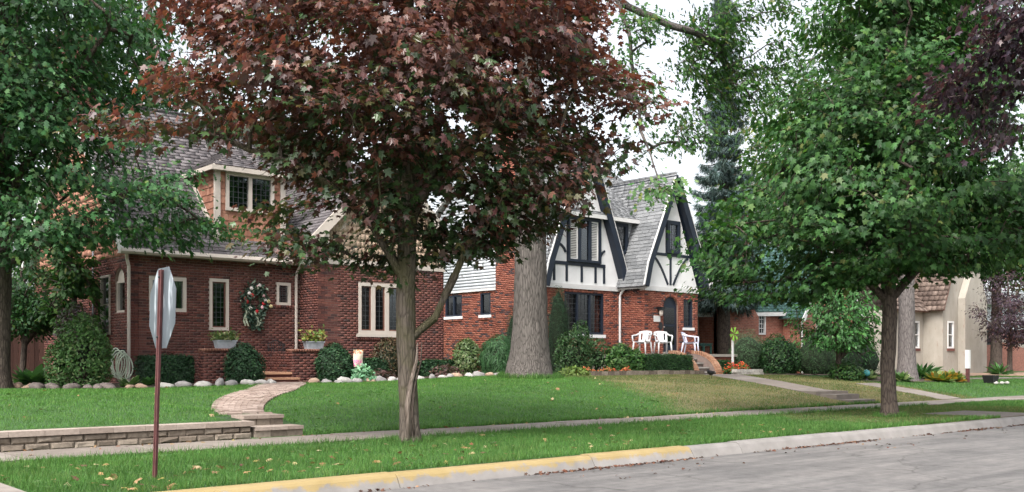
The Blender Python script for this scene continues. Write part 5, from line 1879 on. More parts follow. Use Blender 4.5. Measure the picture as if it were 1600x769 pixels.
back_tree('tall blue-green tree behind the left end of the brick house', 8.0, 38.0, 16, 5.5, 21, GREEN_BLUE, .22)
back_tree('dark tree rising behind the brick house roof', 14.5, 38.0, 16, 3.6, 22, GREEN_DARK, .35, .26, 260, 30)
back_tree('leafy tree beyond the wooden fence at the far left', 2.5, 39.0, 13, 5.0, 23, GREEN_MID, .12)
back_tree('yellowing tree behind the spruce', 66.0, 44.0, 21, 5.5, 25, YELLOW_GREEN, .38, .32, 260, 26)
back_tree('dense green tree behind the green-roofed house', 53.0, 34.5, 15, 5.5, 26, GREEN_DARK, .3)
back_tree('green tree standing over the stucco house', 66.0, 36.5, 19, 6.5, 27, GREEN_MID, .28)
back_tree('spreading tree in front of the far brick house', 61.0, 26.2, 13, 4.6, 28, GREEN_MID, .42)
back_tree('far tree beyond the white-sided house', 86.0, 36.0, 15, 5.0, 29, GREEN_DARK, .3)
back_tree('low dark purple tree in front of the far brick house', 53.3, 22.2, 5.4, 1.9, 30, PURPLE, .25, .13, 170, 34, None, 'purple_tree', None)
back_tree('thin weeping tree near the fence behind the left trunk', 7.3, 28.0, 3.4, 1.25, 31, GREEN_BLUE, .35, .11, 150, 40, T_OVAL, 'weeping_tree', None)
back_tree('large-leaved small tree against the left side of the brick house', 8.15, 26.7, 4.1, .72, 32, GREEN_MID, .2, .15, 150, 24, T_OVAL, 'leafy_tree', None)
back_tree('small bright green tree in front of the green-roofed house', 28.9, 17.4, 3.6, 1.5, 33, ([(.05, .15, .04), (.08, .2, .06), (.035, .1, .03)], [3, 2, 2]), .22, .13, 150, 34, T_OVAL, 'dogwood', None, 'bark_dark', .8)

# ------------------------------------------------------------------ blue spruce beside the second house
def spruce(X, Y, h, seed):
    g = np.random.default_rng(seed)
    z0 = zf(X, Y)
    root = thing('blue_spruce', 'tall blue spruce with drooping boughs right of the half-timbered house', 'tree', None, (X, Y, z0))
    MB().tube([(X, Y, z0 - .2), (X, Y, z0 + 3), (X + .05, Y, z0 + 9), (X, Y, z0 + h)], [.30, .24, .15, .02], 12, True, .03).build('trunk', 'bark_dark', root, True)
    pos, nr, tp, mb = [], [], [], MB()
    z = 3.4
    while z < h - .4:
        nb = 6
        L0 = max(.5, (h - z) / h * 2.6) * g.uniform(.75, 1.1)
        gap = g.random() < .12
        for k in range(nb):
            if gap and g.random() < .6:
                continue
            a = 2 * math.pi * (k + g.random() * .7) / nb
            L = L0 * g.uniform(.65, 1.1)
            d = np.array([math.cos(a), math.sin(a), 0])
            pts = [np.array([X, Y, z0 + z]) + d * L * t + np.array([0, 0, -.28 * L * math.sin(t * 2.2) + .12 * L * t * t]) for t in np.linspace(0, 1, 7)]
            mb.tube(pts, [.035, .03, .025, .02, .015, .01, .006], 5)
            m = int(130 * L)
            t = g.uniform(.12, 1, m)
            base = np.array([np.interp(t, np.linspace(0, 1, 7), [p[i] for p in pts]) for i in range(3)]).T
            side = np.cross(d, [0, 0, 1])
            w = (1 - t * .6)[:, None] * .5 * (L / 2.5 + .35)
            off = side[None] * g.normal(0, .5, (m, 1)) * w
            base = base + off + np.array([[0, 0, 1]]) * (-np.abs(g.normal(0, .22, (m, 1))) * (.4 + w))
            pos.append(base)
            tp.append(d[None] * .5 + off * .8 + np.array([[0, 0, -.9]]) + g.normal(0, .3, (m, 3)))
            nr.append(np.array([[0, 0, .6]]) + d[None] * .6 + g.normal(0, .4, (m, 3)))
        z += g.uniform(.42, .62)
    mb.build('branches', 'bark_dark', root, kind='stuff')
    pos, nr, tp = np.concatenate(pos), np.concatenate(nr), np.concatenate(tp)
    n = len(pos)
    cols = pick_cols(n, [(.07, .115, .11), (.05, .085, .08), (.10, .15, .15), (.035, .06, .05)], [3, 3, 2, 3], g)
    # each twig carries a fan of needles
    rep = 5
    P = np.repeat(pos, rep, 0)
    N = np.repeat(nr, rep, 0) + g.normal(0, .5, (n * rep, 3))
    T = np.repeat(tp, rep, 0) + g.normal(0, .4, (n * rep, 3))
    leaves('crown', P, N, T, g.uniform(.16, .34, n * rep), T_NEEDLE, np.repeat(cols, rep, 0), 'needle', root, kind='stuff')
spruce(32.6, 24.7, 17, 41)

# ------------------------------------------------------------------ shrubs, hedges and bedding
def cloud(name, label, cat, shapes, n, leaf, tmpl, colors, seed, mat='leaf', core=.8, up=.35, wild=.45, droop=0.0, group=None, stems=0, part='foliage'):
    """shapes: (cx, cy, cz, rx, ry, rz) ellipsoids or ('box', x0, x1, y0, y1, z0, z1)"""
    g = np.random.default_rng(seed)
    s0 = shapes[0]
    bx = (s0[0], s0[1]) if s0[0] != 'box' else ((s0[1] + s0[2]) / 2, (s0[3] + s0[4]) / 2)
    root = thing(name, label, cat, group, (bx[0], bx[1], zf(*bx)))
    vol = []
    for s in shapes:
        vol.append((s[3] * s[4] + s[4] * s[5] + s[3] * s[5]) if s[0] != 'box' else ((s[2] - s[1]) * (s[6] - s[5]) + (s[2] - s[1]) * (s[4] - s[3])) * .7)
    vol = np.array(vol) / sum(vol)
    PP, NN = [], []
    cm = MB()
    for i, s in enumerate(shapes):
        k = max(10, int(n * vol[i]))
        if s[0] != 'box':
            d = unit(g.normal(size=(k, 3)))
            lump = 1 + .09 * np.sin(d[:, 0] * 5 + i) * np.cos(d[:, 1] * 6 + 2 * i) + .06 * np.sin(d[:, 2] * 9 + d[:, 0] * 7)
            r = (1 - np.abs(g.normal(0, .13, k))) * lump
            p = np.array(s[:3]) + d * r[:, None] * np.array(s[3:6])
            nn = unit(d / np.array(s[3:6]))
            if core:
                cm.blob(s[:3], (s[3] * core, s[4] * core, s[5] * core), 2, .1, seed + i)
        else:
            c = np.array([(s[1] + s[2]) / 2, (s[3] + s[4]) / 2, (s[5] + s[6]) / 2])
            hh = np.array([(s[2] - s[1]) / 2, (s[4] - s[3]) / 2, (s[6] - s[5]) / 2])
            q = g.uniform(-1, 1, (k, 3))
            face = g.choice(5, k, p=[.36, .1, .12, .12, .3])
            nn = np.zeros((k, 3))
            for f, (ax, sg) in enumerate(((1, -1), (1, 1), (0, -1), (0, 1), (2, 1))):
                m = face == f
                q[m, ax] = sg * (1 - np.abs(g.normal(0, .06, m.sum())))
                nn[m, ax] = sg
            q = q * (1 - .06 * np.abs(q[:, [1, 2, 0]]) ** 4)
            p = c + q * hh + g.normal(0, .02, (k, 3)) + np.array([0, 0, 1]) * (.04 * np.sin(q[:, 0:1] * 9 + seed))
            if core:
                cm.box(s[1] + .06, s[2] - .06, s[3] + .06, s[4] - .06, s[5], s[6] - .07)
        gz = zg(p[:, 0], p[:, 1]) + .01
        kmask = p[:, 2] > gz
        PP.append(p[kmask]); NN.append(nn[kmask])
    P, N = np.concatenate(PP), np.concatenate(NN)
    k = len(P)
    nrm = N + up * np.array([[0, 0, 1.]]) + g.normal(0, wild, (k, 3))
    tip = N * .5 + np.array([[0, 0, .45 - droop]]) + g.normal(0, .5, (k, 3))
    cols = pick_cols(k, *colors, g) if not callable(colors) else colors(P, k, g)
    if core:
        cm.build('twigs', 'twig_core', root)
    if stems:
        sm = MB()
        for j in range(stems):
            t = P[g.integers(k)]
            b = np.array([bx[0] + g.normal(0, .08), bx[1] + g.normal(0, .08), zf(*bx) - .05])
            mid = (b + t) / 2 + np.array([0, 0, .1])
            sm.tube([b, mid, t], [.016, .011, .004], 5)
        sm.build('stems', 'bark_dark', root)
    leaves(part, P, nrm, tip, leaf * g.uniform(.7, 1.3, k), tmpl, cols, mat, root, kind='stuff')
    return root
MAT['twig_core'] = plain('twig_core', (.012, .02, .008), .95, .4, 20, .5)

YEW = ([(.012, .042, .016), (.02, .06, .022), (.035, .085, .03), (.009, .028, .011)], [3, 3, 1.2, 2])
BOX = ([(.02, .06, .02), (.03, .085, .025), (.05, .115, .03), (.012, .038, .012)], [3, 3, 1.2, 2])
BRIGHT = ([(.05, .13, .03), (.08, .18, .045), (.035, .09, .025), (.12, .2, .06)], [3, 3, 2, 1])
PALE = ([(.09, .14, .05), (.14, .19, .08), (.06, .10, .035), (.22, .25, .14)], [3, 2, 3, 1])

def e_(x, y, h, rx, ry=None, rz=None, lift=0):
    """an ellipsoid standing on the ground, h high"""
    z = zf(x, y)
    rz = rz or h * .56
    return (x, y, z + h - rz + lift, rx, ry or rx, rz)

cloud('yew_ball', 'rounded dark yew left of the brick porch steps', 'shrub', [e_(10.75, 22.25, .98, .47, .47, .6)], 7000, .065, T_DIA, YEW, 51, 'needle', .86)
cloud('yew_ball', 'rounded dark yew right of the brick porch steps', 'shrub', [e_(13.25, 22.3, 1.0, .48, .48, .6)], 7000, .065, T_DIA, YEW, 52, 'needle', .86)
cloud('yew_hedge', 'clipped dark yew hedge under the left window of the brick house', 'hedge', [('box', 8.75, 9.85, 23.2, 23.95, .5, 1.36), ('box', 9.3, 10.5, 23.25, 24.0, .5, 1.33)], 13000, .065, T_DIA, YEW, 53, 'needle')
cloud('low_hedge', 'low dark hedge behind the garden flag', 'hedge', [('box', 13.75, 15.2, 22.7, 23.4, .5, 1.28)], 9000, .065, T_DIA, YEW, 54, 'needle')
cloud('brown_shrub', 'brownish shrub just left of the copper maple trunk', 'shrub', [e_(15.45, 23.1, 1.15, .5, .42), e_(15.95, 23.2, .95, .45, .4)], 4500, .07, T_DIA, ([(.05, .045, .02), (.08, .055, .028), (.03, .04, .018), (.11, .065, .035)], [3, 3, 3, 1]), 55, 'leaf', .7)
cloud('clipped_hedge', 'low clipped hedge right of the copper maple trunk', 'hedge', [('box', 16.5, 18.3, 22.9, 23.5, .5, 1.24)], 10000, .065, T_DIA, YEW, 56, 'needle')
cloud('weeping_conifer', 'mounded weeping green conifer beside the giant trunk', 'shrub', [e_(18.55, 22.0, 1.18, .62, .6, .8)], 9000, .17, T_NEEDLE, ([(.03, .085, .03), (.045, .115, .04), (.02, .06, .02)], [3, 2, 2]), 57, 'needle', .8, .1, .3, 1.2)
cloud('variegated_shrub', 'loose grey-green shrub left of the weeping conifer', 'shrub', [e_(17.9, 22.7, 1.08, .42, .4)], 2600, .09, T_OVAL, PALE, 58, 'leaf', .7)
cloud('arborvitae', 'slim dark columnar evergreen right behind the giant trunk', 'shrub', [(22.8, 24.0, 2.0, .42, .42, 1.75)], 9000, .09, T_NEEDLE, YEW, 59, 'needle', .85, .6, .3)
cloud('arborvitae', 'lower columnar evergreen left behind the giant trunk', 'shrub', [(21.1, 24.2, 1.7, .4, .4, 1.3)], 7000, .09, T_NEEDLE, YEW, 60, 'needle', .85, .6, .3)
cloud('rose_bush', 'tall loose rose bush under the lower leaded window', 'shrub', [e_(22.2, 22.7, 1.45, .7, .55, .9), e_(22.75, 22.9, 1.75, .42, .35, .75), e_(23.1, 22.5, 1.2, .5, .45)], 5200, .085, T_OVAL, ([(.05, .11, .04), (.08, .155, .06), (.03, .075, .025), (.12, .17, .08)], [3, 2, 3, .8]), 61, 'leaf', .45, .3, .6, 0, None, 10)
cloud('hydrangea', 'bright green leafy shrub in front of the white downspout', 'shrub', [e_(23.45, 21.8, 1.0, .55, .45), e_(23.9, 21.7, .85, .45, .4)], 3200, .12, T_OVAL, BRIGHT, 62, 'leaf', .7)
cloud('boxwood_hedge', 'clipped boxwood hedge in front of the white porch chairs', 'hedge', [('box', 24.0, 26.42, 21.25, 22.1, .6, 1.42)], 16000, .055, T_DIA, BOX, 63)
cloud('boxwood_hedge', 'small boxwood hedge to the right of the porch steps', 'hedge', [('box', 28.05, 29.2, 21.5, 22.1, .6, 1.22)], 8000, .055, T_DIA, BOX, 64)
cloud('feathery_shrub', 'tall feathery shrub beside the spruce trunk', 'shrub', [e_(31.0, 22.4, 1.7, .8, .7, 1.0), e_(31.8, 22.4, 1.4, .6, .6)], 7000, .10, T_NEEDLE, ([(.05, .11, .045), (.075, .15, .065), (.03, .075, .03)], [3, 2, 2]), 65, 'needle', .75)
cloud('dark_shrub', 'dark upright shrub in front of the small white window', 'shrub', [e_(31.4, 21.4, 1.5, .65, .6, .9), e_(32.1, 21.4, 1.3, .6, .6)], 7000, .09, T_DIA, BOX, 66, 'leaf', .8)
cloud('dark_shrub', 'wide dark shrub left of the small bright green tree', 'shrub', [e_(32.8, 20.7, 1.5, .9, .7, .9), e_(33.6, 20.4, 1.2, .7, .6)], 7000, .10, T_NEEDLE, BOX, 67, 'needle', .8)
cloud('dark_shrub', 'spreading yew behind the small bright green tree', 'shrub', [e_(35.4, 21.0, 1.6, 1.1, .8, .95), e_(36.9, 21.2, 1.5, 1.1, .9, .9)], 9000, .11, T_NEEDLE, YEW, 68, 'needle', .8)
cloud('dark_shrub', 'dark shrub mass in front of the green-roofed house gable', 'shrub', [e_(36.4, 22.5, 1.9, 1.2, .9, 1.1), e_(39.5, 23.2, 1.9, 1.3, 1.0, 1.1)], 9000, .11, T_DIA, YEW, 69, 'needle', .8)
cloud('low_shrub', 'low green shrub at the foot of the small bright tree', 'shrub', [e_(29.2, 17.3, .62, .6, .5, .45), e_(29.9, 17.6, .5, .5, .45, .4)], 3200, .09, T_OVAL, GREEN_MID, 70, 'leaf', .7)
cloud('garden_shrub', 'tall leafy garden shrub by the left corner of the brick house', 'shrub', [e_(7.3, 23.1, 1.65, .58, .55, .95), e_(6.85, 23.2, 1.05, .35, .4), e_(7.62, 23.2, 1.3, .32, .4)], 5200, .085, T_OVAL, ([(.065, .14, .04), (.10, .20, .065), (.04, .095, .027), (.15, .21, .085)], [3, 2.5, 2.2, 1]), 71, 'leaf', .3, .35, .55, 0, None, 12)
cloud('purple_shrub', 'airy purple-tinged shrub behind the garden shrub', 'shrub', [e_(7.75, 25.0, 1.95, .5, .5, .7)], 1100, .09, T_OVAL, ([(.07, .05, .06), (.045, .06, .03), (.10, .07, .08)], [2, 3, 1]), 72, 'leaf', .0, .3, .6, 0, None, 14)
cloud('heuchera', 'clump of dull purple foliage by the stone border under the maple', 'plant', [e_(16.9, 22.35, .36, .55, .35, .3), e_(14.6, 22.2, .3, .5, .3, .25)], 900, .10, T_OVAL, ([(.09, .05, .045), (.06, .04, .035), (.14, .08, .07)], [3, 2, 1]), 74, 'leaf', .0)
cloud('pale_clump', 'low clump of lime-green leaves at the foot of the giant trunk', 'plant', [e_(20.6, 21.0, .30, .5, .35, .26)], 600, .12, T_OVAL, ([(.14, .22, .05), (.2, .28, .08)], [1, 1]), 75, 'leaf', .0)
cloud('mint_plant', 'pale mint-green leafy plant in front of the garden flag', 'plant', [e_(13.75, 21.75, .42, .3, .25, .3)], 420, .13, T_OVAL, ([(.14, .3, .17), (.2, .38, .23), (.09, .2, .11)], [2, 2, 1]), 76, 'leaf', .0)

def strap_plant(name, label, x, y, n, L, colors, seed, tm=T_OVAL, wide=1.0):
    g = np.random.default_rng(seed)
    z = zf(x, y)
    a = g.uniform(0, 2 * math.pi, n)
    el = g.uniform(.25, 1.1, n)
    d = np.stack([np.cos(a) * np.cos(el), np.sin(a) * np.cos(el), np.sin(el)], 1)
    pos = np.array([x, y, z + .02]) + d * g.uniform(.05, .3, (n, 1)) * L * 1.4 * np.array([wide, wide, .8])
    nrm = np.stack([-np.cos(a) * np.sin(el), -np.sin(a) * np.sin(el), np.cos(el)], 1) + g.normal(0, .25, (n, 3))
    root = thing(name, label, 'plant', None, (x, y, z))
    leaves('leaves', pos, nrm, d + np.array([[0, 0, -.15]]), L * g.uniform(.7, 1.2, n), tm, pick_cols(n, *colors, g), 'leaf', root, kind='stuff')
    MB().blob((x, y, z), (.06, .06, .05), 1, .1, seed).build('crown_base', 'soil', root)
    return root
HOSTA = ([(.05, .13, .04), (.08, .18, .06), (.035, .09, .03)], [2, 2, 2])
HOSTAW = ([(.12, .2, .08), (.35, .4, .25), (.07, .14, .05)], [3, 2, 2])
HOSTAY = ([(.16, .22, .06), (.42, .28, .05), (.10, .17, .05), (.5, .22, .04)], [3, 2, 2, 1])
strap_plant('hosta', 'pale variegated hosta clump at the left end of the stone border', 5.9, 25.6, 70, .3, HOSTAW, 81)
strap_plant('hosta', 'big-leaved hosta left of the tall garden shrub', 6.6, 24.4, 80, .42, HOSTA, 82)
strap_plant('hosta', 'hosta clump between the garden shrub and the border stones', 8.1, 22.4, 60, .25, HOSTAW, 83)
strap_plant('hosta', 'low hosta clump near the garden hose', 8.6, 22.6, 60, .22, HOSTA, 84)
strap_plant('hosta', 'white-edged hosta clump beside the teal globe', 30.4, 17.3, 110, .34, HOSTAW, 85, wide=1.6)
strap_plant('hosta', 'white-edged hosta clump at the left foot of the grey trunk', 31.4, 16.6, 110, .32, HOSTAW, 86, wide=1.6)
strap_plant('hosta', 'yellow and orange hosta clump right of the grey trunk', 33.6, 16.3, 130, .36, HOSTAY, 87, wide=1.6)
strap_plant('hosta', 'orange-tinted hosta clump farthest right by the white post', 34.5, 16.3, 110, .36, HOSTAY, 88, wide=1.5)
strap_plant('iris_clump', 'upright green leaves behind the yellow hostas', 34.4, 17.4, 120, .6, HOSTA, 89, T_STRAP)
strap_plant('fern_clump', 'small fern clump at the base of the stucco house', 46.5, 19.8, 90, .5, HOSTA, 90, T_STRAP)

def flowers(name, label, spots, seed, petal, leafc, h=.28, n=70):
    g = np.random.default_rng(seed)
    x0 = np.mean([s[0] for s in spots]); y0 = np.mean([s[1] for s in spots])
    root = thing(name, label, 'flowers', None, (x0, y0, zf(x0, y0)))
    LP, FP = [], []
    for x, y, rx, ry in spots:
        k = int(n * (rx + ry) * 2)
        q = g.normal(0, .45, (k * 2, 2)) * np.array([rx, ry]) + np.array([x, y])
        z = zg(q[:, 0], q[:, 1]) + h * np.exp(-((q[:, 0] - x) / rx) ** 2 - ((q[:, 1] - y) / ry) ** 2) * g.uniform(.5, 1.05, len(q))
        p = np.column_stack([q, z])
        LP.append(p[:k]); FP.append(p[k:] + np.array([0, 0, .05]))
    LP, FP = np.concatenate(LP), np.concatenate(FP)
    n1, n2 = len(LP), len(FP)
    leaves('foliage', LP, g.normal(0, .5, (n1, 3)) + np.array([[0, -.3, .7]]), g.normal(0, 1, (n1, 3)), g.uniform(.07, .13, n1), T_OVAL, pick_cols(n1, *leafc, g), 'leaf', root, kind='stuff')
    leaves('blossoms', FP, g.normal(0, .4, (n2, 3)) + np.array([[0, -.6, .6]]), g.normal(0, 1, (n2, 3)), g.uniform(.05, .10, n2), T_OVAL, pick_cols(n2, *petal, g), 'petal', root, kind='stuff')
REDP = ([(.55, .06, .02), (.65, .13, .03), (.45, .03, .03)], [3, 2, 2])
flowers('red_flowers', 'orange-red flowers in the raised bed right of the porch steps', [(28.35, 21.15, .45, .25), (28.95, 21.15, .45, .25)], 95, REDP, BRIGHT, .42, 120)
flowers('red_flowers', 'red and coral flowers under the rose bush', [(21.6, 21.5, .45, .25), (22.4, 21.35, .5, .25), (23.2, 21.3, .3, .15)], 96, ([(.5, .1, .05), (.6, .2, .08), (.6, .35, .1)], [3, 2, 1]), BRIGHT, .22, 110)

# ------------------------------------------------------------------ stone borders and beds
MAT['stone_white'] = plain('stone_white', (.34, .325, .305), .85, .25, 9, .5, 50)
MAT['stone_grey'] = plain('stone_grey', (.21, .2, .195), .9, .2, 9, .5, 50)
MAT['stone_tan'] = plain('stone_tan', (.30, .21, .155), .9, .2, 9, .5, 50)
MAT['dark_stone_riser_shade'] = plain('dark_stone_riser_shade', (.14, .115, .105), .9, .25, 9, .5, 50)
def border(label, path, mats, seed, size=(.155, .125, .085)):
    r = random.Random(seed)
    root = thing('stone_border', label, 'border')
    d = 0
    for (a, b) in zip(path[:-1], path[1:]):
        L = math.hypot(b[0] - a[0], b[1] - a[1])
        t = d
        while t < L:
            k = r.uniform(.75, 1.3)
            f = t / L
            x, y = a[0] + (b[0] - a[0]) * f + r.uniform(-.04, .04), a[1] + (b[1] - a[1]) * f + r.uniform(-.05, .05)
            mb = MB()
            rx, ry, rz = size[0] * k, size[1] * r.uniform(.85, 1.2), size[2] * r.uniform(.8, 1.35)
            an = math.atan2(b[1] - a[1], b[0] - a[0]) + r.uniform(-.3, .3)
            mb.blob((0, 0, 0), (rx, ry, rz), 2, .34, r.random())
            zz = zf(x, y) + rz * r.uniform(.1, .4)
            mb.v = [(x + p[0] * math.cos(an) - p[1] * math.sin(an), y + p[0] * math.sin(an) + p[1] * math.cos(an), zz + p[2]) for p in mb.v]
            mb.build('stone', r.choice(mats), root, True)
            t += rx * 2 * r.uniform(.95, 1.25)
        d = t - L
border('border of mixed grey and brown stones round the left garden bed', [(5.3, 25.4), (5.9, 24.2), (6.6, 22.6), (7.3, 21.9), (8.3, 21.6)], ['stone_grey', 'dark_stone_riser_shade', 'dark_stone_riser_shade', 'stone_tan'], 1)
border('border of rounded white stones left of the brick walk', [(8.5, 21.5), (9.6, 21.3), (10.9, 21.3), (11.2, 21.6)], ['stone_white', 'stone_white', 'stone_white', 'stone_grey'], 2)
border('border of pale and tan stones right of the brick walk', [(12.25, 21.6), (12.9, 21.4), (14.6, 21.7), (16.6, 21.9), (18.6, 21.5), (19.4, 21.3)], ['stone_white', 'stone_white', 'stone_tan', 'stone_grey', 'stone_grey'], 3)

def bed(label, poly, mat='soil', name='garden_bed', lift=.03):
    pts = np.array(poly)
    mb = MB()
    x0, x1, y0, y1 = pts[:, 0].min(), pts[:, 0].max(), pts[:, 1].min(), pts[:, 1].max()
    st = .35
    idx = {}
    for i, x in enumerate(np.arange(x0, x1 + st, st)):
        for j, y in enumerate(np.arange(y0, y1 + st, st)):
            if inside(poly, x + st / 2, y + st / 2):
                q = []
                for dx, dy in ((0, 0), (1, 0), (1, 1), (0, 1)):
                    k = (i + dx, j + dy)
                    if k not in idx:
                        px, py = x + dx * st, y + dy * st
                        idx[k] = len(mb.v)
                        mb.v.append((px, py, zf(px, py) + lift + .012 * math.sin(px * 7) * math.sin(py * 6)))
                    q.append(idx[k])
                mb.f.append(tuple(q))
    o = mb.build(name, mat, None, True, kind='structure')
    return o
BEDS = [[(5.2, 25.6), (6.0, 24.2), (6.7, 22.6), (7.3, 21.9), (8.5, 21.5), (10.9, 21.3), (11.2, 21.7), (11.2, 25.2), (8.8, 25.2), (8.8, 32.0), (5.2, 32.0)],
        [(12.35, 21.6), (12.9, 21.4), (14.6, 21.7), (16.6, 21.9), (18.6, 21.5), (19.6, 21.4), (21.3, 21.6), (21.3, 24.9), (17.9, 24.3), (13.4, 24.3), (12.35, 22.7)],
        [(20.6, 21.15), (26.4, 20.95), (26.4, 22.5), (25.4, 25.4), (20.6, 25.4)],
        [(28.0, 20.75), (29.4, 20.75), (31.0, 19.6), (39.5, 18.6), (43, 22), (43, 25), (30.3, 25), (28.0, 22.4)],
        [(28.6, 16.9), (35.4, 15.9), (35.6, 18.2), (30.0, 18.4)]]
for b in BEDS:
    bed('', b)
bed('', [(36.5, 18.4), (60, 18.6), (66, 20), (66, 25.5), (46, 25.8), (44, 22)], 'dirt', 'bare_earth')

# low stone edging of the second house's beds
ed = thing('stone_edging', 'low grey block edging in front of the boxwood hedge', 'border')
its = []
x = 20.9
while x < 26.35:
    w = rnd.uniform(.2, .32)
    its.append(((x + w / 2, 21.05 + rnd.uniform(-.012, .012) - .05 * (x - 22) / 5, zf(x, 21.05) + .06), (1, 0, 0), (0, 1, 0), (0, 0, 1), (round(w - .012, 2), .2, round(rnd.uniform(.15, .2), 2))))
    x += w
pieces('block', its, 'block', ed, 300)
ed = thing('stone_edging', 'low pale block edging under the orange-red flowers', 'border')
its = []
x = 28.0
while x < 29.5:
    w = rnd.uniform(.2, .3)
    for k in range(2):
        its.append(((x + w / 2 - .06 * k, 20.75 + rnd.uniform(-.01, .01), zf(x, 20.75) + .05 + .11 * k), (1, 0, 0), (0, 1, 0), (0, 0, 1), (round(w - .012, 2), .2, .105)))
    x += w
MAT['block_pale'] = pieces_mat('block_pale', [(0, (.3, .27, .25)), (1, (.5, .46, .43))], .95, 16, .25, .8)
pieces('block', its, 'block_pale', ed, 300)

# ------------------------------------------------------------------ stop sign seen from behind
SG = (3.67, 9.54)
sg = thing('stop_sign', 'stop sign seen from behind on a leaning brown post', 'sign', None, (SG[0], SG[1], .14))
MAT['post_brown'] = plain('post_brown', (.09, .03, .03), .6, .25, 12, .15)
m_, nt_, p_ = nodemat('sign_aluminium')
v_ = wpos(nt_)
n_ = noise(nt_, 4.5, 4, mapped(nt_, v_, (1.5, 1.5, .5)), .5)
nt_.links.new(ramp(nt_, n_.outputs['Fac'], [(.35, (.085, .10, .115)), (.6, (.12, .14, .16)), (.68, (.42, .46, .5))]).outputs[0], p_.inputs['Base Color'])  # palest stop paints white reflection spots into the metal's colour
setp(p_, Roughness=.42, Metallic=.25)
MAT['sign_aluminium'] = m_
MAT['sign_red'] = plain('sign_red', (.45, .02, .02), .4)
A_ = Vector((.757, -.654, 0))      # to the right in the photo
lean = Vector((A_.x * .03, A_.y * .03, 1)).normalized()
b0 = Vector((SG[0], SG[1], .14))
# U-channel post
pf = Vector((-.654, -.757, 0))     # toward the camera
H = 2.03
sd_ = Vector((math.cos(R(86)), math.sin(R(86)), 0))              # across the plate: nearly square to the street
fn = -sd_.cross(Vector((0, 0, 1))).normalized()
def post_prism(pts, h0, h1):
    return MB().prism([b0 + lean * h0 + sd_ * a + fn * b for a, b in pts], lean * (h1 - h0))
pb = post_prism([(-.04, .0), (-.04, -.006), (-.02, -.006), (-.02, -.03), (.02, -.03), (.02, -.006), (.04, -.006), (.04, 0), (.014, 0), (.014, -.024), (-.014, -.024), (-.014, 0)], -.3, H)
pb.build('post', 'post_brown', sg)
c0 = b0 + lean * (H - .37)
oct_ = [(.39 / math.cos(R(22.5)) * math.cos(R(22.5 + 45 * i)), .39 / math.cos(R(22.5)) * math.sin(R(22.5 + 45 * i))) for i in range(8)]
pl = MB().prism([c0 + sd_ * a + lean * b - fn * .034 for a, b in oct_], -fn * .004).build('plate', 'sign_aluminium', sg, label='octagonal bare aluminium back of the sign')
MB().prism([c0 + sd_ * a * .99 + lean * b * .99 - fn * .0385 for a, b in oct_], -fn * .001).build('face', 'sign_red', pl)
MB().prism([c0 + sd_ * a + lean * b - fn * .036 for a, b in ((.05, -.43), (.12, -.43), (.12, -.36), (.05, -.36))], -fn * .003).build('tab', 'sign_aluminium', sg)
for h in (.3, -.28):
    MB().blob(c0 + lean * h + fn * .004, (.014, .014, .014), 1, 0).build('bolt', 'metal_dark', sg, True)

# ------------------------------------------------------------------ wreath on the brick wall
wr = thing('wreath', 'round christmas-style wreath with red and white flowers on the brick wall', 'wreath', None, (12.32, YM - .06, 2.85))
g = np.random.default_rng(5)
n = 1500
a = g.uniform(0, 2 * math.pi, n)
rr = .27 + g.normal(0, .06, n)
P = np.column_stack([12.32 + rr * np.cos(a), YM - .05 - np.abs(g.normal(0, .05, n)), 2.88 + rr * 1.35 * np.sin(a)])
k = g.random(n) < .22
P[k, 0] = 12.32 + g.normal(0, .09, k.sum()) + .02
P[k, 2] = 2.52 - g.random(k.sum()) * .38
k2 = g.random(n) < .08
P[k2, 0] = 12.07 + g.normal(0, .04, k2.sum())
P[k2, 2] = 2.62 - g.random(k2.sum()) * .3
leaves('greenery', P, g.normal(0, .6, (n, 3)) + np.array([[0, -.6, .2]]), g.normal(0, 1, (n, 3)) + np.array([[0, 0, -.2]]), g.uniform(.06, .12, n), T_DIA, pick_cols(n, [(.02, .05, .03), (.035, .07, .05), (.06, .08, .05), (.2, .24, .18)], [3, 3, 2, 1.2], g), 'needle', wr, kind='stuff')
MAT['bloom_red'] = plain('bloom_red', (.5, .02, .03), .6, .3, 30, .3)
MAT['bloom_white'] = plain('bloom_white', (.75, .68, .66), .6, .1, 30, .3)
MAT['bloom_pink'] = plain('bloom_pink', (.7, .42, .45), .6, .1, 30, .3)
MAT['bloom_yellow'] = plain('bloom_yellow', (.65, .55, .3), .6, .1, 30, .3)
for i, (dx, dz, mt) in enumerate(((-.12, .15, 'bloom_red'), (-.30, .05, 'bloom_red'), (-.26, -.03, 'bloom_red'), (.02, -.28, 'bloom_red'), (.22, -.06, 'bloom_red'), (-.14, .33, 'bloom_white'), (.1, .42, 'bloom_white'), (.04, .38, 'bloom_pink'), (.27, .02, 'bloom_white'), (.22, .14, 'bloom_pink'), (-.17, -.2, 'bloom_white'), (.18, -.17, 'bloom_pink'), (.36, .0, 'bloom_yellow'), (.43, -.13, 'bloom_yellow'), (-.2, .2, 'bloom_white'))):
    mb = MB()
    c = (12.32 + dx, YM - .13, 2.88 + dz)
    for q in range(7):
        an = q * 2 * math.pi / 7
        mb.blob((c[0] + .028 * math.cos(an), c[1] + .01 * (q % 2), c[2] + .028 * math.sin(an)), (.028, .022, .028), 1, .1, q)
    mb.blob((c[0], c[1] - .018, c[2]), (.022, .02, .022), 1, .1, 9)
    mb.build('flower', mt, wr, True)
rb = MB()
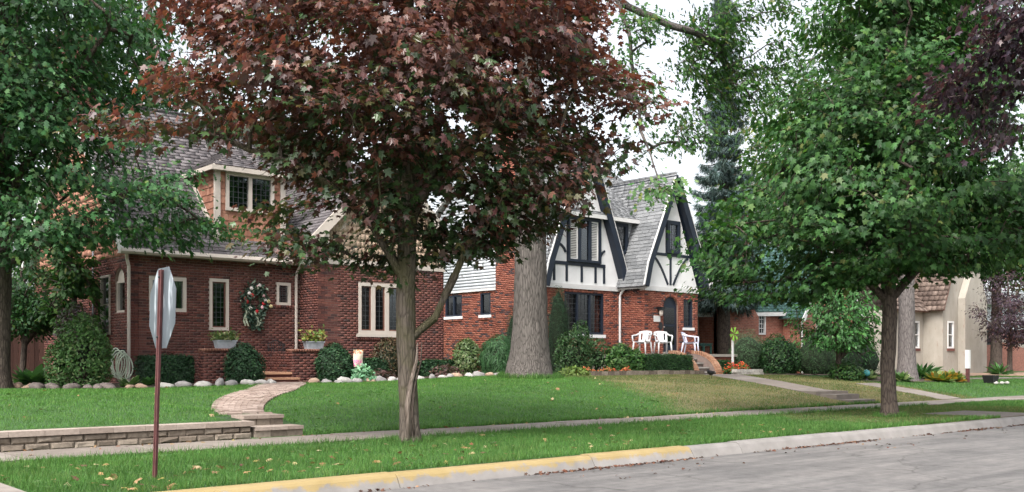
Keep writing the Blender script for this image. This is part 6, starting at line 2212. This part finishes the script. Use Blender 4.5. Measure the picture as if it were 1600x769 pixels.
for (x0, w) in ((12.06, .05), (12.33, .05), (12.42, .04), (12.0, .04)):
    pts = [(x0 + .04 * math.sin(i * .9 + x0 * 9), YM - .12 - .015 * (i % 2), 2.62 - .07 * i) for i in range(7)]
    for p, q in zip(pts[:-1], pts[1:]):
        rb.add([(p[0] - w / 2, p[1], p[2]), (p[0] + w / 2, p[1] - .01, p[2]), (q[0] + w / 2, q[1] - .01, q[2]), (q[0] - w / 2, q[1], q[2])], [(0, 1, 2, 3)])
MAT['ribbon'] = plain('ribbon', (.36, .40, .30), .5, .5, 60, .1)
rb.build('ribbon', 'ribbon', wr)

# ------------------------------------------------------------------ planters on the porch walls
MAT['planter'] = plain('planter', (.33, .35, .385), .7, .15, 14, .2)
def planter(label, x, y, z, w, seed, cols, tall):
    r = thing('planter_box', label, 'planter', None, (x, y, z))
    mb = MB()
    mb.hexa([(x - w / 2 + .03, y - .09, z), (x + w / 2 - .03, y - .09, z), (x + w / 2 - .03, y + .09, z), (x - w / 2 + .03, y + .09, z), (x - w / 2, y - .11, z + .17), (x + w / 2, y - .11, z + .17), (x + w / 2, y + .11, z + .17), (x - w / 2, y + .11, z + .17)])
    mb.build('box', 'planter', r)
    MB().box(x - w / 2 - .015, x + w / 2 + .015, y - .125, y + .125, z + .172, z + .2).build('rim', 'planter', r)
    g = np.random.default_rng(seed)
    n = 320
    p = np.column_stack([x + g.uniform(-w / 2 - .1, w / 2 + .06, n), y + g.normal(0, .08, n), z + .2 + np.abs(g.normal(0, tall, n))])
    t = np.column_stack([g.normal(0, .7, n), g.normal(0, .5, n), g.uniform(0, 1, n)])
    leaves('plants', p, g.normal(0, .6, (n, 3)) + np.array([[0, -.4, .5]]), t, g.uniform(.06, .13, n), T_OVAL, pick_cols(n, *cols, g), 'leaf', r, kind='stuff')
    return r
planter('pale grey planter box with trailing plants left of the porch steps', 10.55, 22.87, 1.572, .5, 3, ([(.1, .16, .05), (.2, .22, .08), (.35, .36, .2), (.06, .1, .03)], [3, 2, 1, 2]), .09)
planter('pale grey planter box with upright plants right of the porch steps', 12.98, 22.87, 1.572, .5, 4, ([(.2, .26, .06), (.3, .25, .08), (.4, .15, .12), (.1, .16, .04)], [3, 2, .6, 2]), .14)

# dark iron bench on the porch
bn = thing('iron_bench', 'small dark iron bench on the brick porch', 'bench', None, (12.8, 24.2, .985))
bx0, bx1, by, bz = 12.52, 13.05, 24.2, .985
for k in range(6):
    MB().box(bx0, bx1, by + .055 * k, by + .055 * k + .04, bz + .40, bz + .42).build('seat_slat', 'metal_dark', bn)
for x in (bx0 + .02, bx1 - .05):
    for y in (by + .01, by + .3):
        MB().box(x, x + .03, y, y + .03, bz, bz + .4).build('leg', 'metal_dark', bn)
    MB().tube([(x + .015, by, bz + .4), (x + .015, by - .01, bz + .58), (x + .015, by + .15, bz + .62), (x + .015, by + .32, bz + .6)], .015, 6).build('armrest', 'metal_dark', bn)
mb = MB()
mb.tube([(bx0 + .03, by + .32, bz + .4), (bx0 + .03, by + .36, bz + .74), ((bx0 + bx1) / 2, by + .37, bz + .84), (bx1 - .03, by + .36, bz + .74), (bx1 - .03, by + .32, bz + .4)], .016, 6)
for i in range(1, 8):
    x = bx0 + (bx1 - bx0) * i / 8
    mb.tube([(x, by + .33, bz + .42), (x, by + .365, bz + .78)], .008, 5)
mb.build('backrest', 'metal_dark', bn)

# garden flag on a thin stand: pale cloth with a red and pink print
gf = thing('garden_flag', 'small garden flag with red and pink printed flowers on a wire stand', 'flag', None, (13.72, 21.95, .72))
m_, nt_, p_ = nodemat('flag_cloth')
tc_ = nt_.nodes.new('ShaderNodeTexCoord').outputs['Generated']
sx_ = nt_.nodes.new('ShaderNodeSeparateXYZ')
nt_.links.new(tc_, sx_.inputs[0])
vo_ = nt_.nodes.new('ShaderNodeTexVoronoi')
vo_.inputs['Scale'].default_value = 6.0
nt_.links.new(tc_, vo_.inputs['Vector'])
blot = ramp(nt_, vo_.outputs['Distance'], [(.46, (1, 1, 1)), (.58, (0, 0, 0))]).outputs[0]
zone = ramp(nt_, sx_.outputs[2], [(.38, (1, 1, 1)), (.46, (0, 0, 0)), (.74, (0, 0, 0)), (.78, (1, 1, 1))]).outputs[0]
ink = ramp(nt_, sx_.outputs[2], [(.0, (.6, .02, .05)), (.12, (.75, .1, .35)), (.5, (.8, .2, .45)), (.78, (.65, .08, .03)), (1, (.7, .3, .05))]).outputs[0]
nt_.links.new(mix(nt_, mix(nt_, 1.0, blot, zone, 'MULTIPLY'), (.72, .62, .5), ink), p_.inputs['Base Color'])
setp(p_, Roughness=.8)
MAT['flag_cloth'] = m_
mb = MB()
NN = 8
for j in range(NN + 1):
    for i in range(5):
        mb.v.append((13.58 + .28 * i / 4, 21.9 + .02 * math.sin(i * 1.3 + j * .5), 1.56 - .44 * j / NN - .012 * i / 4))
mb.f = [(j * 5 + i, j * 5 + i + 1, (j + 1) * 5 + i + 1, (j + 1) * 5 + i) for j in range(NN) for i in range(4)]
mb.build('cloth', 'flag_cloth', gf, True)
MB().tube([(13.9, 21.92, .6), (13.9, 21.92, 1.58), (13.57, 21.9, 1.58)], .006, 6).build('stand', 'metal_dark', gf)

# garden hose coiled on the left corner, electric meter
MAT['hose'] = plain('hose', (.55, .62, .50), .5, .12, 10, .05)
ho = thing('garden_hose', 'pale green garden hose coiled at the left corner of the brick house', 'hose', None, (8.66, 24.6, 1.2))
for i in range(6):
    a0_ = .13 + .02 * (i % 3)
    cx_, cz_, rz_ = 8.63 + .04 * (i - 2.5), 1.22 - .02 * i, .36 - .035 * (i % 3)
    MB().tube([(cx_ + a0_ * math.sin(t), 24.55 + .03 * math.cos(t * 2 + i) - .015 * i, cz_ + rz_ * math.cos(t)) for t in np.linspace(0, 2 * math.pi, 22)], .017, 6).build('coil', 'hose', ho, True)
MB().tube([(8.5, 24.5, .98), (8.42, 24.4, .92), (8.5, 24.36, .85), (8.7, 24.4, .8), (8.8, 24.3, .74)], .017, 6).build('loose_end', 'hose', ho, True)
MB().box(8.56, 8.78, 24.62, 24.86, 1.42, 1.56).build('hanger', 'metal_dark', ho)
mt = thing('electric_meter', 'pale grey electric meter box on the left wall of the brick house', 'meter', None, (8.93, 27.4, 1.9))
MB().box(8.84, 8.985, 27.2, 27.55, 1.75, 2.25).build('box', 'planter', mt)
MB().lathe((8.80, 27.38, 1.98), [(.0, 0), (.09, .005), (.09, .12), (.06, .15)], 12).build('dial', 'trim_white', mt, True)
MB().tube([(8.91, 27.38, .6), (8.91, 27.38, 1.76)], .025, 6).build('conduit', 'planter', mt)
MB().tube([(8.91, 27.38, 2.24), (8.91, 27.38, 4.2)], .025, 6).build('conduit', 'planter', mt)

# ------------------------------------------------------------------ porch chairs and table
def chair(label, x, y, z, rot, mat):
    r = thing('plastic_chair', label, 'chair', 'resin armchairs on the porch', (x, y, z))
    M = Matrix.Rotation(rot, 4, 'Z')
    def w(mb):
        mb.v = [tuple(M @ Vector(p) + Vector((x, y, z))) for p in mb.v]
        return mb
    # local: facing -y
    mb = MB()
    n = 7
    for j in range(n):
        for i in range(n):
            u, v = i / (n - 1) - .5, j / (n - 1) - .5
            mb.v.append((u * .46, v * .44, .42 - .025 * math.cos(u * 3) - .02 * v + (.015 if abs(u) > .4 else 0)))
    mb.f = [(j * n + i, j * n + i + 1, (j + 1) * n + i + 1, (j + 1) * n + i) for j in range(n - 1) for i in range(n - 1)]
    k = len(mb.v)
    mb.v += [(p[0], p[1], p[2] - .025) for p in mb.v[:k]]
    mb.f += [tuple(q + k for q in f[::-1]) for f in mb.f[:]]
    w(mb).build('seat', mat, r, True)
    mb = MB()
    n, mrow = 9, 6
    for j in range(mrow):
        for i in range(n):
            u = i / (n - 1) - .5
            t = j / (mrow - 1)
            mb.v.append((u * (.44 + .06 * t), .22 + .10 * t - .22 * u * u * 1.4, .42 + .40 * t - .16 * u * u * t))
    mb.f = [(j * n + i, j * n + i + 1, (j + 1) * n + i + 1, (j + 1) * n + i) for j in range(mrow - 1) for i in range(n - 1) if not (1 <= j <= 3 and i in (1, 6))]
    k = len(mb.v)
    mb.v += [(p[0], p[1] + .015, p[2]) for p in mb.v[:k]]
    mb.f += [tuple(q + k for q in f[::-1]) for f in mb.f[:]]
    w(mb).build('backrest', mat, r, True)
    for s in (-1, 1):
        w(MB().tube([(s * .24, .24, .72), (s * .285, .1, .66), (s * .29, -.12, .645), (s * .27, -.24, .62), (s * .25, -.25, .5), (s * .235, -.235, .40)], [.03, .03, .03, .028, .026, .024], 6)).build('armrest', mat, r, True)
        w(MB().tube([(s * .22, -.22, .42), (s * .25, -.26, 0)], [.034, .022], 6)).build('leg', mat, r, True)
        w(MB().tube([(s * .21, .2, .42), (s * .24, .28, 0)], [.034, .022], 6)).build('leg', mat, r, True)
chair('leftmost white plastic chair, seen side-on, on the porch', 26.15, 23.3, 1.5, R(-75), 'plastic_white')
chair('white plastic chair just left of the arched door', 27.0, 23.1, 1.5, R(-30), 'plastic_white')
chair('lilac-grey plastic chair right of the arched door', 28.75, 23.3, 1.5, R(25), 'plastic_lilac')
tb = thing('side_table', 'small dark green plastic table beside the lilac chair', 'table', None, (29.5, 23.3, 1.5))
MB().box(29.25, 29.75, 23.05, 23.55, 1.86, 1.90).build('table_top', 'plastic_green', tb)
MB().box(29.28, 29.72, 23.08, 23.52, 1.80, 1.858).build('apron', 'plastic_green', tb)
for x in (29.27, 29.68):
    for y in (23.07, 23.48):
        MB().box(x, x + .05, y, y + .05, 1.5, 1.80).build('leg', 'plastic_green', tb)

# ------------------------------------------------------------------ small things in the yards
def bird(label, x, y):
    z = zf(x, y) + .03
    r = thing('black_bird', label, 'bird', None, (x, y, z))
    mb = MB()
    # one continuous body: tail, belly, breast, neck, head, beak
    mb.tube([(x + .20, y + .03, z + .17), (x + .14, y + .02, z + .16), (x + .06, y, z + .155), (x - .02, y, z + .16), (x - .08, y, z + .18), (x - .115, y, z + .215), (x - .14, y, z + .225), (x - .185, y, z + .21)],
            [.014, .03, .062, .075, .06, .042, .036, .006], 10)
    mb.build('body', 'black', r, True)
    for s in (-1, 1):
        MB().prism([(x - .04, y + s * .07, z + .19), (x + .05, y + s * .075, z + .17), (x + .17, y + s * .04, z + .155), (x + .08, y + s * .07, z + .20), (x - .02, y + s * .065, z + .215)], (0, s * .01, 0)).build('wing', 'black', r)
        MB().tube([(x, y + s * .03, z + .10), (x + .01, y + s * .03, z + .05), (x - .01, y + s * .03, z - .02)], .006, 5).build('leg', 'black', r)
bird('black bird standing on the dry lawn in front of the porch steps', 23.4, 18.2)

MAT['globe_teal'] = plain('globe_teal', (.05, .22, .23), .15, .15, 4, 0)
MAT['globe_blue'] = plain('globe_blue', (.01, .02, .45), .1, .1, 4, 0)
def globe(label, x, y, mat, h, rad):
    z = zf(x, y)
    r = thing('gazing_globe', label, 'garden ornament', 'glass globes by the hostas', (x, y, z))
    MB().lathe((x, y, z - .05), [(.09, 0), (.07, .06), (.03, .12), (.03, h - rad * .9), (.06, h - rad * .8)], 10).build('stand', 'metal_dark', r)
    MB().blob((x, y, z + h), (rad, rad, rad), 3, 0).build('ball', mat, r, True)
globe('teal glass gazing globe left of the second street tree', 29.8, 16.9, 'globe_teal', .26, .115)
globe('deep blue gazing globe beside the second street tree', 30.8, 16.8, 'globe_blue', .62, .11)
wp = thing('white_post', 'white-topped brown marker post beside the orange hostas', 'post', None, (35.0, 16.0, zf(35, 16)))
z = zf(35, 16)
MB().box(34.94, 35.06, 15.955, 16.045, z - .1, z + .5).build('lower_post', 'post_brown', wp)
MB().box(34.92, 35.08, 15.94, 16.06, z + .502, z + 1.15).build('sleeve', 'trim_white', wp)
bp = thing('black_planter', 'small black box among pale stones on the far green lawn', 'planter', None, (35.9, 15.6, zf(35.9, 15.6)))
z = zf(35.9, 15.6)
MB().hexa([(35.72, 15.45, z), (36.08, 15.45, z), (36.08, 15.75, z), (35.72, 15.75, z), (35.66, 15.4, z + .3), (36.14, 15.4, z + .3), (36.14, 15.8, z + .3), (35.66, 15.8, z + .3)]).build('box', 'black', bp)
for i in range(8):
    MB().blob((35.5 + .15 * i, 15.25 + .05 * (i % 3), z + .03), (.09, .08, .06), 1, .15, i).build('stone', 'stone_white', bp, True)
pw = thing('pinwheel_post', 'thin white stake topped with a lime-green pinwheel by the red flowers', 'garden ornament', None, (28.75, 21.4, zf(28.75, 21.4)))
z = zf(28.75, 21.4)
MB().box(28.72, 28.78, 21.37, 21.43, z - .05, z + 1.25).build('stake', 'trim_white', pw)
MAT['lime'] = plain('lime', (.25, .5, .06), .5, .2)
for k in range(6):
    a = k * math.pi / 3
    c = Vector((28.75, 21.34, z + 1.45))
    d = Vector((math.cos(a), 0, math.sin(a)))
    e = Vector((-math.sin(a), 0, math.cos(a)))
    MB().prism([c + d * .03, c + d * .26 + e * .02, c + d * .2 + e * .12], (0, -.012, 0)).build('blade', 'lime', pw)
hr = thing('handrail', 'sloping grey handrail by the far brick house', 'railing')
strip(hr, (66.5, 28.2, 2.55), (72.0, 25.4, 1.2), .08, .22, 'trim_cream', 'rail')
MB().box(66.4, 66.5, 28.15, 28.25, .4, 2.6).build('post', 'metal_dark', hr)
MB().box(71.9, 72.0, 25.35, 25.45, .3, 1.25).build('post', 'metal_dark', hr)
mb = MB()
mb.tube([(30.85, 25.6, .55), (31.4, 25.4, .62)], .04, 6)

# ------------------------------------------------------------------ grass, fallen leaves, kerb litter
def on_grass(X, Y):
    m = dist_path(X, Y, PATH1, PW1) > .02
    m &= dist_path(X, Y, PATH2, PW2) > .02
    m &= ~((X > 6.25) & (X < 7.34) & (Y > 13.2) & (Y < 14.05))
    m &= ~((X < 6.56) & (Y > 13.1) & (Y < 13.53))
    m &= ~((Y > 11.99) & (Y < 13.19))
    m &= ~((X > 27.3 + (Y - 13.2) * .2) & (X < 28.5 + (Y - 13.2) * .2) & (Y > 13) & (Y < 16.2))
    m &= ~((X > 20.2) & (X < 22.2) & (Y < 10.2))
    m &= ~((X < 2.46) & (Y < 12))
    m &= ~((X > 22.9) & (X < 24.1) & (Y > 13.3) & (Y < 14.4))
    return m
bedpoly = [np.array(b) for b in BEDS]
def in_beds(X, Y):
    r = np.zeros(len(X), bool)
    for b in BEDS:
        c = np.zeros(len(X), bool)
        j = len(b) - 1
        for i in range(len(b)):
            xi, yi = b[i]
            xj, yj = b[j]
            if yi != yj:
                c ^= ((yi > Y) != (yj > Y)) & (X < (xj - xi) * (Y - yi) / (yj - yi) + xi)
            j = i
        r |= c
    return r
def vnoise(x, y, s, seed=0):
    return (np.sin(x * s + seed) * np.cos(y * s * 1.3 + seed * 2) + np.sin(x * s * 2.3 + y * s * 1.7 + seed) * .6 + np.sin(y * s * 3.1 - x * s * .9) * .4) / 2
def blades(name, label, X, Y, h, wd, cols, g, kindlabel='grass'):
    m = on_grass(X, Y) & ~in_beds(X, Y)
    X, Y, h, wd, cols = X[m], Y[m], h[m], wd[m], cols[m]
    n = len(X)
    Z = zg(X, Y) - .008
    pt = vnoise(X, Y, 1.7, 6) * .5 + vnoise(X, Y, 4.3, 9) * .35 + vnoise(X, Y, .6, 3) * .4
    cols = cols * (1 + .28 * pt[:, None]) * (1 + np.array([[.22, .0, .1]]) * np.clip(vnoise(X, Y, 2.9, 12), 0, 1)[:, None])
    h = h * (1 + .3 * vnoise(X, Y, 3.3, 5))
    a = g.uniform(0, 2 * math.pi, n)
    l = g.uniform(.1, .75, n) * h
    b = g.uniform(0, 2 * math.pi, n)
    V = np.zeros((n, 3, 3))
    V[:, 0] = np.column_stack([X - np.cos(a) * wd, Y - np.sin(a) * wd, Z])
    V[:, 1] = np.column_stack([X + np.cos(a) * wd, Y + np.sin(a) * wd, Z])
    V[:, 2] = np.column_stack([X + np.cos(b) * l, Y + np.sin(b) * l, Z + h])
    o = raw_mesh(name, V.reshape(-1, 3), [(0, 1, 2)], n, 3, 'grass', None, cols, False, kind='stuff')
    tag(o, label, kindlabel)
g = np.random.default_rng(3)
GG = ([(.058, .148, .030), (.078, .185, .040), (.042, .112, .023), (.12, .205, .058)], [3, 3, 2, 1])
DG = ([(.22, .20, .095), (.165, .17, .07), (.27, .235, .125), (.085, .14, .042)], [3, 3, 1.5, 2.6])
OG = ([(.085, .135, .036), (.13, .14, .052), (.055, .12, .028), (.18, .16, .078)], [3, 2, 3, 1])
# verge
n = 172000
X = 2.2 + 26 * g.random(n) ** 1.35
Y = g.uniform(8.56, 12.0, n)
c = pick_cols(n, *GG, g)
worn = (np.clip((X - 15.6) / 2.2, 0, 1) * np.clip((25.5 - X) / 2, 0, 1) + .35 * vnoise(X, Y, .9, 2)) > .45
k = worn & (g.random(n) < .8)
c[k] = pick_cols(int(k.sum()), *OG, g)
d = np.hypot(X, Y)
hgt = g.uniform(.035, .085, n) * (1 + .25 * vnoise(X, Y, 2.5)) * np.where(worn, .6, 1)
blades('verge_grass', 'bright green grass on the strip between kerb and sidewalk', X, Y, hgt, .0028 * d / 9, c, g)
# green lawns
n = 210000
X = 1.5 + 19.5 * g.random(n)
Y = 13.22 + 9.0 * g.random(n) ** 1.15
edge = np.interp(Y, DRYX, DRYY) + .5 * vnoise(X, Y, 1.1, 4)
keep = X < edge + g.normal(.15, .4, n)
X, Y = X[keep], Y[keep]
n = len(X)
c = pick_cols(n, *GG, g) * np.array([[1.08, 1.12, 1.0]])
d = np.hypot(X, Y)
blades('lawn_grass', 'short green lawn in front of the dark brick house', X, Y, g.uniform(.03, .06, n), .0032 * d / 13, c, g)
n = 34000
X = g.uniform(29.2, 46, n); Y = g.uniform(13.25, 18.6, n)
blades('far_lawn_grass', 'green lawn beyond the driveway by the hostas', X, Y, g.uniform(.04, .08, n), np.full(n, .008), pick_cols(n, *GG, g), g)
# dry lawn
n = 120000
X = g.uniform(15.5, 29.5, n)
Y = 13.22 + 8.6 * g.random(n) ** 1.1
edge = np.interp(Y, DRYX, DRYY) + .5 * vnoise(X, Y, 1.1, 4)
keep = (X > edge + g.normal(0, .35, n))
X, Y = X[keep], Y[keep]
n = len(X)
c = pick_cols(n, *DG, g)
gk = (vnoise(X, Y, .8, 1) > -.15) & (g.random(n) < .62)
c[gk] = pick_cols(int(gk.sum()), *OG, g)
blades('dry_grass', 'dry straw-coloured lawn in front of the half-timbered house', X, Y, g.uniform(.025, .055, n), .0034 * np.hypot(X, Y) / 13, c, g)

# longer tufts along edges and round the trunks, and broad-leaved weeds
n = 15000
q = g.random(n)
X = g.uniform(2.4, 24, n)
Y = np.where(q < .3, 8.585 + np.abs(g.normal(0, .02, n)), np.where(q < .6, 11.985 - np.abs(g.normal(0, .02, n)), 13.21 + np.abs(g.normal(0, .025, n))))
k = q > .9
X[k] = np.where(g.random(k.sum()) < .5, RM[0], GM[0]) + 0
a = g.uniform(0, 6.28, k.sum())
Y[k] = np.where(X[k] == RM[0], RM[1], GM[1]) + np.sin(a) * (.23 + np.abs(g.normal(0, .05, k.sum())))
X[k] += np.cos(a) * (.23 + np.abs(g.normal(0, .05, k.sum())))
blades('edge_grass', 'longer grass tufts along the kerb, sidewalk and trunks', X, Y, g.uniform(.05, .13, n), .0035 * np.hypot(X, Y) / 10, pick_cols(n, *GG, g), g)
n = 2600
a = g.uniform(0, 6.28, n)
rr_ = .68 + np.abs(g.normal(0, .09, n))
blades('trunk_grass', 'long grass round the foot of the giant trunk', BT[0] + rr_ * np.cos(a), BT[1] + rr_ * np.sin(a), g.uniform(.06, .2, n), np.full(n, .009), pick_cols(n, *GG, g), g)
n = 1500
c0x, c0y = g.uniform(2.5, 18, 130), g.uniform(8.8, 19, 130)
wi = g.integers(0, 130, n)
X, Y = c0x[wi] + g.normal(0, .1, n), c0y[wi] + g.normal(0, .1, n)
m = on_grass(X, Y)
X, Y = X[m], Y[m]
n = len(X)
o = leaves('lawn_weeds', np.column_stack([X, Y, zg(X, Y) + .03]), g.normal(0, .3, (n, 3)) + np.array([[0, 0, 1.]]), g.normal(0, 1, (n, 3)) * np.array([[1, 1, .2]]), g.uniform(.04, .09, n), T_OVAL, pick_cols(n, [(.07, .15, .04), (.1, .17, .06), (.05, .1, .03)], [2, 1, 2], g), 'leaf', None, kind='stuff')
tag(o, 'small broad-leaved weeds scattered through the grass', 'weeds')

# fallen leaves on grass, sidewalk and gutter
def litter(name, label, X, Y, Z, size, cols, g):
    n = len(X)
    o = leaves(name, np.column_stack([X, Y, Z]), g.normal(0, .35, (n, 3)) + np.array([[0, 0, 1.]]), np.column_stack([g.normal(0, 1, n), g.normal(0, 1, n), g.normal(0, .25, n)]), size, T_MAPLE2, cols, 'dead_leaf', None, kind='stuff')
    tag(o, label, 'leaves')
DL = ([(.28, .17, .085), (.19, .095, .045), (.38, .3, .17), (.12, .065, .04), (.3, .25, .08)], [3, 3, 1.5, 3, 1.2])
n = 330
X = np.concatenate([2.5 + 12 * g.random(n) ** 1.2, g.uniform(2.5, 20, 90)])
Y = np.concatenate([8.65 + 3.25 * g.beta(1.3, 2.2, n), g.uniform(13.3, 21, 90)])
keep = vnoise(X, Y, 1.9, 8) + g.normal(0, .35, len(X)) > -.1
X, Y = X[keep], Y[keep]
m = on_grass(X, Y)
X, Y = X[m], Y[m]
litter('fallen_leaves', 'brown and yellow leaves fallen on the grass', X, Y, zg(X, Y) + .035, g.uniform(.04, .105, len(X)), pick_cols(len(X), *DL, g), g)
X = g.uniform(2, 24, 160); Y = np.concatenate([g.normal(13.12, .1, 110), g.uniform(12, 13.2, 50)])
litter('sidewalk_leaves', 'scattered leaves and debris along the sidewalk edge', X, np.clip(Y, 12, 13.19), np.full(160, .185), g.uniform(.03, .08, 160), pick_cols(160, *DL, g), g)
n = 2600
X = g.uniform(2, 26, n)
dens = vnoise(X, 0 * X, 1.3, 3) + .3 * vnoise(X, 0 * X, 5.1, 1)
k = dens + g.normal(0, .3, n) > .05
X = X[k]; n = len(X)
Y = 8.29 - np.abs(g.normal(0, .05, n)) - (g.random(n) < .10) * g.uniform(0, .9, n)
litter('gutter_leaves', 'dark brown leaf litter lying along the gutter', X, Y, np.full(n, .022), g.uniform(.02, .06, n), pick_cols(n, [(.09, .035, .025), (.14, .06, .035), (.05, .028, .02), (.22, .12, .07)], [3, 2, 3, 1], g), g)
